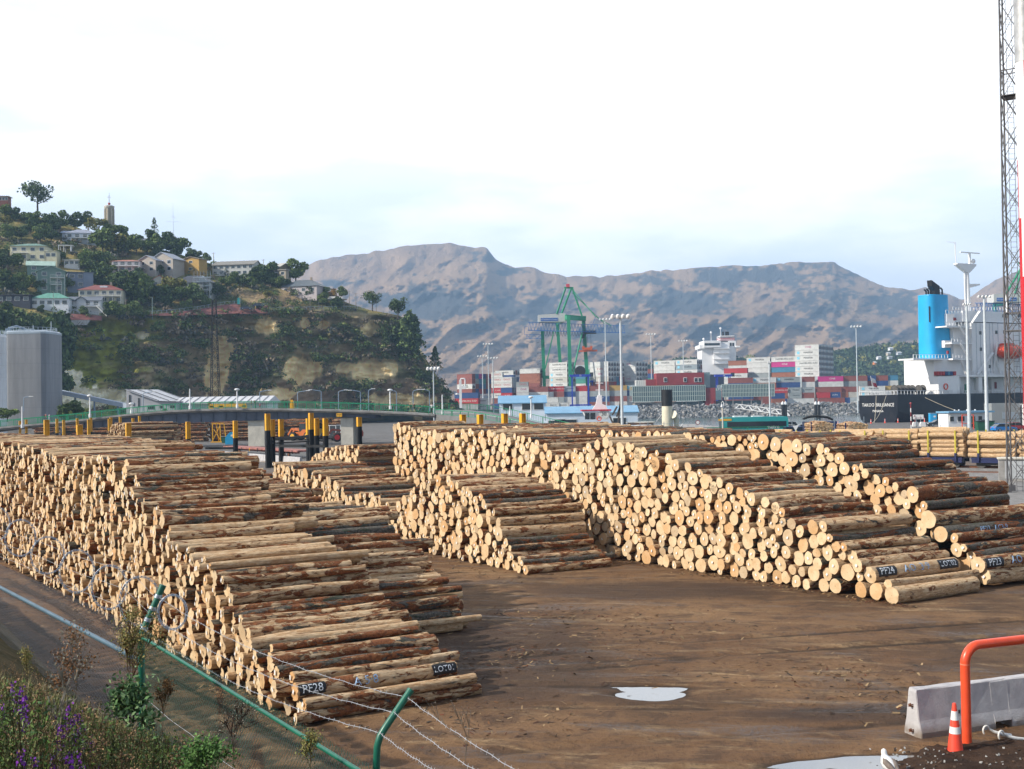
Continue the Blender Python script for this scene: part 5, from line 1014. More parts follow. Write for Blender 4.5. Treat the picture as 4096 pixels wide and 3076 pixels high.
o = link('wagon_logs', logmesh('wagon_logs', parts)); o['kind'] = 'stuff'; o['label'] = 'pale peeled pine logs bundled on the rail wagons'
# rails, ballast, gravel
MGR = soil('ballast_gravel', (0.20, 0.195, 0.19), (0.30, 0.29, 0.285), (0.10, 0.095, 0.09)); r_ = T0 - td * 30; e_ = T0 + td * 80
b = MB(); b.prism([(-2.2, 0.008), (-1.6, 0.12), (1.6, 0.12), (2.2, 0.008)], r_, tuple(tn), (0, 0, 1), tuple(e_ - r_)); struct(b.to('ballast_track_bed', MGR), 'grey ballast bed under the log train')
for s in (-0.55, 0.55): b = MB(); b.beam(r_ + tn * s + Vector((0, 0, 0.19)), e_ + tn * s + Vector((0, 0, 0.19)), 0.07, 0.13); struct(b.to('rail', MRU), 'rusty rail beneath the log train')
for s, nm in ((4.2, 1), (5.3, 2)): b = MB(); b.beam(r_ + tn * s + Vector((0, 0, 0.03)), e_ + tn * s + Vector((0, 0, 0.03)), 0.09, 0.06); struct(b.to('rail', MRU), 'rusty rail of the empty track set in gravel')
b = MB(); pts = [(23, 66), (26, 57), (34, 52), (44, 50), (58, 48), (75, 60), (66, 96), (52, 104), (30, 112), (12, 118), (9, 100), (18, 82)]; b.add([(x, y, 0.012) for x, y in pts], [tuple(range(len(pts)))]); struct(b.to('gravel', MGR), 'pale grey gravel apron beside the railway')
# ------------------------------------------------------------------ lattice tower and barber-striped mast
MLT = paint('tower_steel', (0.13, 0.125, 0.13), 0.6, 0.2, 2, metal=0.3); c0 = G(4084, 1968); t = T('lattice_tower', 'tall grey steel lattice tower rising out of the top of the picture', 'lattice tower', (c0.x, c0.y, 0)); HT = 37.0; a0 = R(12)
def tc_(i, z): w = 1.02 - 0.30 * z / HT; a = a0 + math.pi / 2 * i + math.pi; return Vector((math.cos(a) * w, math.sin(a) * w, z))
for i in range(4): b = MB(); b.tube(tc_(i, 0.1), tc_(i, HT), 0.085 if i == 1 else 0.06, 8); b.box(tc_(i, 0.2), (0.4, 0.4, 0.4)); b.to('leg', MLT, t)
b = MB(); nz = 18
for j in range(nz):
    z0 = 0.3 + (HT - 0.3) * j / nz; z1 = 0.3 + (HT - 0.3) * (j + 1) / nz
    for i in range(4): b.tube(tc_(i, z0), tc_((i + 1) % 4, z1), 0.028, 5, cap=False); b.tube(tc_((i + 1) % 4, z0), tc_(i, z1), 0.022, 5, cap=False)
b.to('bracing', MLT, t)
for z in (10.8, 12.0, 26.6, 28.3):
    b = MB()
    for i in range(4): b.tube(tc_(i, z), tc_((i + 1) % 4, z), 0.04, 6)
    if z == 26.6: b.add([tc_(i, z) * 1.0 for i in range(4)] + [tc_(i, z - 0.12) for i in range(4)], [(0, 1, 2, 3), (7, 6, 5, 4)])
    b.to('platform', MLT, t)
b = MB(); [b.tube((sx, 0.15, 0), (sx, 0.15, HT), 0.018, 5, cap=False) for sx in (-0.2, 0.2)]; [b.tube((-0.2, 0.15, 0.35 * i), (0.2, 0.15, 0.35 * i), 0.012, 4, cap=False) for i in range(1, 104)]; b.to('ladder', MLT, t)
c1_ = P(4136, 1600, 30.0); t = T('striped_mast', 'thick round mast, bare grey above and barber-striped red and white below', 'mast', (c1_.x, 30.0, 0)); zc = P(4100, 250, 30).z; b = MB(); b.tube((0, 0, zc), (0, 0, 24), 0.262, 20); b.to('bare_shaft', paint('zinc', (0.42, 0.43, 0.44), 0.5, 0.25, 3, metal=0.4), t)
n = 20; m = 60; vs = [(0.255 * math.cos(2 * math.pi * i / n), 0.255 * math.sin(2 * math.pi * i / n), zc * j / m) for j in range(m + 1) for i in range(n)]
for nm, mt, md in (('white_stripe', MWH, 0), ('red_stripe', paint('signal_red', (0.55, 0.02, 0.03), 0.4, 0.05), 1)):
    b = MB(); b.add(vs, [(j * n + i, j * n + (i + 1) % n, (j + 1) * n + (i + 1) % n, (j + 1) * n + i) for j in range(m) for i in range(n) if (int(((i + (j if j < 40 else 40 + (j - 40)) * 0.16 * 1 + 3) % n) / (n / 4)) % 2) == md], True); b.to(nm, mt, t)
g = G(4062, 1925); t = T('concrete_box', 'pale concrete box unit behind the foot of the lattice tower', 'concrete box', tuple(g), R(-20)); b = MB(); b.box((0, 0, 0.85), (2.3, 1.4, 1.7)); b.to('body', MDC, t); b = MB(); b.box((0.1, -0.72, 0.9), (1.7, 0.05, 1.3)); b.to('panel', paint('panel_grey', (0.4, 0.42, 0.44), 0.6), t); b = MB(); b.box((0, 0, 1.74), (2.5, 1.6, 0.1)); b.to('lid', MPC, t)
# ------------------------------------------------------------------ hillside and cliff on the left
_cu = [-700, -500, 0, 150, 300, 430, 600, 700, 800, 1000, 1180, 1280, 1400, 1480, 1600, 1650, 1700, 1745, 1790, 1832]
_cv = [600, 690, 838, 865, 905, 962, 990, 1010, 1045, 1092, 1130, 1165, 1215, 1240, 1262, 1330, 1430, 1500, 1565, 1640]
def vcrest(u): return np.interp(u, _cu, _cv)
def vroad(u): return np.interp(u, [-700, 0, 400, 600, 1000, 1200, 1600, 1840], [1330, 1290, 1268, 1262, 1250, 1240, 1266, 1700])
def Yb(u): return np.interp(u, [-700, 0, 1000, 1600, 1840], [330, 372, 432, 462, 472])
def Yh(u, v):
    vr = vroad(u); return Yb(u) + (1655 - np.maximum(v, vr)) * 0.055 + np.maximum(0, vr - v) * 0.23
def HP(u, v, dy=0.0): return P(u, v, float(Yh(u, v)) + dy)
ROCK = [(872, 1480, 38, 110), (900, 1400, 45, 26), (1205, 1480, 60, 42), (1490, 1482, 88, 36), (1068, 1310, 36, 26), (1220, 1292, 22, 24), (1485, 1315, 36, 22), (1678, 1385, 18, 40), (268, 1520, 50, 28), (365, 1590, 150, 32), (1620, 1600, 120, 20), (560, 1340, 26, 12), (1380, 1470, 40, 22), (1290, 1300, 20, 15), (1100, 1575, 60, 24)]
def hill(I, J):
    u = -700 + I * 6.5; last = np.maximum(0, I - 389); u = np.minimum(u, 1828.5) - last * 3
    t = J / 150.0; vc = vcrest(u); tt = np.minimum(t, 1.0); v = 1662 + (vc - 1662) * tt; Y = Yh(u, v) + last * 18
    Xw = (u - 2048) / F * Y
    cl = np.clip((v - vroad(u)) / 30, 0, 1) * np.clip((1655 - v) / 20, 0, 1)
    gul = fbm(Xw * 0.10, v * 0.006, 4, 3, True); Y = Y + cl * ((gul - 0.5) * 16 + (fbm(Xw * 0.35, v * 0.06, 4, 9) - 0.5) * 6) + (fbm(Xw * 0.06, v * 0.02, 4, 17) - 0.5) * 6
    Y = Y + cl * 3.0 * np.clip((1450 - v) / 8, 0, 1)
    d = np.stack([FW.x * F + RT.x * (u - 2048) + UP.x * (1538 - v), FW.y * F + RT.y * (u - 2048) + UP.y * (1538 - v), FW.z * F + RT.z * (u - 2048) + UP.z * (1538 - v)], 1); k = (Y / d[:, 1])[:, None]; V = d * k + np.array([0, 0, H])
    ex = np.maximum(0, t - 1.0) * 150; V[:, 1] += ex * 9; V[:, 2] -= ex * 1.2 + ex * ex * 0.25; V[:, 0] *= 1 + ex * 0.02
    # ground cover
    n = fbm(Xw * 0.05 + 9, v * 0.02, 4, 31); n2 = fbm(Xw * 0.2, v * 0.05, 4, 41); A = lambda *c: np.array(c)[None]
    w = lambda x: np.clip(x, 0, 1)[:, None]
    c = A(0.088, 0.078, 0.055) + (A(0.15, 0.12, 0.085) - A(0.088, 0.078, 0.055)) * w((n - 0.35) * 3)
    c = c + (A(0.05, 0.06, 0.03) - c) * w((n2 - 0.46) * 6) * 0.7
    ls = w((700 - u - (v - 1290) * 0.5 + (n2 - .5) * 400) / 160) * w((v - vroad(u)) / 25); c = c + (A(0.10, 0.11, 0.022) - c) * ls
    up_ = w((vroad(u) - v) / 12); c = c + ((A(0.055, 0.06, 0.03) + A(0.08, 0.05, 0.025) * w((n2 - 0.5) * 5)) - c) * up_
    dr = w(1 - np.sqrt(((u - 1080) / 190) ** 2 + ((v - 1195) / 45) ** 2) + (n2 - .5)) * 2; c = c + (A(0.115, 0.088, 0.066) - c) * np.clip(dr, 0, 0.9)
    rb = w((v - 1500 - (n - .5) * 90) / 30) * cl[:, None] * w((u - 700) / 100); c = c + (A(0.12, 0.085, 0.07) - c) * rb * 0.8
    rk = np.zeros(len(u))
    for (a, b_, ru, rv) in ROCK: rk = np.maximum(rk, 1.4 - np.sqrt(((u - a) / ru) ** 2 + ((v - b_) / rv) ** 2) + (fbm(u * 0.05, v * 0.02, 4, 61) - 0.5) * 1.5)
    rc = A(0.36, 0.29, 0.19) + (A(0.42, 0.41, 0.39) - A(0.36, 0.29, 0.19)) * w((700 - u) / 200); c = c + (rc * (0.75 + 0.5 * fbm(Xw * 0.7, v * 0.01, 3, 5)[:, None]) - c) * w(rk * 4)
    return V, {'colr': np.clip(c, 0.01, 1), 'rockm': np.clip(rk * 3, 0, 1)}
k = NB('hillside'); a_ = k.n('ShaderNodeAttribute'); a_.attribute_name = 'colr'; o_ = k.n('ShaderNodeNewGeometry').outputs['Position']; n1_ = k.noise(o_, 0.35, 6, 0.7); n2_ = k.noise(k.mapv(o_, (1, 1, 0.3)), 0.9, 5, 0.7)
c_ = k.mix(1.0, a_.outputs['Color'], (3.6, 3.4, 2.7), 'MULTIPLY'); c_ = k.mix(k.mr(n1_, 0.4, 0.75, 0.0, 0.35), c_, (0.06, 0.052, 0.038)); c_ = k.mix(k.mr(n2_, 0.55, 0.75, 0, 0.35), c_, (0.20, 0.17, 0.12)); k.col(c_); k.rough(0.95); k.b.inputs['Specular IOR Level'].default_value = 0.05; k.bump(k.math('ADD', n1_, n2_), 0.9, 1.2)
o = struct(link('hill', gridmesh('hill', 402, 172, hill, k.m)), 'scrubby hillside falling in a rocky cliff to the port')
# scrub clumps
def t_bush(seed, n=60, cols=((0.065, 0.088, 0.03), (0.09, 0.11, 0.04), (0.05, 0.068, 0.026)), flat=0.7, leaf=0.17):
    r = np.random.RandomState(seed); P_ = r.normal(size=(n, 3)); P_ /= np.linalg.norm(P_, axis=1)[:, None]; P_ *= r.uniform(0.55, 1.0, (n, 1)) * (1 + 0.25 * np.sin(P_[:, :1] * 5 + seed)); P_[:, 2] = np.abs(P_[:, 2]) * flat + 0.05; L_ = leafs(r, P_, leaf, 0.6, 0.7); C_ = colored(L_, np.array(cols) * 1.8, r, 0.3)
    return L_, C_
BUSH = [t_bush(i) for i in range(4)] + [t_bush(10 + i, cols=((0.12, 0.095, 0.065), (0.15, 0.12, 0.085), (0.10, 0.085, 0.07))) for i in range(3)] + [t_bush(20, cols=((0.05, 0.085, 0.02), (0.07, 0.10, 0.03)))] + [t_bush(21, cols=((0.055, 0.06, 0.055), (0.08, 0.08, 0.07)))]
rs = np.random.RandomState(77); pl = []
for _ in range(3800):
    u = rs.uniform(-60, 1830); v = rs.uniform(float(vcrest(u)) + 4, 1650); cliff = v > vroad(u)
    if min(math.hypot((u - a) / ru, (v - b_) / rv) for a, b_, ru, rv in ROCK) < 1.3: continue
    dn = float(fbm(np.array([u * 0.018]), np.array([v * 0.025]), 3, 91)[0])
    if cliff and (dn < 0.48 or (v > 1430 and u > 1100 and dn < 0.56)) and rs.rand() > 0.1: continue
    if not cliff and rs.rand() > 0.55: continue
    if u < 500 and cliff and rs.rand() > 0.45: continue
    y = float(Yh(u, v)) - 2.5; p = P(u, v, y); s = rs.uniform(0.7, 2.6) * (1.25 if dn > 0.6 else 1); ti = rs.choice([0, 1, 2, 3, 0, 1, 4, 5, 6, 7, 8]); pl.append((p.x, p.y, p.z - 0.5, s, ti))
scatter('hillside_scrub', BUSH, pl, seed=5, label='dense low scrub covering the hillside and cliff')
# ------------------------------------------------------------------ houses
HS = []
def mroof(c): return paint('roof_%02d%02d%02d' % tuple(int(x * 99) for x in c), c, 0.55, 0.12, 0.8, dirt=0.15)
def mwall(c): return paint('wall_%02d%02d%02d' % tuple(int(x * 99) for x in c), c, 0.75, 0.06, 0.5, dirt=0.12)
MWN = paint('window_glass', (0.045, 0.06, 0.075), 0.08, 0.1, spec=0.9); MFR = paint('window_frame', (0.7, 0.7, 0.68), 0.6, 0.05)
def roof(t, kind, W, D, z, rh, m, ov=0.5, cx=0, cy=0, wm=None):
    b = MB(); a, d = W / 2 + ov, D / 2 + ov
    if kind == 'hip':
        r = max(0.3, a - d) if a > d else 0.3; vs = [(-a, -d, 0), (a, -d, 0), (a, d, 0), (-a, d, 0), (-r, 0, rh), (r, 0, rh)]; fs = [(0, 1, 5, 4), (1, 2, 5), (2, 3, 4, 5), (3, 0, 4), (3, 2, 1, 0)]; b.add([(x + cx, y + cy, z + h) for x, y, h in vs], fs)
    elif kind == 'gable':   # ridge along x
        for s in (-1, 1): b.add([(cx - a, cy + s * d, z - 0.1), (cx + a, cy + s * d, z - 0.1), (cx + a, cy, z + rh), (cx - a, cy, z + rh), (cx - a, cy + s * d, z - 0.3), (cx + a, cy + s * d, z - 0.3), (cx + a, cy, z + rh - 0.2), (cx - a, cy, z + rh - 0.2)], [(0, 1, 2, 3), (7, 6, 5, 4), (0, 4, 5, 1), (0, 3, 7, 4), (1, 5, 6, 2)])
    elif kind == 'front':   # gable faces the viewer, ridge along y
        for s in (-1, 1): b.add([(cx + s * a, cy - d, z - 0.1), (cx + s * a, cy + d, z - 0.1), (cx, cy + d, z + rh), (cx, cy - d, z + rh), (cx + s * a, cy - d, z - 0.3), (cx + s * a, cy + d, z - 0.3), (cx, cy + d, z + rh - 0.2), (cx, cy - d, z + rh - 0.2)], [(0, 1, 2, 3), (7, 6, 5, 4), (0, 4, 5, 1), (0, 3, 7, 4), (1, 5, 6, 2)])
    elif kind == 'mono': b.add([(cx - a, cy - d, z), (cx + a, cy - d, z), (cx + a, cy + d, z + rh), (cx - a, cy + d, z + rh), (cx - a, cy - d, z - 0.2), (cx + a, cy - d, z - 0.2), (cx + a, cy + d, z + rh - 0.2), (cx - a, cy + d, z + rh - 0.2)], [(0, 1, 2, 3), (7, 6, 5, 4), (0, 4, 5, 1), (1, 5, 6, 2), (3, 2, 6, 7), (0, 3, 7, 4)])
    else: b.box((cx, cy, z + 0.12), (2 * a, 2 * d, 0.25))
    return b.to('roof', m, t)
def walls(t, kind, W, D, z, rh, m, cx=0, cy=0, z0=-3.0):
    b = MB(); b.box((cx, cy, (z + z0) / 2), (W, D, z - z0))
    if kind == 'gable': b.prism([(-D / 2, 0), (D / 2, 0), (0, rh - 0.15)], (cx - W / 2 + 0.02, cy, z), (0, 1, 0), (0, 0, 1), (W - 0.04, 0, 0))
    if kind == 'front': b.prism([(-W / 2, 0), (W / 2, 0), (0, rh - 0.15)], (cx, cy - D / 2 + 0.02, z), (1, 0, 0), (0, 0, 1), (0, D - 0.04, 0))
    if kind == 'mono': b.prism([(-D / 2, 0), (D / 2, 0), (D / 2, rh - 0.2)], (cx - W / 2 + 0.02, cy, z - 0.05), (0, 1, 0), (0, 0, 1), (W - 0.04, 0, 0))
    return b.to('wall', m, t)
def windows(t, W, D, rows, n, cx=0, cy=0, ww=1.5, wh=1.2, side=True, fm=None):
    for z in rows:
        for i in range(n):
            x = cx - W / 2 + W * (i + 0.5) / n; w_ = min(ww, W / n * 0.7); b = MB(); b.box((x, cy - D / 2 - 0.03, z), (w_ + 0.24, 0.06, wh + 0.24)); f = b.to('window', fm or MFR, t); b = MB(); b.box((x, cy - D / 2 - 0.07, z), (w_, 0.04, wh)); b.to('pane', MWN, f)
        if side:
            for y in (-D * 0.2, D * 0.22): b = MB(); b.box((cx - W / 2 - 0.03, cy + y, z), (0.06, 1.1, wh)); f = b.to('window', fm or MFR, t); b = MB(); b.box((cx - W / 2 - 0.07, cy + y, z), (0.04, 0.86, wh - 0.24)); b.to('pane', MWN, f)
def deck(t, W, D, z, cx=0, cy=0, dd=1.8, m=None, posts=True):
    b = MB(); b.box((cx, cy - D / 2 - dd / 2, z), (W, dd, 0.2))
    if posts:
        for i in range(max(2, int(W / 2.5)) + 1): x = cx - W / 2 + W * i / max(2, int(W / 2.5)); b.box((x, cy - D / 2 - dd, z / 2 + 0.5 - 1.5), (0.12, 0.12, z + 4))
    b.box((cx, cy - D / 2 - dd, z + 1.0), (W, 0.06, 0.08))
    for i in range(int(W / 0.45)): b.box((cx - W / 2 + i * 0.45, cy - D / 2 - dd, z + 0.55), (0.04, 0.04, 0.9))
    b.to('balcony', m or MFR, t)
def house(u0, u1, v0, v1, label, short, wc, rc, kind='hip', st=1, rz=0.2, rf=0.3, n=3, D=None, dk=None, chim=False, wd=True, fm=None, wh=1.2):
    uc = (u0 + u1) / 2; p = HP(uc, v1, -3.5); k_ = p.y / F; W = (u1 - u0) * k_ / (abs(math.cos(rz)) + 0.45 * abs(math.sin(rz))); Ht = (v1 - v0) * k_; D = D or min(9.5, W * 0.7); rh = Ht * rf; z = Ht - rh
    t = T('house', label, 'house', (p.x, p.y + D / 2, p.z), rz); walls(t, kind, W, D, z, rh, mwall(wc)); roof(t, kind, W, D, z, rh, mroof(rc)); rows = [z * (j + 0.55) / st for j in range(st)]
    if wd: windows(t, W, D, rows, n, fm=fm, wh=min(wh, z / st * 0.5))
    for d in (dk or []): deck(t, W * d[1], D, z * d[0], W * d[2])
    if chim: b = MB(); b.box((W * 0.2, 0, z + rh * 0.9 + 0.4), (0.7, 0.7, 1.8)); b.to('chimney', mwall((0.3, 0.25, 0.2)), t)
    HS.append((uc, (v0 + v1) / 2, short)); return t, W, D, z, rh
WHT, CRM, GRN, RED, SLT = (0.74, 0.76, 0.80), (0.66, 0.62, 0.45), (0.13, 0.24, 0.20), (0.30, 0.075, 0.05), (0.13, 0.15, 0.20)
house(-30, 30, 782, 806, 'flat red-brown house on the skyline at the left edge', 'red-brown skyline house', (0.20, 0.07, 0.05), (0.5, 0.5, 0.5), 'flat', 1, 0.1, 0.15, 5)
t, W_, D_, z_, rh_ = house(250, 378, 912, 956, 'pale blue-white house with grey hip roof below the stone tower', 'pale blue hilltop house', (0.50, 0.56, 0.66), (0.28, 0.31, 0.40), 'hip', 1, 0.25, 0.45, 4, dk=[(0.1, 0.7, 0.1)], chim=True)
roof(t, 'mono', W_ * 0.35, D_ * 0.8, z_ + 0.2, rh_ * 0.9, mroof((0.22, 0.28, 0.42)), cx=-W_ * 0.45); walls(t, 'mono', W_ * 0.33, D_ * 0.75, z_ + 0.2, rh_ * 0.9, mwall((0.45, 0.50, 0.6)), cx=-W_ * 0.45)
t, W_, D_, z_, rh_ = house(34, 180, 968, 1043, 'cream two-storey villa with green hip roof and bay windows', 'cream villa', CRM, GRN, 'hip', 2, 0.12, 0.2, 4, dk=[(0.5, 0.4, -0.2)], chim=True)
walls(t, 'flat', W_ * 0.34, D_ * 0.6, z_ * 0.62, 0, mwall(CRM), cx=W_ * 0.62, cy=-D_ * 0.2); roof(t, 'flat', W_ * 0.34, D_ * 0.6, z_ * 0.62, 0, mroof((0.5, 0.48, 0.38)), 0.15, cx=W_ * 0.62, cy=-D_ * 0.2); windows(t, W_ * 0.3, D_ * 0.6, [z_ * 0.4], 2, W_ * 0.62, -D_ * 0.2, side=False)
p = HP(265, 1008, -2); t = T('carport', 'open white carport frame above the small white house', 'carport', tuple(p), 0.15); b = MB(); [b.box((x, y, 1.2), (0.25, 0.25, 2.4)) for x in (-2.6, -0.6, 2.2) for y in (-1.5, 1.5)]; b.box((0, 0, 2.5), (5.6, 3.4, 0.25)); b.box((1.9, 0, 1.3), (0.15, 3, 2.4)); b.to('frame', mwall(WHT), t)
house(254, 316, 1038, 1062, 'small flat white building right of the cream villa', 'small white building', (0.72, 0.72, 0.74), (0.6, 0.6, 0.6), 'flat', 1, 0.1, 0.1, 3)
house(95, 205, 1040, 1110, 'rear gabled wing of the sage green house below the villa', 'green rear wing', (0.17, 0.25, 0.22), (0.33, 0.46, 0.40), 'gable', 2, 0.35, 0.3, 2, wd=True)
t, W_, D_, z_, rh_ = house(133, 249, 1062, 1167, 'tall sage green house with pale green gable roof and two balconies', 'sage green house', (0.17, 0.25, 0.22), (0.33, 0.46, 0.40), 'front', 3, 0.4, 0.2, 2, dk=[(0.66, 0.5, 0.2), (0.33, 0.4, 0.15)])
t, W_, D_, z_, rh_ = house(255, 358, 1085, 1154, 'boxy blue-grey modern house with flat roofs right of the green one', 'blue-grey modern house', (0.22, 0.26, 0.34), (0.16, 0.18, 0.22), 'flat', 2, 0.45, 0.08, 3)
walls(t, 'flat', W_ * 0.4, D_ * 0.5, z_ * 1.05, 0, mwall((0.24, 0.29, 0.38)), cx=W_ * 0.32, cy=-D_ * 0.3)
house(443, 557, 1035, 1087, 'pinkish white house with coral red flat-pitched roof and long balcony', 'coral-roofed house', (0.66, 0.60, 0.62), (0.50, 0.22, 0.17), 'hip', 2, 0.12, 0.18, 4, dk=[(0.5, 0.95, 0.0)])
t, W_, D_, z_, rh_ = house(600, 718, 1007, 1090, 'larger half of the beige twin-gabled house with slate roofs', 'beige twin-gabled house', (0.42, 0.38, 0.34), (0.30, 0.33, 0.40), 'front', 2, -0.35, 0.35, 3, fm=paint('blue_white_frame', (0.55, 0.62, 0.78), 0.5))
house(552, 640, 1020, 1090, 'smaller left half of the beige twin-gabled house', 'beige small gable', (0.42, 0.38, 0.34), (0.30, 0.33, 0.40), 'front', 2, -0.3, 0.3, 2)
house(729, 815, 1025, 1090, 'mustard yellow box-shaped house with low gable roof', 'mustard yellow house', (0.46, 0.29, 0.08), (0.25, 0.21, 0.17), 'front', 2, -0.35, 0.15, 1, wh=0.8)
house(848, 1027, 1038, 1102, 'long white weatherboard house with dull grey roof on the crest', 'long white house', (0.52, 0.53, 0.52), (0.19, 0.18, 0.16), 'gable', 2, -0.12, 0.3, 7, dk=[(0.0, 0.5, -0.2)])
house(1042, 1150, 1051, 1105, 'beige house with pale roof and small end balcony on the crest', 'beige crest house', (0.34, 0.29, 0.22), (0.42, 0.40, 0.36), 'gable', 1, -0.5, 0.35, 3, dk=[(0.3, 0.3, 0.4)])
house(1118, 1152, 1075, 1136, 'narrow lower block with white-framed windows under the beige house', 'narrow beige block', (0.33, 0.28, 0.21), (0.35, 0.33, 0.3), 'flat', 2, -0.4, 0.08, 1)
house(1124, 1295, 1115, 1175, 'wide pinkish bungalow with dark slate hip roof near the cliff edge', 'slate-roofed bungalow', (0.46, 0.41, 0.42), (0.10, 0.12, 0.14), 'hip', 1, -0.3, 0.5, 4, chim=True)
house(497, 557, 1086, 1114, 'little white house with bright red gable roof among trees', 'little red gable', (0.66, 0.64, 0.62), (0.52, 0.13, 0.08), 'front', 1, 0.5, 0.5, 2)
t, W_, D_, z_, rh_ = house(590, 664, 1100, 1167, 'white gabled cottage with bright red roofs beside the yellowish tree', 'red-roofed cottage', (0.66, 0.64, 0.60), (0.52, 0.13, 0.08), 'front', 2, 0.45, 0.35, 2); roof(t, 'gable', W_ * 0.7, D_ * 0.8, z_ * 0.75, rh_ * 0.7, mroof((0.52, 0.13, 0.08)), cx=-W_ * 0.6); walls(t, 'gable', W_ * 0.68, D_ * 0.7, z_ * 0.75, rh_ * 0.65, mwall((0.66, 0.64, 0.60)), cx=-W_ * 0.6)
t, W_, D_, z_, rh_ = house(686, 850, 1097, 1172, 'charcoal-roofed house wrapped in scaffolding at its right end', 'scaffolded house', (0.40, 0.40, 0.38), (0.04, 0.045, 0.06), 'hip', 2, -0.1, 0.45, 4)
b = MB(); x0, x1 = W_ * 0.12, W_ * 0.55; yf = -D_ / 2 - 1.2
for i in range(6):
    x = x0 + (x1 - x0) * i / 5; b.tube((x, yf, -3), (x, yf, z_ + rh_ + 1), 0.06, 5); b.tube((x, yf - 1.3, -3), (x, yf - 1.3, z_ + 1.5), 0.06, 5)
for z in (1, 2.6, 4.2, 5.8): b.tube((x0 - 0.5, yf, z), (x1 + 0.5, yf, z), 0.05, 5); b.tube((x0 - 0.5, yf - 1.3, z), (x1 + 0.5, yf - 1.3, z), 0.05, 5); b.box(((x0 + x1) / 2, yf - 0.65, z - 0.3), (x1 - x0, 1.2, 0.08))
b.prism([(-2.2, 0), (2.2, 0), (0, 2.6)], ((x0 + x1) / 2, yf + 0.4, z_), (1, 0, 0), (0, 0, 1), (0, 0.3, 0)); b.to('scaffold', MGA, t)
t, W_, D_, z_, rh_ = house(303, 482, 1135, 1212, 'large white two-storey house with dark red hip roof and dormer', 'red hip-roofed house', (0.62, 0.58, 0.46), (0.20, 0.05, 0.04), 'hip', 2, 0.18, 0.32, 6, dk=[(0.5, 0.55, 0.2)], chim=True)
b = MB(); b.box((W_ * 0.05, -D_ * 0.2, z_ + rh_ * 0.55), (2.6, 1.6, 1.0)); b.to('dormer', mwall(WHT), t)
house(117, 268, 1167, 1229, 'white bungalow with bright green hip roof', 'green-roofed bungalow', (0.76, 0.79, 0.84), (0.10, 0.28, 0.22), 'hip', 1, 0.12, 0.42, 5)
t, W_, D_, z_, rh_ = house(259, 395, 1182, 1227, 'low white cottage with grey gables, porch and long outside steps', 'grey-gabled cottage', (0.75, 0.77, 0.81), (0.14, 0.16, 0.20), 'gable', 1, 0.15, 0.42, 4, dk=[(0.0, 0.6, 0.2)]); roof(t, 'front', W_ * 0.3, D_ * 0.6, z_, rh_ * 0.8, mroof((0.14, 0.16, 0.20)), cx=-W_ * 0.05, cy=-D_ * 0.35); walls(t, 'front', W_ * 0.27, D_ * 0.55, z_, rh_ * 0.75, mwall((0.62, 0.64, 0.68)), cx=-W_ * 0.05, cy=-D_ * 0.35)
b = MB(); b.beam((W_ * 0.42, -D_ / 2 - 1.5, 0.2), (W_ * 0.75, -D_ / 2 - 2.5, -3.6), 1.2, 0.25); b.beam((W_ * 0.42, -D_ / 2 - 2.1, 1.2), (W_ * 0.75, -D_ / 2 - 3.1, -2.6), 0.1, 0.1); b.to('outside_steps', MFR, t)
house(-20, 117, 1177, 1212, 'dark charcoal flat house with white-framed doors at the left edge', 'dark flat house', (0.05, 0.055, 0.075), (0.07, 0.07, 0.09), 'flat', 1, 0.08, 0.12, 4)
house(537, 592, 950, 970, 'grey roof just showing over the treetops on the ridge', 'ridge-top grey roof', (0.4, 0.42, 0.45), (0.30, 0.32, 0.36), 'gable', 1, 0.1, 0.5, 2)
p = HP(1330, 1208, -4); t = T('deck_platform', 'long timber deck on tall stilts with white furniture near the cliff edge', 'deck', tuple(p), -0.1); b = MB(); L_ = 11; b.box((0, 0, 1.0), (L_, 4, 0.3))
for i in range(5): b.box((-L_ / 2 + 0.3 + i * (L_ - .6) / 4, -1.8, -1.5), (0.2, 0.2, 5))
for i in range(26): b.box((-L_ / 2 + i * L_ / 25, -2, 1.6), (0.07, 0.07, 1.0))
b.box((0, -2, 2.1), (L_, 0.1, 0.1)); b.to('platform', paint('grey_wood', (0.30, 0.29, 0.27), 0.8), t); b = MB(); b.prism([(-2, 0), (2, 0), (2.2, 0.7), (-1, 0.9)], (0, -0.3, 1.4), (1, 0, 0), (0, 0, 1), (0, 1, 0)); b.prism([(-1.4, 0), (1.2, 0), (1, 0.6), (-1, 0.7)], (3, -0.8, 1.3), (1, 0, 0), (0, 0, 1), (0, 1, 0)); b.to('covers', MWH, t)
# stone timeball tower
p = HP(438, 925, -1); k_ = p.y / F; hh = (925 - 826) * k_; t = T('stone_tower', 'octagonal stone signal tower with a red ball on its mast', 'tower', tuple(p)); b = MB(); r_ = 19 * k_
kk = NB('tower_stone'); oo = kk.obj(); br_ = kk.n('ShaderNodeTexBrick'); br_.inputs['Scale'].default_value = 1.2; br_.inputs['Color1'].default_value = (0.26, 0.22, 0.17, 1); br_.inputs['Color2'].default_value = (0.36, 0.30, 0.22, 1); br_.inputs['Mortar'].default_value = (0.5, 0.46, 0.38, 1); kk.l(kk.mapv(oo, (1, 1, 1), (0, 0, 0), (R(90), 0, 0)), br_.inputs['Vector']); kk.col(br_.outputs['Color']); kk.rough(0.9)
b.lathe((0, 0, 0), [(r_, -3), (r_ * 0.95, hh * 0.9)], 8); b.to('shaft', kk.m, t); b = MB(); b.lathe((0, 0, hh * 0.9), [(r_ * 0.97, 0), (r_ * 1.1, 0.5), (r_ * 1.1, 1.3), (r_ * 1.0, 1.35)], 8); b.to('parapet', mwall((0.45, 0.42, 0.36)), t)
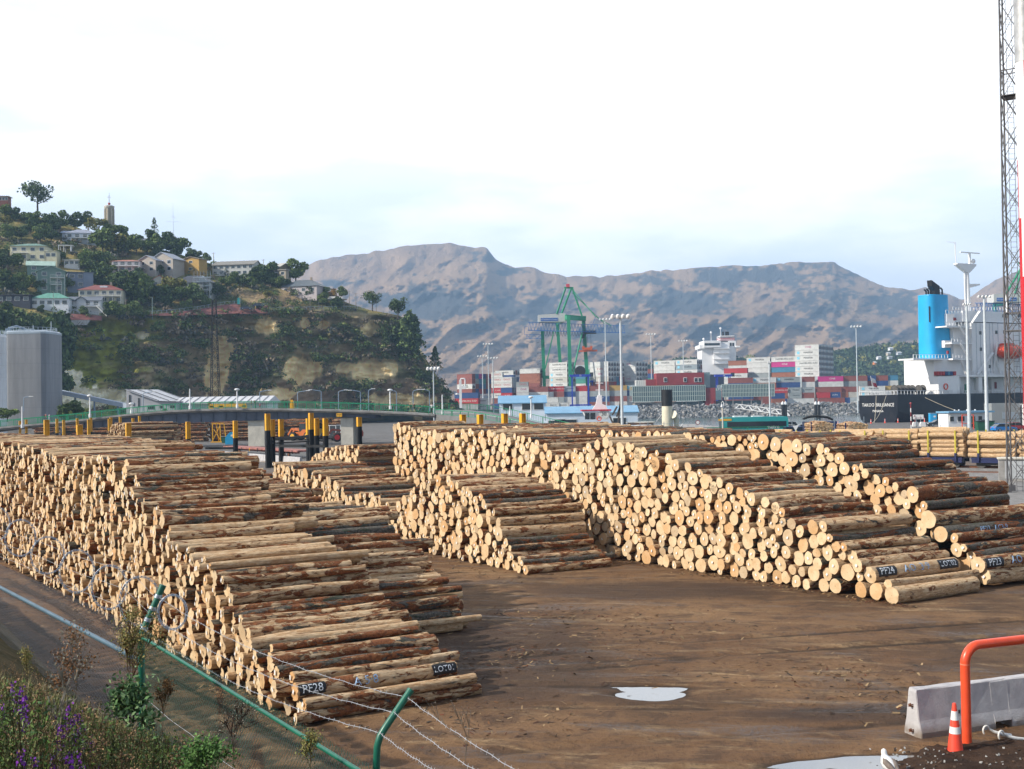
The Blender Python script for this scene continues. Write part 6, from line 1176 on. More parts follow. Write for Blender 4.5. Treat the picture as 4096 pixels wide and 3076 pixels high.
b = MB(); [b.beam((r_ * 0.98 * math.cos(a), r_ * 0.98 * math.sin(a), -3), (r_ * 0.96 * math.cos(a), r_ * 0.96 * math.sin(a), hh * 0.9), 0.45) for a in [i * math.pi / 4 for i in range(8)]]; b.to('quoins', mwall((0.5, 0.46, 0.38)), t)
b = MB(); b.tube((0, 0, hh), (0, 0, hh + 4.9), 0.1, 6); b.beam((-0.8, 0, hh + 4.0), (0.8, 0, hh + 4.0), 0.1); b.tube((0, 0, hh + 4.9), (0.2, 0, hh + 5.6), 0.05, 4); b.to('mast', MLT, t); b = MB(); b.ball((0, 0, hh + 1.2), 0.55, 12, 8); b.to('signal_ball', paint('ball_red', (0.35, 0.06, 0.04), 0.5), t)
p = HP(695, 960, 0); k_ = p.y / F; hh = 150 * k_; t = T('radio_mast', 'thin radio mast with cross aerials on the ridge', 'antenna mast', tuple(p)); b = MB(); b.tube((0, 0, 0), (-0.2, 0, hh), 0.10, 5, 0.03); [b.beam((-w_, 0, hh * f), (w_ * 1.1, 0, hh * f - w_ * 0.1), 0.07) for w_, f in ((0.9, 0.6), (3.2, 0.5), (0.6, 0.63))]; b.to('mast', MGA, t)
# utility poles
for i, (u, v0, v1, m_, lb) in enumerate([(214, 1165, 1262, 0, 'greenish street pole before the green-roofed bungalow'), (504, 1197, 1268, 1, 'bare timber pole below the dark tree clump'), (610, 1189, 1268, 0, 'tall grey-green pole at the start of the brick wall'), (961, 1163, 1228, 1, 'pole by the teal cabin on the cliff road'), (1241, 1187, 1238, 1, 'short timber pole above the cliff fence'), (1398, 1162, 1234, 1, 'timber pole right of the long deck'), (1424, 1172, 1234, 1, 'second timber pole right of the long deck'), (1505, 1182, 1236, 1, 'timber pole in front of the rounded clifftop tree'), (1054, 1037, 1075, 1, 'power pole with crossarm on the crest by the beige house'), (855, 1010, 1060, 1, 'power pole with crossarm behind the long white house')]):
    p = HP(u, v1, -3); h_ = (v1 - v0) * p.y / F; t = T('utility_pole', lb, 'utility pole', tuple(p)); b = MB(); b.tube((0, 0, -1), (0, 0, h_), 0.14, 6, 0.1); b.beam((-0.8, 0, h_ - 0.3), (0.8, 0, h_ - 0.3), 0.1) if m_ else b.beam((0, 0, h_), (-1.2, 0, h_ + 0.2), 0.1); b.to('pole', [paint('pole_green', (0.25, 0.33, 0.3), 0.6), paint('pole_wood', (0.25, 0.21, 0.17), 0.9)][m_], t)
# brick-red retaining walls, rails and cars on the cliff road
MBR = paint('brick_red_wall', (0.20, 0.075, 0.065), 0.85, 0.25, 0.6, dirt=0.2)
def strip(name, label, top, bot, mat, dy=-3.5, th=0.8, rail=True, cat='retaining wall'):
    tp_ = [HP(u, v, dy) for u, v in top]; bt_ = [HP(u, v, dy) for u, v in bot]; o0 = tp_[0]; t = T(name, label, cat, tuple(o0)); b = MB(o0)
    for i in range(len(tp_) - 1):
        a, c, d, e = bt_[i], bt_[i + 1], tp_[i + 1], tp_[i]; s_ = Vector((0, th, 0)); b.add([a, c, d, e, a + s_, c + s_, d + s_, e + s_], [(0, 1, 2, 3), (3, 2, 6, 7), (0, 3, 7, 4), (1, 5, 6, 2)])
    b.to('wall', mat, t)
    if rail: railing([q + Vector((0, 0.2, 0)) for q in tp_], t, o0, 1.1, mat=MGA, post=2.0, bal=0.6)
    return t
strip('brick_wall', 'brick-red retaining wall rising beside the cliff road below the parked cars', [(587, 1258), (700, 1249), (800, 1236), (900, 1218), (960, 1214)], [(587, 1263), (700, 1262), (800, 1259), (900, 1256), (960, 1253)], MBR)
strip('brick_wall', 'lower brick-red wall with white end right of the parked cars', [(960, 1240), (1020, 1232), (1070, 1222)], [(960, 1256), (1020, 1254), (1070, 1252)], MBR, -4.5)
strip('brick_wall', 'short brick-red wall below the low white cottage', [(270, 1254), (340, 1257), (405, 1264)], [(270, 1278), (340, 1280), (405, 1282)], MBR); strip('concrete_wall', 'grey concrete footing wall under the short brick-red wall', [(285, 1281), (360, 1279)], [(288, 1302), (345, 1300)], MDC, -4, rail=False)
pts = [HP(u, v, -3) for u, v in [(1078, 1241), (1150, 1240), (1240, 1238), (1330, 1236), (1430, 1236), (1526, 1240)]]; t = T('clifftop_fence', 'thin galvanised fence along the cliff edge road', 'fence', tuple(pts[0])); railing(pts, t, pts[0], 1.1, mat=MGA, post=2, bal=0.8)
def car(loc, rz, label, col, kind='hatch', L=4.4, group='parked cars'):
    t = T('parked_car', label, 'car', loc, rz, group); m = paint('car_%02d%02d%02d' % tuple(int(c * 99) for c in col), col, 0.22, 0.03, spec=0.6); w = 0.88; k_ = L / 4.4
    low = [(-2.15, 0.35), (2.15, 0.35), (2.2, 0.6), (2.1, 0.78), (1.1, 0.92), (-2.05, 0.98), (-2.2, 0.85)]
    cab = {'hatch': [(1.15, 0.9), (0.45, 1.42), (-1.35, 1.45), (-2.0, 1.0)], 'sedan': [(1.0, 0.9), (0.3, 1.4), (-0.8, 1.42), (-1.6, 1.0)], 'ute': [(1.0, 0.95), (0.5, 1.6), (-0.5, 1.65), (-0.6, 1.0)], 'van': [(1.9, 0.9), (1.3, 1.8), (-2.1, 1.85), (-2.15, 0.95)], 'canopy': [(1.0, 0.95), (0.5, 1.6), (-2.0, 1.62), (-2.1, 1.0)]}[kind]
    b = MB(); b.prism([(x * k_, z) for x, z in low], (0, -w, 0), (1, 0, 0), (0, 0, 1), (0, 2 * w, 0)); b.to('body', m, t)
    b = MB(); b.prism([(x * k_, z) for x, z in cab], (0, -w + 0.1, 0), (1, 0, 0), (0, 0, 1), (0, 2 * w - 0.2, 0)); c = b.to('glass', MGL, t); b = MB(); b.box(((cab[1][0] + cab[2][0]) / 2 * k_, 0, cab[2][1] + 0.01), ((cab[1][0] - cab[2][0]) * k_, 2 * w - 0.24, 0.05)); b.to('roof', m, c)
    for x in (-1.35, 1.35):
        for y in (-0.8, 0.8): wheel(t, x * k_, y, 0.33, 0.2, MGA)
    for y in (-0.6, 0.6): b = MB(); b.box((2.17 * k_, y, 0.66), (0.08, 0.35, 0.14)); b.to('headlight', MWH, t); b = MB(); b.box((-2.17 * k_, y, 0.8), (0.06, 0.3, 0.16)); b.to('tail_light', paint('tail_red', (0.4, 0.02, 0.02), 0.3), t)
    return t
p = HP(985, 1239, -6); car(tuple(p), R(15), 'dark blue-grey car going uphill on the cliff road', (0.05, 0.06, 0.11)); p = HP(1034, 1228, -6); car(tuple(p), R(18), 'dark hatchback higher up on the cliff road', (0.04, 0.05, 0.09))
p = HP(1022, 1240, -7); person(tuple(p), 0, 'person in yellow high-visibility clothes by the two cliff-road cars', (0.75, 0.5, 0.03), (0.6, 0.35, 0.03), pose='stand')
p = HP(957, 1217, -4); t = T('teal_cabin', 'small teal portable cabin above the brick-red wall', 'cabin', tuple(p)); b = MB(); b.box((0, 0, 1.1), (1.2, 1.2, 2.2)); b.to('body', paint('teal', (0.02, 0.28, 0.30), 0.5), t); b = MB(); b.prism([(-0.7, 0), (0.7, 0), (0, 0.3)], (0, -0.7, 2.2), (1, 0, 0), (0, 0, 1), (0, 1.4, 0)); b.to('roof', paint('teal2', (0.03, 0.34, 0.34), 0.5), t)
# ------------------------------------------------------------------ trees
def crown(seed, n, rx, rz, zc, cols, leaf, lobes=9, hollow=0.5, conic=False):
    r = np.random.RandomState(seed); P_ = []
    if conic:
        t = r.uniform(0, 1, n) ** 0.8; a = r.uniform(0, 6.28, n); lay = 1 + 0.35 * np.sin(t * 34 + seed); rr = rx * (1 - t) ** 0.85 * lay * np.sqrt(r.uniform(0.15, 1, n)) + 0.02; P_ = np.stack([rr * np.cos(a), rr * np.sin(a), zc - rz + 2 * rz * t - rr * 0.25], 1)
    else:
        c = r.normal(size=(lobes, 3)); c /= np.linalg.norm(c, axis=1)[:, None]; c *= r.uniform(0.35, 0.72, (lobes, 1)); w = r.uniform(0.3, 0.48, lobes); i = r.randint(lobes, size=n); d = r.normal(size=(n, 3)); d /= np.linalg.norm(d, axis=1)[:, None]
        P_ = (c[i] + d * (w[i] * r.uniform(hollow, 1, n) ** 0.6)[:, None]) * np.array([rx, rx, rz]) + np.array([0, 0, zc])
    L_ = leafs(r, P_, leaf, 0.4, 0.65); C_ = colored(L_, np.array(cols) * 1.8, r, 0.35)
    return L_, C_
def treeproto(name, seed, n, rx, rz, zc, cols, leaf, conic=False, lobes=9, th=None, hollow=0.5):
    """unit height 1 (z from 0 to about 1)"""
    L_, C_ = crown(seed, n, rx, rz, zc, cols, leaf, lobes, hollow, conic); cm = npmesh('crown', L_, np.arange(len(L_)).reshape(-1, 4), MF, False, {'colr': C_}); b = MB(); r = random.Random(seed); th = th or zc
    b.path([(0, 0, -0.12), (0.01, 0, th * 0.4), (0.0, 0.01, th), (0.01, 0, th + rz * (0.8 if conic else 0.3))], 0.03, 6, radii=[0.034, 0.026, 0.017, 0.006])
    if not conic:
        for _ in range(6): a = r.uniform(0, 6.28); l = rx * r.uniform(0.4, 0.8); z = th * r.uniform(0.35, 0.9); b.path([(0, 0, z), (math.cos(a) * l * 0.5, math.sin(a) * l * 0.5, z + rz * 0.3), (math.cos(a) * l, math.sin(a) * l, z + rz * 0.75)], 0.01, 4, radii=[0.014, 0.009, 0.004])
    tm = b.mesh('trunk', paint('bark', (0.09, 0.07, 0.055), 0.9, 0.3, 6)); return cm, tm, name
DKG = ((0.048, 0.074, 0.026), (0.062, 0.09, 0.03), (0.036, 0.055, 0.022)); MDG = ((0.085, 0.12, 0.036), (0.11, 0.145, 0.045), (0.065, 0.09, 0.028)); LTG = ((0.095, 0.135, 0.05), (0.12, 0.15, 0.055), (0.07, 0.10, 0.04)); YLG = ((0.12, 0.12, 0.03), (0.09, 0.10, 0.03), (0.16, 0.14, 0.04)); ORG = ((0.20, 0.12, 0.03), (0.14, 0.10, 0.03), (0.26, 0.15, 0.04))
TP = {'dark': [treeproto('broadleaf_tree', s, 1250, 0.60, 0.48, 0.50, DKG, 0.058) for s in (1, 2)], 'mid': [treeproto('broadleaf_tree', s, 1250, 0.62, 0.47, 0.50, MDG, 0.058) for s in (3, 4)], 'light': [treeproto('broadleaf_tree', 5, 1200, 0.58, 0.46, 0.52, LTG, 0.058)], 'yellow': [treeproto('broadleaf_tree', 6, 1100, 0.6, 0.44, 0.52, YLG, 0.055)], 'orange': [treeproto('autumn_tree', 7, 800, 0.4, 0.46, 0.52, ORG, 0.045)],
      'pine': [treeproto('pine_tree', 8, 1300, 0.62, 0.36, 0.60, DKG, 0.035, lobes=15, th=0.5, hollow=0.3), treeproto('pine_tree', 12, 1100, 0.5, 0.42, 0.56, DKG, 0.04, lobes=12)], 'cone': [treeproto('conifer', 9, 1000, 0.30, 0.5, 0.52, DKG, 0.035, True), treeproto('conifer', 10, 520, 0.26, 0.49, 0.52, DKG, 0.025, True)]}
TADJ = {'dark': 'dark green', 'mid': 'mid-green', 'light': 'light green', 'yellow': 'yellowish', 'orange': 'orange autumn', 'pine': 'dark spreading pine', 'cone': 'dark conical'}
_lb = set(); _tn = [0]
def tree(u, v, hp, kind, label=None, Y=None, wf=1.0, grp='trees on the hillside', slot=None):
    p = HP(u, v, -2.0) if Y is None else P(u, v, Y); h_ = hp * p.y / F; pr = TP[kind]; cm, tm, nm = pr[_tn[0] % len(pr) if slot is None else slot]; _tn[0] += 1
    if label is None:
        hu, hv, sh = min(HS, key=lambda q: math.hypot(q[0] - u, (q[1] - v + hp / 2) * 1.2)); du, dv_ = u - hu, v - hp / 2 - hv; w = ('right of' if du > 0 else 'left of') if abs(du) > abs(dv_) * 1.3 else ('below' if dv_ > 0 else 'above'); d = math.hypot(du, dv_); nr = 'just ' if d < 45 else ('' if d < 90 else 'well ')
        label = f'{TADJ[kind]} tree {nr}{w} the {sh}'
        i = 2
        base = label
        while label in _lb: label = f'{base}, {["", "", "second of them", "third of them", "fourth of them", "fifth of them"][min(i, 5)]}'; i += 1; 
        _lb.add(label) if i < 7 else None
    t = T(nm, label, 'tree', tuple(p), (u * 0.37) % 6.28, grp); t.scale = (h_ * wf, h_ * wf, h_); link('crown', cm, t); link('trunk', tm, t); return t
tree(150, 842, 128, 'pine', 'big spreading pine alone on the skyline at left', wf=1.0, slot=0)
tree(618, 968, 98, 'cone', 'sparse pointed conifer standing on the ridge', slot=1)
for q in [(1490, 1236, 80, 'pine', 'rounded pine at the cliff top by the last timber pole'), (1592, 1272, 92, 'pine', 'flat-topped pine leaning at the cliff corner'), (1640, 1440, 195, 'cone', 'tallest dark conifer clinging to the cliff corner', 0), (1622, 1400, 150, 'dark', 'dense dark tree against the left of the tallest cliff conifer'), (1660, 1380, 120, 'cone', 'dark conifer on the outer edge of the cliff corner'), (1596, 1355, 62, 'cone', 'small conifer left of the cliff corner trees'), (1543, 1388, 72, 'cone', 'slim lone conifer on the cliff face'), (1741, 1478, 92, 'cone', 'lone conifer on the cliff edge against the far hills'), (1710, 1528, 64, 'cone', 'low conifer under the lone cliff-edge one'), (1680, 1520, 50, 'dark', 'dark bush-like tree at the foot of the cliff corner')]:
    tree(q[0], q[1], q[2], q[3], q[4], wf=(1.1 if q[3] == 'cone' else 1.0), slot=0 if q[3] == 'cone' else None, grp='trees on the cliff corner')
for q in [(60, 1420, 215, 'dark', 'huge dark tree behind the silos at the left edge'), (-10, 1400, 180, 'dark', 'dark tree cut by the left edge above the white silo'), (190, 1480, 240, 'dark', 'huge dark tree right of the big silo'), (255, 1420, 190, 'dark', 'dark tree leaning out right of the huge silo tree'), (150, 1400, 160, 'pine', 'dark pine between the two huge silo trees'), (232, 1580, 190, 'dark', 'lower dark tree hanging over the quarry rock')]: tree(*q[:4], q[4], wf=0.85, grp='big dark trees behind the silos')
for q in [(20, 868, 60, 'mid'), (60, 880, 55, 'dark'), (100, 890, 50, 'dark'), (140, 900, 62, 'mid'), (185, 905, 60, 'dark'), (240, 908, 75, 'mid'), (215, 925, 60, 'dark'), (300, 910, 68, 'dark'), (345, 906, 72, 'dark'), (385, 935, 78, 'yellow'), (455, 952, 72, 'mid'), (490, 958, 62, 'mid'), (560, 965, 30, 'dark'), (600, 985, 72, 'dark'), (645, 1003, 78, 'mid'), (680, 1003, 84, 'dark'), (722, 1008, 74, 'mid'), (700, 1025, 62, 'dark'), (762, 1036, 52, 'dark'), (792, 1046, 46, 'dark'), (822, 1052, 42, 'light'),
          (30, 955, 65, 'mid'), (85, 955, 55, 'dark'), (150, 960, 60, 'mid'), (205, 962, 55, 'dark'), (20, 905, 50, 'yellow'), (120, 930, 60, 'dark'), (180, 940, 55, 'mid'), (410, 1008, 110, 'mid'), (452, 1012, 100, 'yellow'), (500, 1015, 92, 'mid'), (545, 1012, 78, 'light'), (590, 1012, 66, 'mid'), (640, 1028, 56, 'dark'), (400, 1060, 60, 'dark'), (345, 1075, 80, 'mid'), (372, 1052, 70, 'mid'), (375, 1115, 85, 'dark'), (425, 1100, 62, 'mid'), (400, 1150, 88, 'dark'), (430, 1060, 55, 'light'),
          (15, 1075, 90, 'dark'), (55, 1068, 66, 'mid'), (150, 1046, 42, 'dark'), (238, 1044, 50, 'dark'), (10, 1160, 90, 'dark'), (50, 1158, 74, 'dark'), (95, 1165, 84, 'mid'), (165, 1168, 62, 'dark'), (275, 1158, 52, 'light'), (455, 1155, 62, 'light'), (490, 1190, 120, 'dark'), (530, 1198, 132, 'dark'), (568, 1205, 130, 'mid'), (610, 1195, 70, 'dark'), (690, 1190, 98, 'yellow'), (725, 1208, 84, 'mid'), (655, 1218, 84, 'dark'), (772, 1214, 84, 'light'), (822, 1190, 58, 'dark'), (868, 1186, 66, 'dark'), (560, 1125, 60, 'dark'), (640, 1100, 50, 'dark'), (680, 1092, 48, 'dark'),
          (905, 1150, 56, 'mid'), (940, 1130, 50, 'mid'), (975, 1142, 56, 'dark'), (1010, 1150, 50, 'mid'), (1045, 1135, 92, 'dark'), (1080, 1125, 84, 'dark'), (1108, 1150, 56, 'mid'), (1183, 1118, 92, 'mid'), (1150, 1150, 40, 'dark'), (1240, 1188, 52, 'dark'), (1302, 1190, 44, 'light'), (1331, 1206, 60, 'orange'), (1365, 1192, 48, 'light'), (1290, 1215, 50, 'mid'), (1352, 1236, 60, 'dark'), (430, 1262, 58, 'dark'), (475, 1270, 78, 'mid'), (535, 1272, 70, 'light'), (575, 1275, 44, 'mid'), (750, 1244, 52, 'mid'), (820, 1225, 46, 'light'), (1075, 1195, 40, 'yellow'), (30, 1255, 60, 'dark'), (165, 1250, 34, 'dark'), (330, 1262, 40, 'light'), (450, 1205, 44, 'mid')]:
    tree(q[0], q[1], q[2], q[3])
# ------------------------------------------------------------------ silos, conveyor, sheds, pylon
def silomat(nm, c, hb):
    k = NB(nm); o_ = k.obj(); s = k.n('ShaderNodeSeparateXYZ'); k.l(o_, s.inputs[0]); bd = k.math('FRACT', k.math('MULTIPLY', s.outputs['Z'], hb)); n = k.noise(k.mapv(o_, (1, 1, 0.12)), 0.7, 5, 0.65); c_ = k.mix(k.mr(n, 0.3, 0.7), tuple(x * 0.86 for x in c), tuple(x * 1.1 for x in c)); c_ = k.mix(k.mr(bd, 0.06, 0.0, 0, 0.35), c_, tuple(x * 0.6 for x in c)); k.col(c_); k.rough(0.85); return k.m
def SQ(b, q):   # round plan to rounded-square plan
    if q: b.v = [(lambda x, y, z, m: (x / m, y / m, z))(x, y, z, max(0.72, (abs(x) ** 7 + abs(y) ** 7) ** (1 / 7) / (math.hypot(x, y) + 1e-6))) for x, y, z in b.v]; b.sm = [False] * len(b.sm)
def silo(u0, u1, v0, v1, Y, label, mat, topm, sq_=False):
    p = P((u0 + u1) / 2, v1, Y); r_ = (u1 - u0) / 2 * Y / F; hh = (v1 - v0) * Y / F; t = T('silo', label, 'silo', tuple(p)); b = MB(); b.lathe((0, 0, 0), [(r_, -6), (r_, hh)], 40); SQ(b, sq_); b.to('body', mat, t); b = MB(); b.lathe((0, 0, hh), [(r_ * 1.01, 0), (r_ * 1.01, 0.5), (r_ * 0.9, 0.9)], 40); SQ(b, sq_); b.to('roof', topm, t)
    pts = [Vector((r_ * 0.98 * math.cos(a), r_ * 0.98 * math.sin(a), hh + 0.5)) for a in np.linspace(0, 2 * math.pi, 33)]; railing(pts, t, Vector((0, 0, 0)), 1.2, mat=MGA, post=1.4, bal=3, r=0.04); return t, r_, hh
t, r_, hh = silo(47, 227, 1340, 1690, 300, 'big bare grey concrete silo at the left', silomat('silo_concrete', (0.24, 0.25, 0.27), 0.27), MGA, True)
b = MB()
for x in (-0.95, -0.88, -0.8): b.tube((r_ * x, -r_ * 0.55, -4), (r_ * x, -r_ * 0.55, hh + 1.6), 0.28, 8)
b.path([(-r_ * 0.9, -r_ * 0.5, hh + 1.6), (-r_ * 0.6, -r_ * 0.3, hh + 2.2), (-r_ * 0.2, 0, hh + 1.2)], 0.3, 8); b.to('pipes', MSL, t)
b = MB(); b.tube((0.0, 0, hh), (0, 0, hh + 2.5), 0.12, 6); b.tube((r_ * 0.8, 0, hh), (r_ * 0.8, 0, hh + 3.4), 0.12, 6); b.box((-r_ * 0.3, 0, hh + 1), (3.5, 2, 1.2)); b.to('roof_plant', MGA, t)
b = MB(); b.box((0, -r_ * 0.4, -4), (r_ * 2.3, r_ * 1.4, 4.6)); b.to('plinth', MDC, t)
silo(-120, 24, 1352, 1700, 285, 'white silo cut by the left edge of the picture', silomat('silo_white', (0.66, 0.68, 0.70), 0.35), MWP)
a_, c_ = P(225, 1565, 310), P(535, 1628, 300); t = T('conveyor', 'long pale enclosed conveyor sloping from the silo to the grey shed', 'conveyor', tuple(a_)); b = MB(a_); b.beam(a_, c_, 1.6, 1.1); b.to('gallery', mwall((0.38, 0.44, 0.52)), t); b = MB(a_)
for f in (0.25, 0.5, 0.8): q = a_.lerp(c_, f); b.box((q.x, q.y, (q.z - 0.6) / 2 - 1), (0.4, 0.4, q.z + 1.4))
b.to('trestle', MSL, t)
MRR = paint('roof_steel', (0.50, 0.51, 0.54), 0.5, 0.08, 0.3); MRS = paint('roof_seam', (0.20, 0.2, 0.22), 0.6); p = P(510, 1658, 262); k_ = 262 / F; t = T('grey_shed', 'grey metal shed with a steep long sloping roof behind the bridge', 'shed', tuple(p)); X = lambda u, v: ((u - 510) * k_, (1658 - v) * k_)
b = MB(); b.prism([X(506, 1700), X(706, 1700), X(706, 1609), X(630, 1608), X(590, 1588), X(506, 1562)], (0, 0, 0), (1, 0, 0), (0, 0, 1), (0, 9, 0)); b.to('wall', mwall((0.42, 0.43, 0.46)), t)
q0, q1, q2 = X(503, 1560), X(632, 1608), X(712, 1609); b = MB(); b.add([(q0[0], -0.5, q0[1] + .1), (q1[0], -0.5, q1[1] + .1), (q1[0] + 4.6, 10, q1[1] + .1), (q0[0] + 4.6, 10, q0[1] + .15)], [(0, 1, 2, 3)]); b.add([(q1[0], -0.6, q1[1] + .15), (q2[0], -0.6, q2[1]), (q2[0], 10, q2[1]), (q1[0], 10, q1[1] + .15)], [(0, 1, 2, 3)]); rf_ = b.to('roof', MRR, t); b = MB(); [b.beam((q0[0] + 4.6 * f, -0.5 + 10.5 * f, q0[1] + 0.2), (q1[0] + 4.6 * f, -0.5 + 10.5 * f, q1[1] + 0.2), 0.15) for f in (0.05, 0.35, 0.65, 0.95)]; b.to('seam', MRS, rf_)
for u, v, w_, h_ in ((520, 1600, 7, 40), (556, 1610, 6, 34), (536, 1618, 5, 12), (605, 1632, 26, 12), (645, 1630, 12, 10), (690, 1630, 20, 10)): x, z = X(u, v); b = MB(); b.box((x, -0.04, z), (w_ * k_, 0.08, h_ * k_)); b.to('window', MGL, t)
p = P(700, 1660, 266); t = T('long_shed', 'long low shed with pale steel roof behind the bridge railing', 'shed', tuple(p)); k_ = 266 / F; w_ = 370 * k_; b = MB(); b.box((w_ / 2, 6, 0.8), (w_, 12, 3.4)); b.to('wall', mwall((0.6, 0.62, 0.66)), t); b = MB(); z0, z1 = (1660 - 1612) * k_, (1660 - 1588) * k_; b.prism([(-7, z0), (0, z1), (7, z0), (7, z0 - 0.3), (-7, z0 - 0.3)], (-0.5, 6, 0), (0, 1, 0), (0, 0, 1), (w_ + 1, 0, 0)); rf_ = b.to('roof', MRR, t); b = MB(); [b.beam((w_ * f, -1, z0 + 0.08), (w_ * f, 6, z1 + 0.08), 0.12) for f in np.linspace(0.04, 0.96, 12)]; b.to('seam', MRS, rf_)
p = P(912, 1640, 240); t = T('yellow_gantry', 'low yellow portal frame seen through the bridge railing', 'gantry', tuple(p)); b = MB(); b.box((0, 0, 0.9), (7.4, 0.5, 0.7)); [b.prism([(-0.3, -0.6), (0.3, -0.6), (0.5, 0.9), (-0.5, 0.9)], (x, -0.25, 0), (1, 0, 0), (0, 0, 1), (0, 0.5, 0)) for x in (-3.4, -1.4, 3.4)]; b.to('frame', MYE, t)
def lattice(u, v0, v1, Y, w0, w1, label, nm='lattice_pylon', n=12):
    p = P(u, v1, Y); hh = (v1 - v0) * Y / F; t = T(nm, label, 'pylon', tuple(p)); c = lambda i, z: Vector(([-1, 1, 1, -1][i % 4] * (w0 + (w1 - w0) * z / hh), [-1, -1, 1, 1][i % 4] * (w0 + (w1 - w0) * z / hh), z)); b = MB()
    for i in range(4): b.tube(c(i, 0), c(i, hh), 0.09, 4, cap=False)
    b.to('legs', MBL, t); b = MB()
    for j in range(n):
        for i in range(4): b.tube(c(i, hh * j / n), c(i + 1, hh * (j + 1) / n), 0.05, 4, cap=False); b.tube(c(i + 1, hh * j / n), c(i, hh * (j + 1) / n), 0.05, 4, cap=False)
    b.to('bracing', MBL, t); return t
lattice(862, 1198, 1625, 300, 1.1, 0.45, 'thin dark lattice pylon standing in front of the cliff')
for u, v, hp, kd, lb in [(300, 1665, 75, 'dark', 'dark bushy tree under the conveyor'), (245, 1672, 55, 'dark', 'smaller dark tree between silo and conveyor'), (30, 1680, 60, 'mid', 'bushy tree at the foot of the white silo'), (660, 1655, 22, 'light', 'small bush by the shed windows'), (835, 1628, 20, 'orange', 'little reddish bush before the long shed roof'), (925, 1628, 22, 'light', 'little pale bush before the long shed roof'), (960, 1630, 20, 'mid', 'little green bush right of the pale one by the railing')]: tree(u, v, hp, kd, lb, Y=248, wf=1.3, grp='shrubs by the bridge')
# ------------------------------------------------------------------ water, terminal quay, far hills
k = NB('harbour_water'); o_ = k.n('ShaderNodeNewGeometry').outputs['Position']; k.col((0.05, 0.10, 0.10)); k.rough(0.12); k.b.inputs['Specular IOR Level'].default_value = 0.6; k.bump(k.noise(k.mapv(o_, (0.5, 1.2, 1)), 0.8, 5, 0.6), 0.5, 0.25)
b = MB(); b.add([(-4000, 200, -1.3), (7000, 200, -1.3), (7000, 8000, -1.3), (-4000, 8000, -1.3)], [(0, 1, 2, 3)]); struct(b.to('water', k.m), 'green-grey harbour water')
ZT = 4.0; MTQ = paint('terminal_paving', (0.22, 0.215, 0.21), 0.9, 0.15, 0.1)
b = MB(); b.prism([(-30, 538), (330, 538), (330, 1500), (-30, 1500)], (0, 0, -6), (1, 0, 0), (0, 1, 0), (0, 0, 6 + ZT)); struct(b.to('terminal_quay', MTQ), 'raised paved quay of the container terminal')
b = MB(); b.add([(34, 524, -2.5), (330, 524, -2.5), (330, 538.2, ZT + 0.1), (34, 538.2, ZT + 0.1)], [(0, 1, 2, 3)]); struct(b.to('seawall_slope', MDC), 'slope beneath the seawall boulders')
def st2(r): x = r.uniform(34, 185); f = r.uniform(0, 1); return (x, 524.5 + 13.5 * f, -1.8 + 6.0 * f + r.uniform(0, 0.3))
V, Q, Cc = stones(2600, st2, [(0.30, 0.31, 0.33), (0.22, 0.23, 0.25), (0.38, 0.37, 0.36), (0.16, 0.17, 0.18)], 12, 0.6, 1.35); o = link('seawall_boulders', npmesh('seawall_boulders', V, Q, MF, False, {'colr': Cc})); o['kind'] = 'stuff'; o['label'] = 'grey boulders piled as the seawall of the terminal'
_r = [(1000, 1120), (1210, 1062), (1290, 1042), (1390, 1020), (1480, 1012), (1560, 995), (1650, 984), (1750, 973), (1800, 970), (1850, 984), (1905, 990), (1948, 994), (1985, 1040), (2060, 1073), (2110, 1068), (2180, 1085), (2280, 1106), (2400, 1108), (2500, 1099), (2600, 1085), (2700, 1079), (2850, 1064), (2950, 1060), (3050, 1062), (3150, 1053), (3250, 1047), (3340, 1052), (3400, 1082), (3470, 1118), (3560, 1152), (3640, 1158), (3700, 1150), (3770, 1168), (3850, 1196), (3900, 1178), (3980, 1120), (4100, 1070), (4400, 1040)]
HD = [(1720, 1215, 230, 75), (2120, 1240, 230, 80), (1640, 1330, 120, 50), (2420, 1330, 150, 45), (2330, 1180, 120, 40), (2700, 1210, 230, 45), (3070, 1105, 340, 52), (3300, 1190, 160, 55), (3560, 1205, 130, 45), (2880, 1330, 160, 45), (1950, 1030, 90, 28), (2050, 1085, 70, 22), (2600, 1120, 130, 30), (3450, 1330, 150, 35), (2480, 1430, 120, 30), (3150, 1290, 180, 30), (1350, 1130, 110, 25), (2250, 1400, 110, 25)]
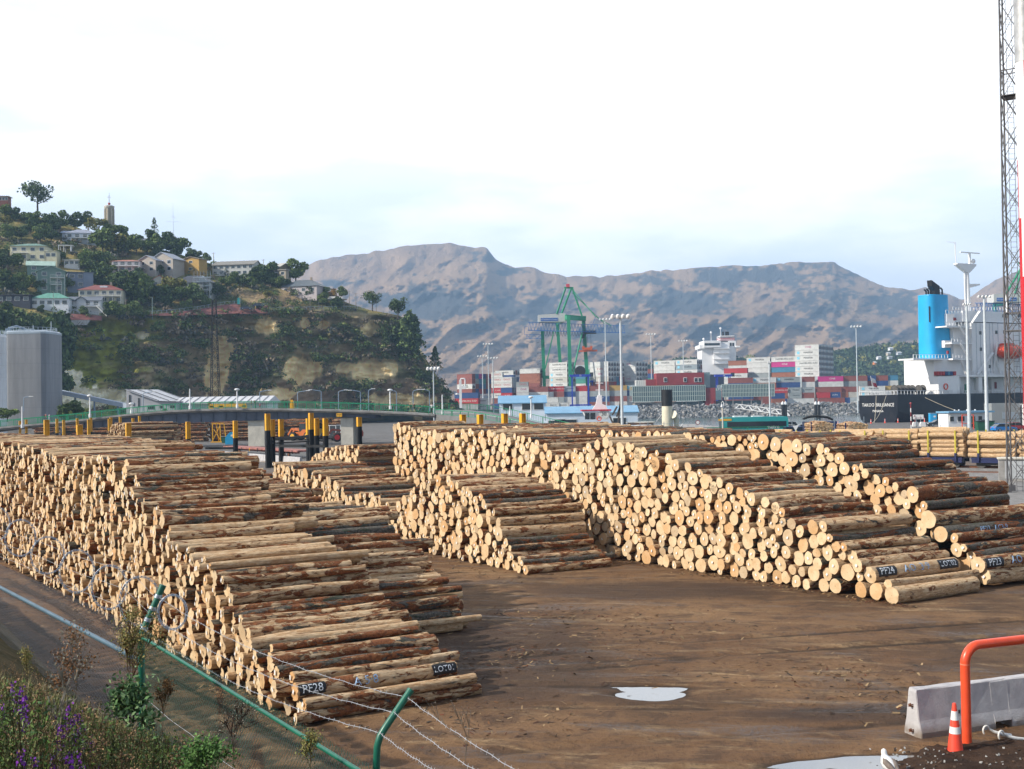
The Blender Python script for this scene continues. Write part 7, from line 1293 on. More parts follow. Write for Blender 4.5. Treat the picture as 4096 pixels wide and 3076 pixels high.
def far(I, J):
    u = 950 + I * 8; t = J / 130.0; vc = np.interp(u, *zip(*_r)) + (fbm(u * 0.03, u * 0, 3, 71) - 0.5) * 14; tt = np.minimum(t, 1); v = 1625 + (vc - 1625) * tt; Y = 2050 + 1900 * tt ** 1.25
    wu = u + 60 * (fbm(u * 0.006, v * 0.008, 3, 55) - .5); rg = fbm(wu * 0.006 + v * 0.0065, v * 0.0075, 5, 81, True); rg2 = fbm(wu * 0.034 + v * 0.012, v * 0.018, 4, 83, True)
    Y = Y - (rg - 0.5) * 300 * np.sin(np.pi * np.clip(tt, 0.04, 0.97)) ** 0.5 - (rg2 - 0.5) * 38 + (fbm(u * 0.1, v * 0.1, 3, 4) - .5) * 26
    d = np.stack([FW.x * F + RT.x * (u - 2048) + UP.x * (1538 - v), FW.y * F + RT.y * (u - 2048) + UP.y * (1538 - v), FW.z * F + RT.z * (u - 2048) + UP.z * (1538 - v)], 1); V = d * (Y / d[:, 1])[:, None] + np.array([0, 0, H])
    ex = np.maximum(0, t - 1) * 130; V[:, 1] += ex * 45; V[:, 2] -= ex * 9
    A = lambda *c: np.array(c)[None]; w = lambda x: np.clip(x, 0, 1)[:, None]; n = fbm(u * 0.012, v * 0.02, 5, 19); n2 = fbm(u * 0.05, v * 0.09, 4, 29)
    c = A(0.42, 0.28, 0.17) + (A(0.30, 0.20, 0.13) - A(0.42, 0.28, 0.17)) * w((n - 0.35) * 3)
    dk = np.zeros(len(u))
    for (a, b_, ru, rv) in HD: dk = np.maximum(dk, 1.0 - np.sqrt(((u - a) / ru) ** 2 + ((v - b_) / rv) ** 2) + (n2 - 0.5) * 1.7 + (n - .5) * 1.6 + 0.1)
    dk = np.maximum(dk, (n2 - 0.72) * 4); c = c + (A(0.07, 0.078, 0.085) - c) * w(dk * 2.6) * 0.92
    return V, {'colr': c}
k = NB('tussock_hills'); a_ = k.n('ShaderNodeAttribute'); a_.attribute_name = 'colr'; o_ = k.n('ShaderNodeNewGeometry').outputs['Position']; n_ = k.noise(k.mapv(o_, (1, 0.4, 1)), 0.018, 8, 0.72); m_ = k.noise(o_, 0.09, 5, 0.7); c_ = k.mix(k.mr(n_, 0.52, 0.66, 0, 0.25), a_.outputs['Color'], (0.14, 0.12, 0.11)); c_ = k.mix(k.mr(m_, 0.62, 0.72, 0, 0.25), c_, (0.10, 0.10, 0.09)); k.col(c_); k.rough(1.0); k.b.inputs['Specular IOR Level'].default_value = 0.0; k.bump(k.math('ADD', n_, m_), 0.9, 14)
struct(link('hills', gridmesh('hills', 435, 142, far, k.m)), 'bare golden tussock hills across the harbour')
# wooded far shore with small pale houses
FOR = [t_bush(30 + i, n=70, cols=((0.03, 0.05, 0.025), (0.045, 0.07, 0.03), (0.02, 0.038, 0.02)), flat=0.9, leaf=0.22) for i in range(3)] + [t_bush(35, n=70, cols=((0.16, 0.15, 0.04), (0.10, 0.11, 0.04)), flat=1.6, leaf=0.2)]
rs = np.random.RandomState(4); pl = []
def shore_v(u): return np.interp(u, [2530, 2560, 2640, 2750, 2830, 2960, 3080, 3200, 3380, 3500, 3600, 3700, 3960], [1500, 1462, 1440, 1425, 1440, 1425, 1440, 1422, 1392, 1375, 1370, 1360, 1360])
def shore(I, J):
    u = 2500 + I * 10; t = J / 14; v = 1612 + (shore_v(u) + 12 - 1612) * np.minimum(t, 1); Y = 1120 + 260 * t; d = np.stack([FW.x * F + RT.x * (u - 2048) + UP.x * (1538 - v), FW.y * F + RT.y * (u - 2048) + UP.y * (1538 - v), FW.z * F + RT.z * (u - 2048) + UP.z * (1538 - v)], 1); return d * (Y / d[:, 1])[:, None] + np.array([0, 0, H]), {'colr': np.full((len(u), 3), 0.045)}
struct(link('far_shore', gridmesh('far_shore', 145, 17, shore, MF)), 'low wooded headland across the water')
for _ in range(2300):
    u = rs.uniform(2540, 3960); f = rs.uniform(0, 1) ** 0.8; v = 1612 + (float(shore_v(u)) + 14 - 1612) * f
    if 3470 < u < 3640 and 1415 < v < 1470 and rs.rand() < 0.35: continue
    p = P(u, v, 1115 + 260 * f); pl.append((p.x, p.y, p.z - 2, rs.uniform(4.5, 8.5), 3 if rs.rand() < 0.05 else rs.randint(3)))
scatter('forest', FOR, pl, seed=6, label='dark evergreen woods on the far shore')
for i, (u, v, w, c, lb) in enumerate([(3562, 1398, 26, WHT, 'small white house highest among the far woods'), (3553, 1418, 22, (0.5, 0.45, 0.38), 'brownish white house just below the highest far one'), (3594, 1416, 30, WHT, 'white gabled far house right of the brownish one'), (3515, 1434, 26, WHT, 'far house at the left of the wooded settlement'), (3558, 1433, 28, (0.55, 0.58, 0.6), 'low pale far house in the middle of the woods'), (3498, 1455, 14, (0.6, 0.2, 0.05), 'tiny orange building low in the far woods')]):
    p = P(u, v, 1200); k_ = 1200 / F; t = T('far_house', lb, 'house', tuple(p), 0.2); w *= 0.55; walls(t, 'gable', w * k_, 4, 1.2, 1.2, mwall(c), z0=-1); roof(t, 'gable', w * k_, 4, 1.2, 1.2, mroof((0.5, 0.52, 0.55)))
# ------------------------------------------------------------------ containers
def contmat(nm, col):
    k = NB(nm); o_ = k.obj(); s = k.n('ShaderNodeSeparateXYZ'); k.l(o_, s.inputs[0]); n = k.noise(o_, 0.5, 5, 0.7); n2 = k.noise(k.mapv(o_, (0.6, 0.6, 0.15)), 2.0, 5, 0.7); c = k.mix(k.mr(n, 0.3, 0.7), tuple(x * 0.85 for x in col), tuple(min(1, x * 1.1) for x in col)); c = k.mix(k.mr(n2, 0.6, 0.78, 0, 0.45), c, (0.14, 0.08, 0.05)); k.col(c); k.rough(0.5)
    w = k.math('SINE', k.math('MULTIPLY', k.math('ADD', s.outputs['X'], s.outputs['Y']), 22.0)); k.bump(w, 0.5, 0.05); return k.m
CC = {'r': (0.27, 0.085, 0.07), 'R': (0.46, 0.035, 0.045), 'w': (0.66, 0.67, 0.66), 'W': (0.55, 0.54, 0.50), 'g': (0.33, 0.37, 0.38), 'b': (0.03, 0.08, 0.24), 'B': (0.06, 0.22, 0.36), 't': (0.06, 0.28, 0.22), 'p': (0.55, 0.035, 0.24), 'y': (0.48, 0.32, 0.10), 'l': (0.45, 0.52, 0.56), 'o': (0.34, 0.13, 0.08), 's': (0.30, 0.36, 0.40)}
CN = {'r': 'rust-red', 'R': 'bright red', 'w': 'white', 'W': 'cream', 'g': 'light grey', 'b': 'dark blue', 'B': 'mid-blue', 't': 'teal', 'p': 'magenta', 'y': 'ochre yellow', 'l': 'pale blue-grey', 'o': 'rust-brown', 's': 'slate-grey'}
CMT = {c: contmat('container_' + CN[c].replace(' ', '_').replace('-', '_'), v) for c, v in CC.items()}; MCF = paint('container_fitting', (0.09, 0.09, 0.1), 0.6, 0.2); _cm = {}
def contmesh(c, L):
    if (c, L) not in _cm:
        b = MB(); h, w = 2.68, 2.44; b.box((L / 2, 0, h / 2), (L - 0.12, w - 0.12, h - 0.06))
        for x in (0.07, L - 0.07):
            for y in (-w / 2 + 0.06, w / 2 - 0.06): b.box((x, y, h / 2), (0.14, 0.12, h))
        for y in (-w / 2 + 0.05, w / 2 - 0.05): b.box((L / 2, y, 0.09), (L - 0.28, 0.10, 0.16)); b.box((L / 2, y, h - 0.07), (L - 0.28, 0.10, 0.12))
        me = b.mesh('container', CMT[c]); d = MB(); x = L + 0.0
        if c in 'wWl' and L > 7: d.box((x, 0, 0.9), (0.06, 1.9, 1.3)); d.ball((x + 0.02, 0.0, 1.8), 0.42, 8, 4, (0.15, 1, 1))
        else: [d.box((x, y, h / 2), (0.05, 0.06, h - 0.3)) for y in (-0.8, -0.35, 0.35, 0.8)]
        _cm[(c, L)] = (me, d.mesh('door_gear', MCF))
    return _cm[(c, L)]
_lm = {}
def brandmesh(txt, L, col):
    if (txt, L, col) not in _lm:
        b = MB(); sz = 1.25 if len(txt) < 5 else (1.15 if L > 7 else 0.8); lines = txt.split('|')
        for i, q in enumerate(lines): letters(b, q, sz if len(lines) == 1 else 0.95, (L * (0.56 if L > 7 else 0.58), -1.235, 1.4 + (0.42 if len(lines) == 2 else 0) - 0.85 * i), (1, 0, 0), (0, 0, 1), 1.15)
        _lm[(txt, L, col)] = b.mesh('lettering', {'k': MINK, 'w': MWH, 'm': paint('magenta_ink', (0.45, 0.02, 0.18), 0.5), 'r': paint('red_ink', (0.5, 0.03, 0.03), 0.5)}[col])
    return _lm[(txt, L, col)]
TX = {'M': ('MAERSK', 'k'), 'S': ('MAERSK|SEALAND', 'k'), 'O': ('ONE', 'm'), 'P': ('ONE', 'w'), 'H': ('HAMBURG SUD', 'w'), 'h': ('HAMBURG SUD', 'k'), 'K': ('K LINE', 'w'), 'k': ('K LINE', 'r'), 'C': ('OOCL', 'r'), 'c': ('pacifica', 'w'), 'm': ('MCC', 'k'), 'L': ('K LINE', 'w')}
MSQ = paint('sky_blue_square', (0.25, 0.62, 0.80), 0.5); _sq = MB(); _sq.box((1.7, -1.24, 1.4), (1.3, 0.02, 1.3)); _sqm = _sq.mesh('logo_square', MSQ); CR = []
SP = {}
def stack(u, vt, spec, L=12.2, th=22, Y=610, deep=0, where='', pool='rwgblorW', vb=None, ends=None):
    """spec: top to bottom, e.g. 'wM' = colour + lettering code ('.' none). deep: rows behind whose ends show"""
    th = R(th); top = P(u, vt, Y); z = top.z - 2.7; n0 = len(spec) // 2; r = random.Random(int(u * 7 + vt)); lv = []
    for i in range(n0): lv.append(spec[2 * i:2 * i + 2])
    zb = ZT if vb is None else P(u, vb, Y).z
    while z - 2.72 * (len(lv) - 1) > zb + 1.9: lv.append(r.choice(pool) + '.')
    off = (z - 2.72 * (len(lv) - 1)) - ZT if vb is None else 0
    for d in range(deep + 1):
        for i, (c, t) in enumerate(lv):
            if i >= n0 and d > 0 and vb is None: break
            if d > 0:
                if ends and i < len(ends): c = ends[i][(d - 1) % len(ends[i])]
                else: c = r.choice(pool)
                t = '.'
            zz = ZT + 2.72 * (len(lv) - 1 - i); p = (top.x + math.sin(th) * 2.56 * d, Y + math.cos(th) * 2.56 * d, zz)
            pos = ('ninth level' if i == 8 else 'tenth level' if i == 9 else 'lowest level') if i > 7 else ['top', 'second from top', 'third from top', 'fourth from top', 'fifth from top', 'sixth from top', 'seventh from top', 'eighth from top'][i]
            lb = f'{CN[c]} container, {pos}' + (f', {ordw(d + 1)} row' if d else '') + f', {where}'
            if len(lb.split()) > 16: lb = lb.replace(' small', '').replace(' white stack', ' stack').replace(' mixed', '')
            CR.append(((3 if t != '.' else 2) * (i < n0) * (2 if d == 0 else 0.4) * L + (1 if i < n0 else 0) - d * .3 + (d == 0) * (i >= n0) * 2, c, t, L, p, th, lb))
A = 'leftmost stack by the cliff'
stack(1834, 1490, 'r.r.wSr.', th=46, Y=640, deep=5, where='left dark-red stack', ends=['BpbrR', 'gBtrb', 'rbBro', 'bRrbg'], pool='rbB')
stack(1822, 1561, 'b.RHg.', th=22, Y=560, where='low stack left of the white loop mast'); stack(1903, 1580, 'wMwM', L=6.1, th=10, Y=560, where='pair right of the red one by the loop mast')
stack(1984, 1484, 'wM', th=30, Y=680, where='tall back stack behind the three lamp masts', deep=3)
stack(1968, 1495, 'wCwCwCRKwM', L=6.1, th=20, Y=610, where='first small stack between the lamp masts'); stack(2006, 1494, 'wCwCb.RKwM', L=6.1, th=22, Y=605, deep=3, where='second small stack beside the lamp masts', ends=['lsb', 'lsB', 'sbl', 'rbR', 'lws'])
stack(2082, 1480, 'w.o.', th=24, Y=650, where='stack left of the crane ladder leg', deep=1); stack(2066, 1525, 'gCRH', L=6.1, th=10, Y=600, where='small pair under the crane ladder'); stack(2066, 1542, 'wOw.', L=6.1, th=5, Y=585, where='short white pair under the crane')
stack(2202, 1454, 'whwhwMWMwM', th=40, Y=640, deep=2, where='white stack framed by the green crane legs', pool='lws')
stack(2292, 1460, 'l.t.B.t.wO', th=28, Y=690, deep=2, where='teal and blue stack behind the dark wheel', ends=['sl', 'tB', 'BB', 'tb', 'wl'])
stack(2364, 1446, 'w.wkwOW.r.', th=40, Y=640, deep=5, where='tall white stack right of the green crane', pool='wlw', ends=['wlwlw', 'wlwlw', 'wlwlw', 'lsBRr', 'rRBbr'])
stack(2480, 1446, 'wOw.w.wOg.', th=44, Y=650, deep=3, where='white stack behind the near lamp mast', pool='wlg', ends=['wlw', 'lwl', 'wlw', 'lgs', 'srb'])
for i, (u, c) in enumerate([(2097, 'r.'), (2130, 'RH'), (2166, 'RH'), (2208, 'RH'), (2254, 'sM'), (2300, 'R.'), (2340, 'r.'), (2410, 'y.'), (2500, 'lM')]): stack(u, 1549 - (6 if i > 5 else 0), c, L=12.2 if i in (0, 6, 7, 8) else 6.1, th=8, Y=588, where=f'low mixed front row, {ordw(i + 1)} from its left end', vb=None, pool='rbwg')
for i, (u, c, L_) in enumerate([(1970, 'r.', 12.2), (2183, 'mc'[:0] + 'w.', 6.1)]): stack(u, 1580, c, L=L_, th=8, Y=575, where=['rust row behind the blue-roofed house', 'row beside the blue-roofed house'][i])
stack(2184, 1605, 'wm', L=6.1, th=4, Y=560, where='white unit right of the blue-roofed house'); stack(2223, 1603, 'wM', L=6.1, th=4, Y=560, deep=2, where='white unit over the long blue roof')
stack(2618, 1434, 'wMw.w.', th=30, Y=640, where='white stack left of the ship bridge'); stack(2705, 1431, 'wMsMwM', th=30, Y=630, deep=2, where='second white stack left of the ship bridge', ends=['wl', 'lr', 'wl']); stack(2572, 1468, 'r.b.t.', L=6.1, th=20, Y=700, where='small coloured stack behind the glass building')
stack(2914, 1438, 'o.w.', th=20, Y=660, where='stack behind the red unit by the ship bridge'); stack(2897, 1465, 'R.wMw.', th=22, Y=615, where='stack topped by a red unit right of the ship bridge')
stack(2988, 1420, 'wMw.w.g.wh', th=24, Y=615, deep=1, where='five-high white stack right of the ship bridge', pool='sgb'); stack(3086, 1414, 'whpPB.o.RK', th=22, Y=610, deep=1, where='colourful stack with a magenta unit', pool='sbr')
stack(3182, 1386, 'wOwMwMwhwMwM', th=30, Y=600, deep=10, where='tallest white stack at right', pool='ll', ends=['lwlwl'] * 6)
for i, (u, c, L_) in enumerate([(2912, 'r.', 12.2), (3004, 'wM', 12.2), (3100, 'gM', 12.2), (3208, 'r.', 6.1), (3272, 'pP', 12.2), (3368, 'r.', 12.2), (3452, 'b.', 6.1), (3500, 'r.', 6.1), (3540, 'B.', 6.1)]): stack(u, 1507 - i * 0.6, c, L=L_, th=6, Y=592, where=f'upper front row under the tallest stack, {ordw(i + 1)} in it')
for i, (u, c, L_) in enumerate([(3096, 'RH', 6.1), (3153, 'gM', 6.1), (3204, 'gM', 6.1), (3262, 'r.', 12.2), (3340, 'r.', 6.1), (3436, 'wM', 12.2), (3540, 'y.', 6.1), (3590, 'r.', 6.1)]): stack(u, 1537 - i, c, L=L_, th=6, Y=578, where=f'middle front row at right, {ordw(i + 1)} from its left')
for i, (u, c, L_) in enumerate([(3086, 'b.', 6.1), (3153, 'gM', 6.1), (3204, 'r.', 6.1), (3267, 'R.', 6.1), (3308, 'bc', 6.1), (3436, 'wM', 12.2)]): stack(u, 1565, c, L=L_, th=4, Y=565, where=f'lower front row at right, {ordw(i + 1)} from its left')
for i, (u, c, L_) in enumerate([(3150, 'w.', 12.2), (3272, 'r.', 12.2), (3345, 'b.', 6.1), (3436, 'wM', 12.2)]): stack(u, 1588, c, L=L_, th=3, Y=556, where=f'bottom front row above the boulders, {ordw(i + 1)} from its left')
# the 300 that show largest become objects, the rest one mass
CR.sort(key=lambda q: -q[0]); bm_ = MB(); cl_ = list(CC)
for j, (_, c, t, L, p, th, lb) in enumerate(CR):
    if j >= 300: bm_.m = cl_.index(c); x_ = Vector((math.cos(th), -math.sin(th), 0)); bm_.box(Vector(p) + x_ * L / 2 + Vector((0, 0, 1.34)), (L - 0.02, 2.42, 2.67), -th); continue
    me, dm = contmesh(c, L); o = link('shipping_container', me); o.location = p; o.rotation_euler = (0, 0, -th); tag(o, lb, 'container', 'stacked shipping containers'); link('door_gear', dm, o)
    if t != '.':
        link('lettering', brandmesh(TX[t][0], L, TX[t][1]), o)
        if t == 'M' and L > 7: link('logo_square', _sqm, o)
o = bm_.to('shipping_containers', [CMT[c] for c in cl_]); o['kind'] = 'stuff'; o['label'] = 'remaining containers behind and beneath the visible stacks'
# ------------------------------------------------------------------ cranes
MCG = paint('crane_green', (0.02, 0.27, 0.14), 0.45, 0.1, 0.2); MCB = paint('crane_blue', (0.05, 0.16, 0.42), 0.45, 0.1, 0.2); MHW = paint('plant_house_grey', (0.55, 0.56, 0.55), 0.5, 0.06); MSB = paint('sign_blue', (0.04, 0.13, 0.42), 0.5)
CY = 640.0; cb = P(2270, 1548, CY); crn = T('container_crane', 'tall green ship-to-shore crane with blue lattice boom and hanging orange spreader', 'gantry crane', (cb.x, CY, ZT)); co_ = Vector((cb.x, CY, ZT))
def cp(x, y, dy=0.0): p = P(2050 + x / 3.776, 1120 + y / 3.776, CY + dy); return p
k_ = CY / F
for (x0, y0, x1, y1, w, dy0, dy1) in [(452, 770, 487, 1640, 1.75, 6, 6), (675, 640, 762, 1640, 1.75, 20, 20), (845, 545, 880, 1640, 1.8, -12, -12), (1072, 620, 1152, 1640, 1.9, 4, 4)]:
    b = MB(co_); p, q = cp(x0, y0, dy0), cp(x1, y1, dy1); q.z = ZT; b.beam(q, p, w, w); b.to('leg', MCG, crn)
for pts, w, m in [(((800, 130, -4), (668, 515, -6)), 0.75, MCG), (((885, 130, 4), (740, 515, 12)), 0.75, MCG), (((905, 130, -4), (1052, 550, -4)), 0.85, MCG), (((625, 770, 12), (495, 1340, 8)), 0.6, MCG), (((1082, 670, -2), (905, 1440, -8)), 0.6, MCG), (((912, 150, 0), (1245, 545, -6)), 0.35, MCG), (((1245, 545, -6), (1490, 690, -6)), 0.35, MCG), (((900, 190, 0), (1400, 672, 4)), 0.3, MCG), (((1260, 545, -3), (1210, 665, -3)), 0.25, MCB), (((780, 115, 0), (920, 118, 0)), 0.9, MCG)]:
    b = MB(co_); b.beam(cp(*pts[0]), cp(*pts[1]), w, w); b.to('tie' if w < 0.5 else 'brace', m, crn)
for a_, c_, w, h in [((790, 560, -6), (1100, 585, 0), 1.6, 2.6), ((500, 1470, 7), (775, 1468, 19), 1.2, 1.8), ((845, 560, -12), (690, 650, 18), 1.6, 2.0), ((1072, 590, 4), (845, 575, -12), 1.5, 2.0)]: b = MB(co_); b.beam(cp(*a_), cp(*c_), w, h); b.to('portal_beam', MCG, crn)
b = MB(co_); nb = 30; P4 = lambda f, top, s: cp(235 + (1700 - 235) * f, (640 + 50 * f) if top else (760 + 38 * f), s)
for s in (-4, 3):
    for top in (0, 1): b.beam(P4(0, top, s), P4(1, top, s), 0.45 if not top else 0.3)
    for i in range(nb): f0, f1, fm_ = i / nb, (i + 1) / nb, (i + 0.5) / nb; b.beam(P4(f0, 0, s), P4(fm_, 1, s), 0.2); b.beam(P4(fm_, 1, s), P4(f1, 0, s), 0.2)
for i in range(nb + 1): b.beam(P4(i / nb, 0, -4), P4(i / nb, 0, 3), 0.2); b.beam(P4(i / nb, 1, -4), P4(i / nb, 1, 3), 0.15)
b.to('boom', MCB, crn); b = MB(co_); [b.beam(cp(x0, y0, s), cp(x1, y1, s), 0.22) for s in (-3, 3) for x0, y0, x1, y1 in ((180, 825, 430, 825), (215, 885, 450, 885), (180, 760, 180, 825), (215, 825, 215, 885), (430, 825, 430, 885), (215, 825, 265, 885), (265, 885, 320, 825), (320, 825, 370, 885), (370, 885, 430, 825), (185, 700, 235, 700), (185, 700, 185, 760))]; [b.beam(cp(x, y, -3), cp(x, y, 3), 0.2) for x, y in ((180, 825), (430, 825), (215, 885), (450, 885), (185, 700))]; b.to('service_platform', MCB, crn)
p, q = cp(388, 635, -6), cp(790, 515, 2); b = MB(co_); b.prism([(0, 0), (q.x - p.x, 0), (q.x - p.x, q.z - p.z), (0, q.z - p.z - 0.8)], p, (1, 0, 0), (0, 0, 1), (0, 8, 0)); hs_ = b.to('machinery_house', MHW, crn); s0, s1 = cp(425, 620, -6.1), cp(685, 570, -6.1); b = MB(co_); b.box((s0 + s1) / 2, (s1.x - s0.x, 0.1, s1.z - s0.z)); sg = b.to('sign_panel', MSB, hs_)
b = MB(co_); letters(b, 'LPC Lyttelton Port Company', 0.75, (s0 + s1) / 2 + Vector((0, -0.1, 0)), (1, 0, 0), (0, 0, 1)); b.to('lettering', MWH, hs_)
b = MB(co_); x = 480
while x < 1040: b.path([cp(x + 42 * f, 770 + 80 * math.sin(math.pi * f), -3) for f in np.linspace(0, 1, 7)], 0.09, 4); x += 42
b.to('festoon_cable', MBL, crn); b = MB(co_); b.box(cp(1165, 790, 0), (7, 4, 1.6)); b.box(cp(1060, 850, 0), (2, 2, 2.2)); b.to('trolley', MBL, crn)
MSO = paint('spreader_orange', (0.62, 0.12, 0.03), 0.5); b = MB(co_); b.beam(cp(1000, 1075), cp(1280, 1065), 0.7, 0.9); b.box(cp(1140, 1040), (4.2, 2.2, 1.4)); [b.box(cp(x, 1025), (1.2, 1.6, 2)) for x in (1070, 1190)]; b.to('spreader', MSO, crn); b = MB(co_); [b.tube(cp(x, 820), cp(x + 8, 1020), 0.06, 4, cap=False) for x in (1060, 1130, 1180)]; b.to('hoist_rope', MBL, crn)
b = MB(co_); b.box(cp(835, 85), (1.8, 1.8, 1.8)); b.to('beacon', paint('beacon_red', (0.6, 0.06, 0.08), 0.5), crn)
b = MB(co_)
for i in range(9): y = 890 + i * 82; b.beam(cp(420, y, 4), cp(468, y, 4), 0.12); b.beam(cp(372, y + 60, 4), cp(430, y + 40, 4), 0.1); b.beam(cp(372, y + 60, 4), cp(420, y, 4), 0.08); b.beam(cp(432, y, 4), cp(432, y + 82, 4), 0.12)
b.to('stair_tower', MBL, crn)
b = MB(co_); p = cp(1022, 1378, -14); b.lathe(p, [(2.7, -0.5), (2.9, -0.3), (2.9, 0.3), (2.7, 0.5)], 18, (0, 1, 0)); b.to('cable_reel', MTY, crn)
c2 = dup(crn, (cb.x + 0, CY, ZT), 0, 'second green and blue crane mostly hidden behind the cargo ship'); c2.location = (P(4075, 1500, 560).x + 2, 560, ZT); c2['group'] = 'ship-to-shore cranes'; crn['group'] = 'ship-to-shore cranes'
MDB = paint('carrier_blue', (0.02, 0.05, 0.42), 0.4, 0.1)
def straddle(u, v0, v1, Y, label, txt, w=None):
    p = P(u, v1, Y); hh = P(u, v0, Y).z - ZT; t = T('straddle_carrier', label, 'straddle carrier', (p.x, Y, ZT), 0, 'blue straddle carriers'); w = w or 8.5; b = MB(); [b.box((x, y, hh / 2 + 0.5), (0.45, 0.45, hh - 1)) for x in (-w / 2 + 0.8, w / 2 - 0.8) for y in (-2, 2)]; b.to('legs', MDB, t); b = MB(); b.box((0, -2, hh - 0.3), (w, 0.8, 1.1)); b.box((0, 2, hh - 0.3), (w, 0.8, 1.1)); b.box((-w / 2, 0, hh - 0.3), (0.6, 4.4, 1)); b.box((w / 2, 0, hh - 0.3), (0.6, 4.4, 1)); b.to('top_frame', MDB, t)
    b = MB(); b.box((0, -2, 1.3), (w * 1.1, 0.6, 0.7)); b.box((0, 2, 1.3), (w * 1.1, 0.6, 0.7)); b.to('lower_frame', MDB, t); b = MB(); b.box((w / 2 + 0.9, 0, hh + 0.1), (1.6, 2, 2)); b.to('cab', MGL, t); b = MB(); letters(b, txt, 1.1, (0, -2.45, hh - 0.3), (1, 0, 0), (0, 0, 1)); b.to('lettering', MWH, t)
    for x in (-w / 2 + 0.4, w / 2 - 0.4):
        for y in (-2, 2): wheel(t, x, y, 0.7, 0.5, MGA)
straddle(2322, 1500, 1607, 570, 'blue straddle carrier in front of the green crane legs', '33', 9.5); straddle(2400, 1523, 1600, 640, 'second blue straddle carrier right of the crane, farther back', '35', 10); straddle(2893, 1500, 1545, 600, 'blue straddle carrier behind the glass building', '34', 8)
# ------------------------------------------------------------------ bridge tower of the container ship
Y_ = 720; o0 = P(2880, 1600, Y_); o0.z = -1.3; k_ = Y_ / F; t = T('container_ship', 'white bridge tower of a container ship berthed behind the stacks', 'ship', tuple(o0)); Q = lambda x, y: ((2500 + x / 2.458 - 2880) * k_, P(2500 + x / 2.458, 1250 + y / 2.458, Y_).z + 1.3)
MSH = paint('ship_white', (0.86, 0.86, 0.87), 0.4, 0.03, 0.3, dirt=0.06)
def qbox(t, nm, m, x0, y0, x1, y1, d0, d1):
    a, c = Q(x0, y1), Q(x1, y0); b = MB(); b.box(((a[0] + c[0]) / 2, (d0 + d1) / 2, (a[1] + c[1]) / 2), (c[0] - a[0], d1 - d0, c[1] - a[1])); return b.to(nm, m, t)
qbox(t, 'hull', paint('hull_navy', (0.03, 0.04, 0.07), 0.5), 200, 600, 1700, 900, 0, 28); qbox(t, 'accommodation', MSH, 770, 335, 1035, 610, 2, 20); qbox(t, 'side_tower', MSH, 1035, 275, 1110, 610, 3, 18); qbox(t, 'stair_bay', MSH, 880, 290, 1035, 500, 0.5, 2); br_ = qbox(t, 'bridge', MSH, 785, 275, 950, 345, -1, 18)
qbox(t, 'bridge_wing', MSH, 745, 318, 800, 355, 0, 18); qbox(t, 'bridge_wing', MSH, 1105, 325, 1142, 342, 0, 18); b = MB(); a, c = Q(790, 325), Q(940, 300); b.box(((a[0] + c[0]) / 2, -1.05, (a[1] + c[1]) / 2), (c[0] - a[0], 0.1, c[1] - a[1])); b.to('bridge_window', MGL, br_)
for x0, x1 in ((1050, 1068), (1075, 1093)): qbox(t, 'window', MGL, x0, 295, x1, 328, 2.9, 3.1)
for y in (350, 395, 455, 500): qbox(t, 'walkway', MSH, 880, y, 1040, y + 7, -1.2, 2)
f_ = qbox(t, 'funnel', MSH, 960, 222, 1100, 285, 4, 16)
for y, m in ((232, MBL), (246, paint('funnel_red', (0.4, 0.04, 0.05), 0.5)), (262, paint('funnel_red', (0.4, 0.04, 0.05), 0.5)), (277, MBL)): qbox(t, 'funnel_band', m, 958, y, 1102, y + 9, 3.8, 16.2)
for x in (995, 1025, 1045): qbox(t, 'exhaust', MBL, x, 180, x + 14, 228, 8, 10)
for x, y0 in ((875, 190), (970, 150), (800, 255)): a, c = Q(x, 280), Q(x, y0); b = MB(); b.tube((a[0], 6, a[1]), (c[0], 6, c[1]), 0.15, 5); b.ball((c[0], 6, c[1]), 0.7, 8, 5); b.to('antenna', MSH, t)
# ------------------------------------------------------------------ glass and red buildings on the seawall
MGF = paint('pale_green_fins', (0.50, 0.60, 0.57), 0.4, 0.05); MGT = paint('glazing', (0.14, 0.22, 0.25), 0.08, 0.1, 0.3, spec=1.0); MRD = contmat('red_cladding', (0.30, 0.035, 0.04)); Y_ = 545; o0 = P(2800, 1600, Y_); o0.z = ZT; k_ = Y_ / F; Q = lambda x, y: ((2500 + x / 2.458 - 2800) * k_, P(2500 + x / 2.458, 1250 + y / 2.458, Y_).z - ZT)
t = T('harbour_building', 'modern waterfront building of fine glass fins and dark red cladding', 'building', tuple(o0))
for x0, x1, y0, y1, n in ((75, 790, 715, 878, 34), (955, 1470, 700, 830, 34)):
    g_ = qbox(t, 'glass_front', MGT, x0, y0, x1, y1, 0, 14); b = MB(); a, c = Q(x0, y1), Q(x1, y0)
    for i in range(n + 1): x = a[0] + (c[0] - a[0]) * i / n; b.box((x, -0.25, (a[1] + c[1]) / 2), (0.16, 0.5, c[1] - a[1] + 0.3))
    for f in (0, 0.33, 0.62, 1): b.box(((a[0] + c[0]) / 2, -0.2, a[1] + (c[1] - a[1]) * f), (c[0] - a[0], 0.4, 0.22))
    b.to('fins', MGF, g_)
ub = qbox(t, 'red_upper_block', MRD, 318, 588, 788, 714, 1.5, 12); qbox(t, 'red_corner', MRD, 790, 740, 892, 920, 0.3, 12); qbox(t, 'red_corner', MRD, 950, 740, 957, 860, -0.2, 12); qbox(t, 'stair_glass', MGT, 790, 585, 850, 735, 3, 10); qbox(t, 'red_corner', MRD, 222, 655, 320, 718, 4, 12); qbox(t, 'corner_glass', MGT, 893, 740, 950, 860, -0.1, 10)
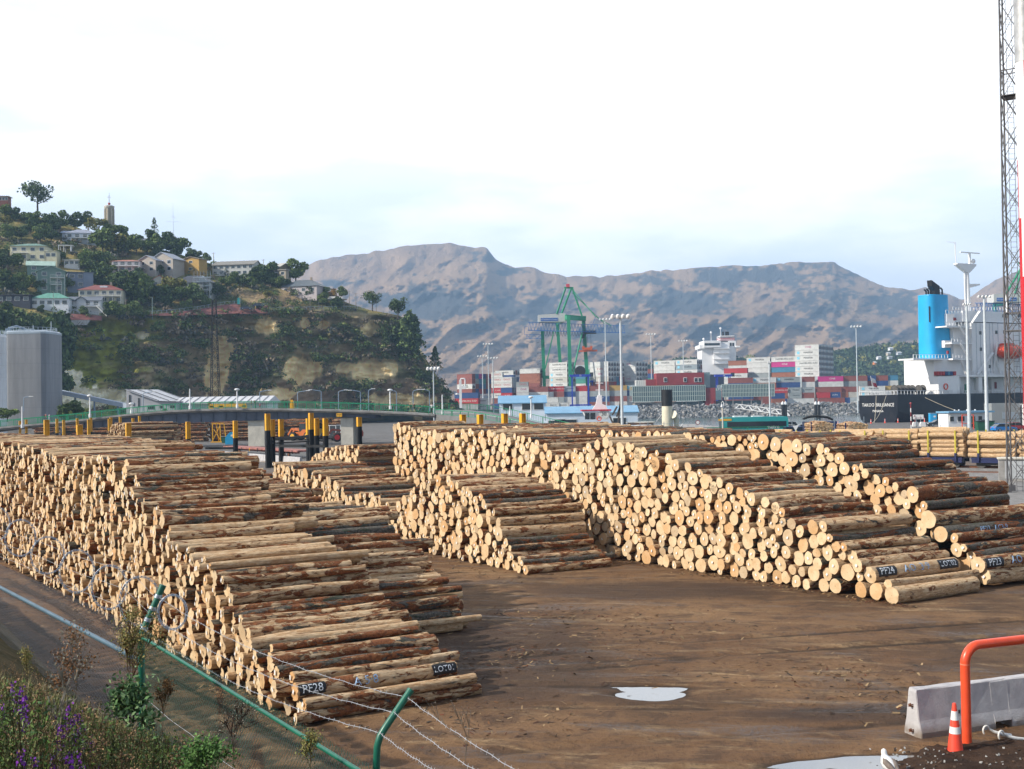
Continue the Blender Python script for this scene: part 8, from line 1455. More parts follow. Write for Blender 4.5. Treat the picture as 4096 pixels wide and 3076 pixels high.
for x0 in (388, 583, 688, 728): w_ = qbox(t, 'window', MWH, x0, 638, x0 + 34, 683, 1.3, 1.5); qbox(w_, 'pane', MGL, x0 + 4, 643, x0 + 30, 679, 1.2, 1.35) if 0 else None; q_ = qbox(t, 'window_pane', MGL, x0 + 4, 643, x0 + 30, 679, 1.2, 1.32)
qbox(t, 'base_wall', MDC, 100, 878, 480, 925, 0.5, 12); qbox(t, 'ground_floor_glass', MGT, 480, 862, 1350, 922, 3, 12)
for x in (482, 560, 600, 720, 880, 990, 1060, 1150, 1240, 1345): qbox(t, 'column', MDC, x, 830 if x > 950 else 862, x + 7, 922, 0.3, 0.9)
for i in range(5): qbox(t, 'rooftop_unit', MPW, 118 + i * 21, 663, 136 + i * 21, 720, 5, 8)
b = MB(); a = Q(925, 755); letters(b, 'LYC', 1.6, (a[0], -0.2, a[1]), (1, 0, 0), (0, 0, 1)); b.to('lettering', MWH, t)
p, q = P(2945, 1632, 520), P(3160, 1662, 470); t = T('gangway', 'white truss gangway sloping down from the boulders to the water', 'gangway', tuple(p)); b = MB(p); n = 12
for s in (0, 1.6):
    s_ = Vector((0, s, 0)); b.beam(p + s_, q + s_, 0.2); b.beam(p + s_ + Vector((0, 0, 1.8)), q + s_ + Vector((0, 0, 1.8)), 0.2)
    for i in range(n): a, c = p.lerp(q, i / n) + s_, p.lerp(q, (i + 1) / n) + s_; b.beam(a + Vector((0, 0, 1.8 * (i % 2))), c + Vector((0, 0, 1.8 * ((i + 1) % 2))), 0.14)
b.to('truss', MWP, t)
for i, (u, lb) in enumerate([(3132, 'first black pile of the left pair in the water'), (3143, 'second black pile of the left pair in the water'), (3264, 'first black pile of the right pair in the water'), (3277, 'second black pile of the right pair in the water')]): p = P(u, 1668, 450); p.z = -3; h_ = P(u, 1618, 450).z - p.z; t = T('mooring_pile', lb, 'pile', tuple(p), 0, 'black mooring piles with white caps'); b = MB(); b.tube((0, 0, 0), (0, 0, h_), 0.55, 10); b.to('shaft', MBL, t); b = MB(); b.lathe((0, 0, h_), [(0.62, 0), (0.6, 0.5), (0.1, 1.3)], 10); b.to('cap', MWP, t)
# ------------------------------------------------------------------ floodlight masts
def flood(u, vt, vb, Y, label, w=4, r=0.3, zb=None, ls=1.0):
    p = P(u, vb, Y); top = P(u, vt, Y); zb = p.z if zb is None else zb; h_ = top.z - zb; t = T('floodlight_mast', label, 'light mast', (top.x, Y, zb), 0, 'harbour floodlight masts'); b = MB(); b.tube((0, 0, 0), (0, 0, h_), r, 10, r * 0.6); b.to('pole', paint('mast_blue_white', (0.55, 0.60, 0.64), 0.45, 0.08), t); b = MB(); b.box((0, 0, h_), (w, 0.25, 0.25)); b.to('crossbar', MGA, t)
    for i in range(4): x = -w / 2 + w * i / 3; b = MB(); b.lathe((x, -0.1, h_ - 0.1), [(0.18 * ls, 0.4 * ls), (0.5 * ls, -0.05), (0.45 * ls, -0.25 * ls)], 8, (0.2 * (i - 1.5), -0.6, 0.8)); b.to('lamp', MWH, t)
for a_ in [(1929, 1424, 1582, 560, 'left mast of the three before the container stacks'), (1952, 1375, 1640, 540, 'tallest middle mast of the three before the container stacks'), (1971, 1431, 1645, 520, 'right mast of the three before the container stacks'), (2420, 1276, 1615, 470, 'tall pale mast right of the green crane'), (2603, 1336, 1536, 560, 'mast rising behind the red upper block'), (2732, 1362, 1488, 600, 'thin mast left of the ship bridge'), (3424, 1305, 1606, 500, 'mast standing right of the tallest white stack')]: flood(*a_, zb=0 if a_[3] < 540 else ZT)
flood(2481, 1262, 1710, 130, 'big near mast with round floodlights before the tug', 1.7, 0.19, 0, 0.62); flood(3076, 1448, 1665, 235, 'single pole in front of the glass building and bus', 0.5, 0.2, 0, 0.4); flood(1733, 1472, 1632, 222, 'weathered floodlight pole at the cliff corner', 2.0, 0.16, 0, 0.8); flood(3866, 1215, 1676, 225, 'thick white mast in front of the ship superstructure', 1.2, 0.36, 0, 0.5); flood(3936, 1184, 1690, 215, 'grey-topped thick mast beside the lattice tower', 2.0, 0.34, 0, 0.6)
# ------------------------------------------------------------------ bulk carrier
S0 = P(3592, 1690, 300); hv = Vector((math.sin(R(60)), math.cos(R(60)), 0)); nv = Vector((-hv.y, hv.x, 0)); sr = math.atan2(hv.y, hv.x)
sh = T('cargo_ship', 'black-hulled cargo ship with white superstructure and bright blue funnel', 'ship', (S0.x, S0.y, -1.3), sr); SX = lambda u, v, d=0.0: onplane(u, v, (S0.x + nv.x * d, S0.y + nv.y * d), (hv.x, hv.y)); zs = lambda z: z + 1.3
MHB = paint('hull_black', (0.012, 0.014, 0.022), 0.35, 0.2, 0.3, dirt=0.15); DK = SX(3700, 1577)[1] + 1.3
BM = 13.0; b = MB(); sec = lambda w, r: [(BM / 2 - w, DK), (BM / 2 + w, DK), (BM / 2 + w, 3.5 + r), (BM / 2 + w * .93, 1.6 + r), (BM / 2 + w * .75, 0.3 + r), (BM / 2 + w * 0.4, -0.6 + r), (BM / 2 - w * 0.4, -0.6 + r), (BM / 2 - w * .75, 0.3 + r), (BM / 2 - w * .93, 1.6 + r), (BM / 2 - w, 3.5 + r)]
st_ = [(0, sec(BM / 2, 0.6)), (6, sec(BM / 2, -0.5)), (14, sec(BM / 2, -3)), (75, sec(BM / 2, -3)), (90, sec(1, -3))]; vs = [(x, y, z) for x, q in st_ for y, z in q]; n = 10
b.add(vs, [(i * n + j, i * n + (j + 1) % n, (i + 1) * n + (j + 1) % n, (i + 1) * n + j) for i in range(4) for j in range(n)] + [tuple(range(n - 1, -1, -1))]); hl = b.to('hull', MHB, sh)
b = MB(); b.box((0.0, BM / 2, 0.5), (0.08, BM * 0.72, 0.9)); b.to('red_boot_stripe', MRU, hl); b = MB(); letters(b, 'TAKOO BRILLIANCE', 1.25, (-0.06, BM / 2, DK - 2.6), (0, -1, 0), (0, 0, 1), 0.95); b.to('lettering', MWH, hl); b = MB(); letters(b, 'PANAMA', 0.9, (-0.06, BM / 2, DK - 4.2), (0, -1, 0), (0, 0, 1)); b.to('lettering', MWH, hl)
def sb(nm, m, u0, u1, v0, v1, d, D, par=None):
    s0, z1 = SX(u0, v0, d); s1, _ = SX(u1, v0, d); _, z0 = SX((u0 + u1) / 2, v1, d); b = MB(); b.box(((s0 + s1) / 2, d + D / 2, (z0 + z1) / 2 + 1.3), (s1 - s0, D, z1 - z0)); return b.to(nm, m, par or sh)
c5 = lambda x, y: (3300 + x / 1.954, 950 + y / 1.954)
def s5(nm, m, x0, x1, y0, y1, d, D, par=None): u0, v0 = c5(x0, y0); u1, v1 = c5(x1, y1); return sb(nm, m, u0, u1, v0, v1, d, D, par)
ac = s5('deckhouse', MSH, 850, 1060, 950, 1228, 2, 10); s5('deckhouse', MSH, 1000, 1150, 700, 1228, 3, 8); mb_ = s5('accommodation', MSH, 1145, 1900, 665, 1092, 1.0, 11); s5('bridge', MSH, 1075, 1900, 570, 668, 2, 9.5); s5('vent_house', MSH, 950, 1012, 596, 700, 3, 4); s5('vent_house', MSH, 935, 985, 805, 860, 2.5, 4)
s5('deckhouse', MSH, 885, 1050, 1085, 1228, 0.5, 6); s5('deckhouse', MSH, 1300, 1900, 1100, 1225, 4, 6); [s5('pillar', MSH, x, x + 28, 1092, 1225, 0.4, 0.8) for x in (1200, 1420)]
for y, x0, x1 in ((820, 990, 1150), (690, 950, 1150), (945, 1000, 1150), (1075, 1090, 1900), (945, 690, 960)): s5('deck_platform', MSH, x0, x1, y, y + 12, 0.2, 5)
def srail(x0, x1, y, d, n=1.2, h=1.0):
    (u0, v0), (u1, v1) = c5(x0, y), c5(x1, y); a, c = SX(u0, v0, d), SX(u1, v1, d); railing([Vector((a[0], d, a[1] + 1.3)), Vector((c[0], d, c[1] + 1.3))], sh, Vector((0, 0, 0)), h, 'railing', MWP, n, 9)
for x0, x1, y, d in ((360, 1000, 1226, 0.1), (1050, 1560, 1226, 0.1), (990, 1145, 818, 0.3), (950, 1145, 690, 0.3), (1000, 1145, 943, 0.3), (690, 960, 945, 2), (1090, 1560, 1073, 0.3), (1000, 1560, 570, 2), (945, 1080, 596, 2)): srail(x0, x1, y, d)
b = MB(); p0 = [Vector((0.1, y, DK)) for y in (0.1, BM - 0.1)]; railing(p0, sh, Vector((0, 0, 0)), 1.0, 'railing', MWP, 1.2, 9)
for (x0, y0, x1, y1) in ((1055, 690, 1130, 815), (1060, 825, 1130, 940), (1065, 960, 1110, 1070), (1150, 670, 1215, 575), (1195, 1070, 1320, 900), (1330, 920, 1370, 1060)):
    (u0, v0), (u1, v1) = c5(x0, y0), c5(x1, y1); a, c = SX(u0, v0, 0), SX(u1, v1, 0); b = MB(); b.beam((a[0], 0.2, a[1] + 1.3), (c[0], 0.2, c[1] + 1.3), 0.7, 0.2); b.beam((a[0], -0.1, a[1] + 2.2), (c[0], -0.1, c[1] + 2.2), 0.08); b.to('stairway', MSH, sh)
for x, y, w in ((1215, 745, 16), (1340, 740, 16), (1402, 738, 12), (1220, 873, 16), (1413, 612, 48), (1525, 610, 30), (1290, 1008, 14), (1010, 1162, 10)): s5('porthole_window', MGL, x - w / 2, x + w / 2, y - 13, y + 13, 0.9 if y > 665 else 1.9, 0.3)
for x in (1180, 1212, 1250, 1285, 1310, 1350): s5('plate_seam', MGA, x, x + 2, 670, 1060, 0.93, 0.1)
s5('green_door', paint('ship_green', (0.02, 0.16, 0.09), 0.5), 1098, 1128, 1145, 1215, 0.3, 0.4); s5('fire_box', MRD, 1008, 1026, 626, 648, 2.8, 0.3); s5('fire_box', MRD, 958, 970, 885, 910, 2.3, 0.4); s5('fire_box', MRD, 1328, 1342, 1130, 1180, 3.8, 0.3)
for i, (x, c) in enumerate(((880, 'R'), (900, 'R'), (920, 'R'), (942, 'b'), (962, 'B'), (983, 'b'), (1008, 'R'))): s5('deck_drum', CMT[c], x, x + 17, 1046, 1078, 0.6, 1.2)
u_, v_ = c5(945, 1165); a = SX(u_, v_, 0.4); b = MB(); b.path([(a[0] + 0.75 * math.cos(t_), 0.4, a[1] + 1.3 + 0.75 * math.sin(t_)) for t_ in np.linspace(0, 6.28, 13)[:-1]], 0.16, 6, closed=True); b.to('lifebuoy', MOR, sh)
MFB = paint('funnel_sky_blue', (0.02, 0.40, 0.78), 0.4, 0.06, 0.3); a, c = SX(3687, 1184, 6.5), SX(3787, 1436, 6.5); zt_, z0_ = a[1] + 1.3, c[1] + 1.3; w = (c[0] - a[0]) / 2 * 0.94; cx = (a[0] + c[0]) / 2; prof = []
rr = [(math.cos(t_), math.sin(t_)) for t_ in np.linspace(0, 2 * math.pi, 24, endpoint=False)]; sq = lambda x, y: (math.copysign(abs(x) ** 0.6, x), math.copysign(abs(y) ** 0.6, y)); b = MB(); fs = []
for z, q in ((z0_ - 0.5, 1.0), (zt_, 0.92)): prof += [(cx + sq(*p)[0] * w * q - (0.3 if q < 1 else 0), 6.5 + sq(*p)[1] * 3.0 * q, z) for p in rr]
b.add(prof, [(i, (i + 1) % 24, 24 + (i + 1) % 24, 24 + i) for i in range(24)], True); b.add(prof[24:], [tuple(range(24))]); fn_ = b.to('funnel', MFB, sh); b = MB(); b.add([(x + (x - cx) * .015, 6.5 + (y - 6.5) * 1.02, z) for x, y, z in prof[24:]] + [(x, y, zt_ + 0.3) for x, y, z in prof[24:]], [(i, (i + 1) % 24, 24 + (i + 1) % 24, 24 + i) for i in range(24)]); b.to('rim', MFB, fn_)
for i in range(3): b = MB(); b.box((cx - w * 0.93, 4.6 + i * 0.9, zt_ - 5), (0.12, 0.3, 4.2)); b.to('vent_slot', MBL, fn_)
(u0, v0), (u1, v1) = c5(815, 335), c5(880, 455); a, c = SX(u0, v0, 6.5), SX(u1, v1, 6.5); b = MB(); X_ = lambda f: a[0] + (c[0] - a[0]) * f; Z_ = lambda f: a[1] + 1.3 + (c[1] - a[1]) * f; b.prism([(X_(0), Z_(0)), (X_(1), Z_(0.38)), (X_(1), Z_(1)), (X_(0.45), Z_(1)), (X_(0.4), Z_(0.68)), (X_(0.05), Z_(0.38))], (0, 5.7, 0), (1, 0, 0), (0, 0, 1), (0, 1.6, 0)); b.to('exhaust', MBL, fn_)
for f, hh in ((-0.6, 1.4), (-0.4, 1.7), (0.65, 1.9), (-0.8, 1.2)): b = MB(); b.tube((cx + w * f, 6, zt_), (cx + w * f, 6, zt_ + hh), 0.22, 8); b.tube((cx + w * f, 6, zt_ + hh), (cx + w * f - 0.7, 6, zt_ + hh + 0.5), 0.22, 8); b.to('exhaust', MBL, fn_)
(u0, v0), (u1, v1) = c5(1108, 225), c5(1118, 575); a, c = SX(u0, v0, 6), SX(u1, v1, 6); mx_ = a[0]; zm = a[1] + 1.3; b = MB(); b.tube((c[0], 6, c[1] + 1.3), (mx_, 6, zm), 0.75, 10, 0.5); b.tube((c[0] - 1, 6, c[1] + 1.3), (mx_ - 1.0, 6, zm), 0.2, 6); mt = b.to('mast', MSH, sh)
b = MB(); b.prism([(-4.6, 0.9), (-0.4, -1.2), (0.4, -1.2), (3.2, 0.9), (3.0, 1.3), (-4.6, 1.2)], (mx_, 5.3, zm - 0.6), (1, 0, 0), (0, 0, 1), (0, 1.4, 0)); b.prism([(0.3, 0), (4.6, 0.9), (4.6, 1.3), (0.3, 1.1)], (mx_, 5.5, zm - 6.0), (1, 0, 0), (0, 0, 1), (0, 1.0, 0)); b.to('mast_platform', MSH, mt); b = MB(); b.box((mx_ + 1.4, 6, zm + 3.8), (7.8, 0.4, 0.25)); b.tube((mx_ + 1.2, 6, zm + 0.6), (mx_ + 1.2, 6, zm + 3.7), 0.35, 8); b.ball((mx_ + 2.6, 6, zm + 1.5), 0.7, 8, 6); b.to('radar', MSH, mt); b = MB(); b.tube((mx_ - 4.4, 6, zm), (mx_ - 4.6, 6, zm + 6.5), 0.12, 5); b.tube((mx_ - 4.6, 6, zm + 6.2), (mx_ - 8, 6, zm + 6.4), 0.05, 4); b.to('whip_aerial', MSH, mt)
u_, v_ = c5(1422, 470); a = SX(u_, v_, 5); b = MB(); b.ball((a[0], 5, a[1] + 1.3), 0.95, 12, 8); b.tube((a[0], 5, a[1] - 3), (a[0], 5, a[1] + 0.8), 0.3, 8); b.to('radome', MSH, sh)
for i, x in enumerate((545, 600, 655, 735)): u_, v_ = c5(x, 1192); a = SX(u_, v_, 4); b = MB(); b.lathe((a[0] - 0.8, 3.5, DK + 1.3), [(1.25, 0), (1.25, 0.15), (0.75, 0.2), (0.75, 1.4), (1.25, 1.45), (1.25, 1.6)], 12, (1, 0, 0)); b.box((a[0], 3.5, DK + 0.4), (1.8, 1.6, 0.8)); b.to('mooring_winch', MUG, sh)
b = MB(); b.tube((1.5, 9, DK), (0.2, 9, DK + 5), 0.08, 5); b.to('flagstaff', MWP, sh); b = MB(); b.prism([(0, 0), (1.4, -0.4), (2.2, -2.6), (0.9, -2.4)], (0.4, 8.95, DK + 4.6), (1, 0, 0), (0, 0, 1), (0, 0.05, 0)); b.to('flag', MWH, sh); b = MB(); b.prism([(0.5, -1.3), (1.7, -1.5), (2.2, -2.6), (0.9, -2.4)], (0.42, 8.93, DK + 4.6), (1, 0, 0), (0, 0, 1), (0, 0.02, 0)); b.to('flag_quarter', MWH if 0 else paint('flag_red', (0.5, 0.03, 0.05), 0.6), sh)
(u0, v0), (u1, v1) = c5(1352, 835), c5(1545, 950); a, c = SX(u0, v0, -0.5), SX(u1, v1, -0.5); L_ = (c[0] - a[0]); zc_ = (a[1] + c[1]) / 2 + 1.3; hh = (a[1] - c[1]) / 2; b = MB(); b.path([(a[0] + L_ * f, -0.5, zc_) for f in (0, 0.04, 0.15, 0.4, 0.7, 0.9, 1)], 1, 14, radii=[hh * q for q in (0.25, 0.6, 0.9, 1, 1, 0.75, 0.3)]); lb_ = b.to('lifeboat', MOR, sh); b = MB(); b.box((a[0] + L_ * 0.35, -0.5, zc_ + hh * 0.9), (L_ * 0.3, hh * 1.1, hh * 0.5)); b.to('canopy', MOR, lb_)
b = MB(); [b.beam((a[0] + L_ * f, 0.9, zc_ - hh * 2.8), (a[0] + L_ * f, -0.6, zc_ + hh * 1.3), 0.3, 0.45) for f in (-0.03, 0.95)]; b.to('davit', MSH, sh)
for (u, v, dx) in ((3505, 1582, -10), (3545, 1582, -16), (3700, 1590, 30)): p = P(u, v, 299); q = Vector((p.x + dx * 0.5, 285, 0.3)); b = MB((S0.x, S0.y, -1.3)); t = T('mooring_rope', {-10: 'left slack mooring rope at the stern of the black ship', -16: 'second mooring rope crossing the stern of the black ship', 30: 'long mooring rope slanting right from the black ship'}[dx], 'rope', tuple(p)); b = MB(p); b.path([p.lerp(q, f) - Vector((0, 0, 1.2 * math.sin(math.pi * f))) for f in np.linspace(0, 1, 9)], 0.07, 5); b.to('rope', paint('rope_tan', (0.4, 0.36, 0.28), 0.9), t)
# ------------------------------------------------------------------ wharf houses and small vessels
MBR_ = paint('pale_blue_roof', (0.16, 0.34, 0.52), 0.45, 0.08, 0.4, dirt=0.1); MWB = paint('white_boards', (0.60, 0.68, 0.78), 0.6, 0.04, 0.6)
b = MB(); b.box((18, 296, -0.6), (62, 42, 1.6)); struct(b.to('wharf', MDC), 'old wharf under the blue-roofed sheds')
def wh(u0, u1, vr, ve, vb, Y, D, label, wins, rz=0.0):
    p = P((u0 + u1) / 2, vb, Y); k_ = Y / F; W_ = (u1 - u0) * k_; z = (vb - ve) * k_; rh = (vb - vr) * k_ - z; t = T('wharf_shed', label, 'shed', (p.x, Y + D / 2, p.z), rz); walls(t, 'gable', W_, D, z, rh, MWB, z0=-3); roof(t, 'gable', W_, D, z, rh, MBR_, 0.35)
    for x, y, w_, h_ in wins: b = MB(); b.box((x * W_ - W_ / 2, -D / 2 - 0.04, z * y), (w_ + 0.25, 0.08, h_ + 0.25)); f = b.to('window', MFR, t); b = MB(); b.box((x * W_ - W_ / 2, -D / 2 - 0.1, z * y), (w_, 0.04, h_)); b.to('pane', MGL, f)
    for y in (-1.4, 0, 1.4): b = MB(); b.box((-W_ / 2 - 0.05, y, z * 0.75), (0.08, 0.7, 1.5)); b.to('gable_window', MGL, t)
wh(1998, 2183, 1581, 1609, 1662, 284, 7, 'white boarded house with pale blue gable roof by the ramp', [(0.18, 0.7, 2.2, 1.5), (0.6, 0.7, 2.4, 1.7), (0.85, 0.7, 2.2, 1.7)])
wh(2186, 2552, 1624, 1648, 1725, 278, 8, 'long low white shed with pale blue roof behind the tug', [(0.06, 0.45, 1.6, 1.2), (0.15, 0.45, 2.4, 1.8), (0.25, 0.4, 3.5, 2), (0.8, 0.5, 3, 1.5)])
Y_ = 236; o0 = P(2420, 1700, Y_); o0.z = -1.3; k_ = Y_ / F; Q = lambda x, y: ((1800 + x / 2.911 - 2420) * k_, P(1800 + x / 2.911, 1420 + y / 2.911, Y_).z + 1.3); t = T('tugboat', 'white tug with red-topped slanted wheelhouse and tall white mast', 'boat', tuple(o0))
b = MB(); b.add([(x * q, y * q + 4, z) for z, q in ((0, 0.9), (3.0, 1.0)) for x, y in ((-9, 0), (-7, -2.6), (0, -3.4), (8, -3.2), (9.5, 0), (8, 3.2), (0, 3.4), (-7, 2.6))], [tuple(range(7, -1, -1)), tuple(range(8, 16))] + [(i, (i + 1) % 8, 8 + (i + 1) % 8, 8 + i) for i in range(8)]); b.to('hull', MSH, t); qbox(t, 'deckhouse', MSH, 1560, 1900, 748, 860, 2, 6)
a, c = Q(1560, 755), Q(1885, 655); b = MB(); b.add([(a[0] + 0.9, 2, a[1]), (c[0] - 0.6, 2, a[1]), (c[0] - 0.6, 6, a[1]), (a[0] + 0.9, 6, a[1]), (a[0], 1.6, c[1]), (c[0], 1.6, c[1]), (c[0], 6.4, c[1]), (a[0], 6.4, c[1])], [(0, 1, 5, 4), (1, 2, 6, 5), (2, 3, 7, 6), (3, 0, 4, 7), (4, 5, 6, 7)]); w_ = b.to('wheelhouse', MSH, t)
for x0, x1 in ((1578, 1630), (1645, 1700)): qbox(w_, 'window', MGL, x0, 675, x1, 752, 1.55, 1.8)
qbox(t, 'red_roof_trim', paint('tug_red', (0.5, 0.03, 0.05), 0.5), 1545, 632, 1890, 656, 1.4, 6.5); b = MB(); p_ = Q(1800, 690); b.lathe((p_[0], 1.7, p_[1]), [(1.0, 0), (1.0, 0.1)], 16, (0, -1, 0)); b.to('number_disc', MPW, t); b = MB(); letters(b, '30', 1.0, (p_[0], 1.55, p_[1]), (1, 0, 0), (0, 0, 1)); b.to('lettering', MINK, t)
p_ = Q(1745, 742); b = MB(); b.path([(p_[0] + 0.42 * math.cos(q), 1.6, p_[1] + 0.42 * math.sin(q)) for q in np.linspace(0, 6.28, 13)[:-1]], 0.1, 6, closed=True); b.to('lifebuoy', MOR, t)
a, c = Q(1765, 640), Q(1765, 265); b = MB(); b.tube((a[0], 4, a[1]), (c[0], 4, c[1]), 0.28, 8, 0.1); [b.box((c[0], 4, c[1] - d), (1.6, 0.15, 0.15)) for d in (1, 2.4, 4)]; b.prism([(-1.6, 0), (1.6, 0), (1.2, 0.9), (0.5, 1.2), (0.4, 3), (-0.4, 3), (-0.8, 1.2)], (a[0], 3.5, a[1]), (1, 0, 0), (0, 0, 1), (0, 1, 0)); b.to('mast', MSH, t)
t = T('derrick', 'dark derrick spars crossing behind the tug', 'derrick', tuple(P(2440, 1700, 246))); off = Vector(t.location); b = MB(off)
for x0, y0, x1, y1 in ((1795, 570, 1915, 835), (1990, 480, 1955, 830), (1945, 600, 1890, 700), (1985, 590, 1940, 720)): b.beam(P(1800 + x0 / 2.911, 1420 + y0 / 2.911, 246), P(1800 + x1 / 2.911, 1420 + y1 / 2.911, 246), 0.35)
b.to('spars', paint('spar_brown', (0.09, 0.07, 0.06), 0.7), t)
p = P(2670, 1720, 242); k_ = 242 / F; hh = (1720 - 1556) * k_; t = T('steam_tug', 'old steam tug with a tall cream black-topped funnel and wooden wheelhouse', 'boat', (p.x, 242, -1.3)); z_ = p.z + 1.3
b = MB(); b.lathe((0.0, 0, z_ - 2), [(1.15, 0), (1.08, hh * 0.82)], 18); b.to('funnel', paint('funnel_cream', (0.68, 0.62, 0.48), 0.5, 0.08), t); b = MB(); b.lathe((0, 0, z_ - 2 + hh * 0.82), [(1.12, 0), (1.15, hh * 0.4)], 18); b.to('funnel_top', MBL, t)
b = MB(); b.path([(1.9, 0, z_ - 2), (1.9, 0, z_ + 1.8), (1.5, -0.3, z_ + 3.0), (1.1, -0.8, z_ + 3.2)], 0.5, 10, radii=[0.45, 0.5, 0.7, 0.85]); b.to('cowl_vent', paint('funnel_cream', (0.68, 0.62, 0.48), 0.5, 0.08), t)
b = MB(); x0, x1 = (2516 - 2670) * k_, (2614 - 2670) * k_; b.box(((x0 + x1) / 2, 1.5, z_ + 0.3), (x1 - x0, 3, 2.6)); w_ = b.to('wheelhouse', paint('varnished_wood', (0.20, 0.10, 0.055), 0.5, 0.2, 2), t); [MB().box((x0 + (x1 - x0) * (i + 0.5) / 7, -0.03, z_ + 0.7), (0.42, 0.06, 0.9)).to('window', MPW, w_) for i in range(7)]; b = MB(); b.box(((x0 + x1) / 2, 1.5, z_ + 1.68), (x1 - x0 + 0.6, 3.6, 0.15)); b.to('roof', MPC, w_)
b = MB(); b.prism([(-12, 0), (7, 0), (8.5, 3), (-13, 3)], (0, -1.5, -1), (1, 0, 0), (0, 0, 1), (0, 5, 0)); b.to('hull', MHB, t); b = MB(); [b.tube((0.3 * s, 0, z_ + hh * 0.5), (s * 4.5, 0.5, z_ - 1), 0.04, 4, cap=False) for s in (-1, 1)]; [b.path([(-4.4 + d, -1, z_ - 2), (-4.4 + d, -1, z_ + 0.2), (-3.6 + d, -1, z_ + 1.2)], 0.12, 6) for d in (0, 6.6)]; b.to('rigging', MWP, t)
# ------------------------------------------------------------------ bus, cars and street furniture on the quay road
MTL = paint('bus_teal', (0.03, 0.32, 0.33), 0.35, 0.05); Y_ = 214; p = P(3015, 1728, Y_); p.z = 0.0; k_ = Y_ / F; W_ = (3147 - 2882) * k_; t = T('city_bus', 'teal city bus with dark windows parked behind the log stacks', 'bus', (p.x, Y_, 0)); zt_ = P(3015, 1667, Y_).z
b = MB(); b.prism([(-W_ / 2, 0.35), (W_ / 2, 0.35), (W_ / 2, zt_ - 0.3), (W_ / 2 - 0.3, zt_), (-W_ / 2 + 0.4, zt_), (-W_ / 2, zt_ - 0.5)], (0, -1.25, 0), (1, 0, 0), (0, 0, 1), (0, 2.5, 0)); b.to('body', MTL, t); b = MB(); b.box((0.3, -1.27, 1.95), (W_ - 1.4, 0.06, 1.15)); b.box((-W_ / 2 - 0.01, 0, 2.0), (0.06, 2.2, 1.4)); b.to('windows', MGL, t); b = MB(); letters(b, 'metro', 0.9, (W_ * 0.27, -1.34, 1.5), (1, 0, 0), (0, 0, 1)); b.to('lettering', MWH, t); b = MB(); b.box((-W_ * 0.2, 0, zt_ + 0.1), (2.5, 1.8, 0.25)); b.box((W_ * 0.05, 0, zt_ + 0.08), (1.8, 1.6, 0.2)); b.to('roof_pod', MWP, t); b = MB(); b.box((-W_ / 2 + 0.6, -1.28, zt_ - 0.45), (2.4, 0.05, 0.35)); b.to('destination_sign', MYE, t)
for x in (-W_ * 0.32, W_ * 0.25): wheel(t, x, -1.1, 0.48, 0.3, MGA); wheel(t, x, 1.1, 0.48, 0.3, MGA)
for a_ in [((3192, 1722), 205, 5, 'blue ute with a canopy parked right of the bus', (0.02, 0.05, 0.28), 'canopy', 5.2), ((3165, 1708), 228, 8, 'white car behind the blue ute', (0.62, 0.62, 0.62), 'hatch', 4.4), ((3215, 1706), 232, 8, 'silver white car right behind the blue ute', (0.5, 0.52, 0.54), 'sedan', 4.6), ((3150, 1700), 240, 5, 'white van partly hidden by the right end of the bus', (0.6, 0.6, 0.6), 'van', 4.8),
           ((3750, 1705), 0, 185, 'dark grey sedan facing left before the black hull', (0.035, 0.045, 0.055), 'sedan', 4.8), ((3935, 1712), 0, 170, 'black ute parked right of the gatehouse', (0.015, 0.017, 0.02), 'ute', 5.2), ((4015, 1728), 0, 10, 'bright blue hatchback nearest the lattice tower', (0.02, 0.20, 0.55), 'hatch', 4.2), ((4062, 1722), 0, 12, 'red hatchback behind the bright blue one', (0.45, 0.03, 0.04), 'hatch', 4.2), ((4030, 1700), 0, 8, 'light blue car behind the blue and red ones', (0.05, 0.25, 0.5), 'sedan', 4.4), ((2575, 1634), 541, 0, 'dark car on the terrace left of the harbour building', (0.03, 0.03, 0.04), 'hatch', 5.0), ((2600, 1632), 543, 0, 'second dark car on the terrace of the harbour building', (0.04, 0.04, 0.05), 'hatch', 5.0)]:
    (u, v), Y_, rz, lb, col, kd, L_ = a_; g = G(u, v) if not Y_ else P(u, v, Y_); car((g.x, g.y, ZT if Y_ > 500 else 0.01), R(rz), lb, col, kd, L_)
p = P(3275, 1730, 196); t = T('bus_shelter', 'curved-roof shelter with a dark blue anchor panel', 'shelter', (p.x, 196, 0)); b = MB(); b.box((0.3, 0, 1.6), (5.6, 0.12, 2.1)); b.to('panel', paint('navy_panel', (0.02, 0.04, 0.12), 0.5), t); b = MB(); b.path([(-2.6, 0, 3.1), (-1.6, 0, 3.45), (0, 0, 3.55), (1.6, 0, 3.3), (2.4, 0, 2.9)], 0.2, 4); b.to('roof', MBL, t); b = MB(); [b.box((x, 0, 1.5), (0.12, 0.2, 3.1)) for x in (-2.5, 0.0, 2.6)]; b.to('posts', MGA, t)
b = MB(); o_ = Vector((1.3, -0.09, 1.7)); b.box(o_, (0.1, 0.03, 1.1)); b.box(o_ + Vector((0, 0, 0.35)), (0.5, 0.03, 0.1)); b.path([o_ + Vector((0.5 * math.cos(a), 0, 0.5 * math.sin(a) + 0.0)) for a in np.linspace(math.pi * 1.05, math.pi * 1.95, 9)], 0.05, 4); b.path([o_ + Vector((0.12 * math.cos(a), 0, 0.68 + 0.12 * math.sin(a))) for a in np.linspace(0, 6.28, 9)[:-1]], 0.035, 4, closed=True); b.to('anchor_emblem', MWH, t)
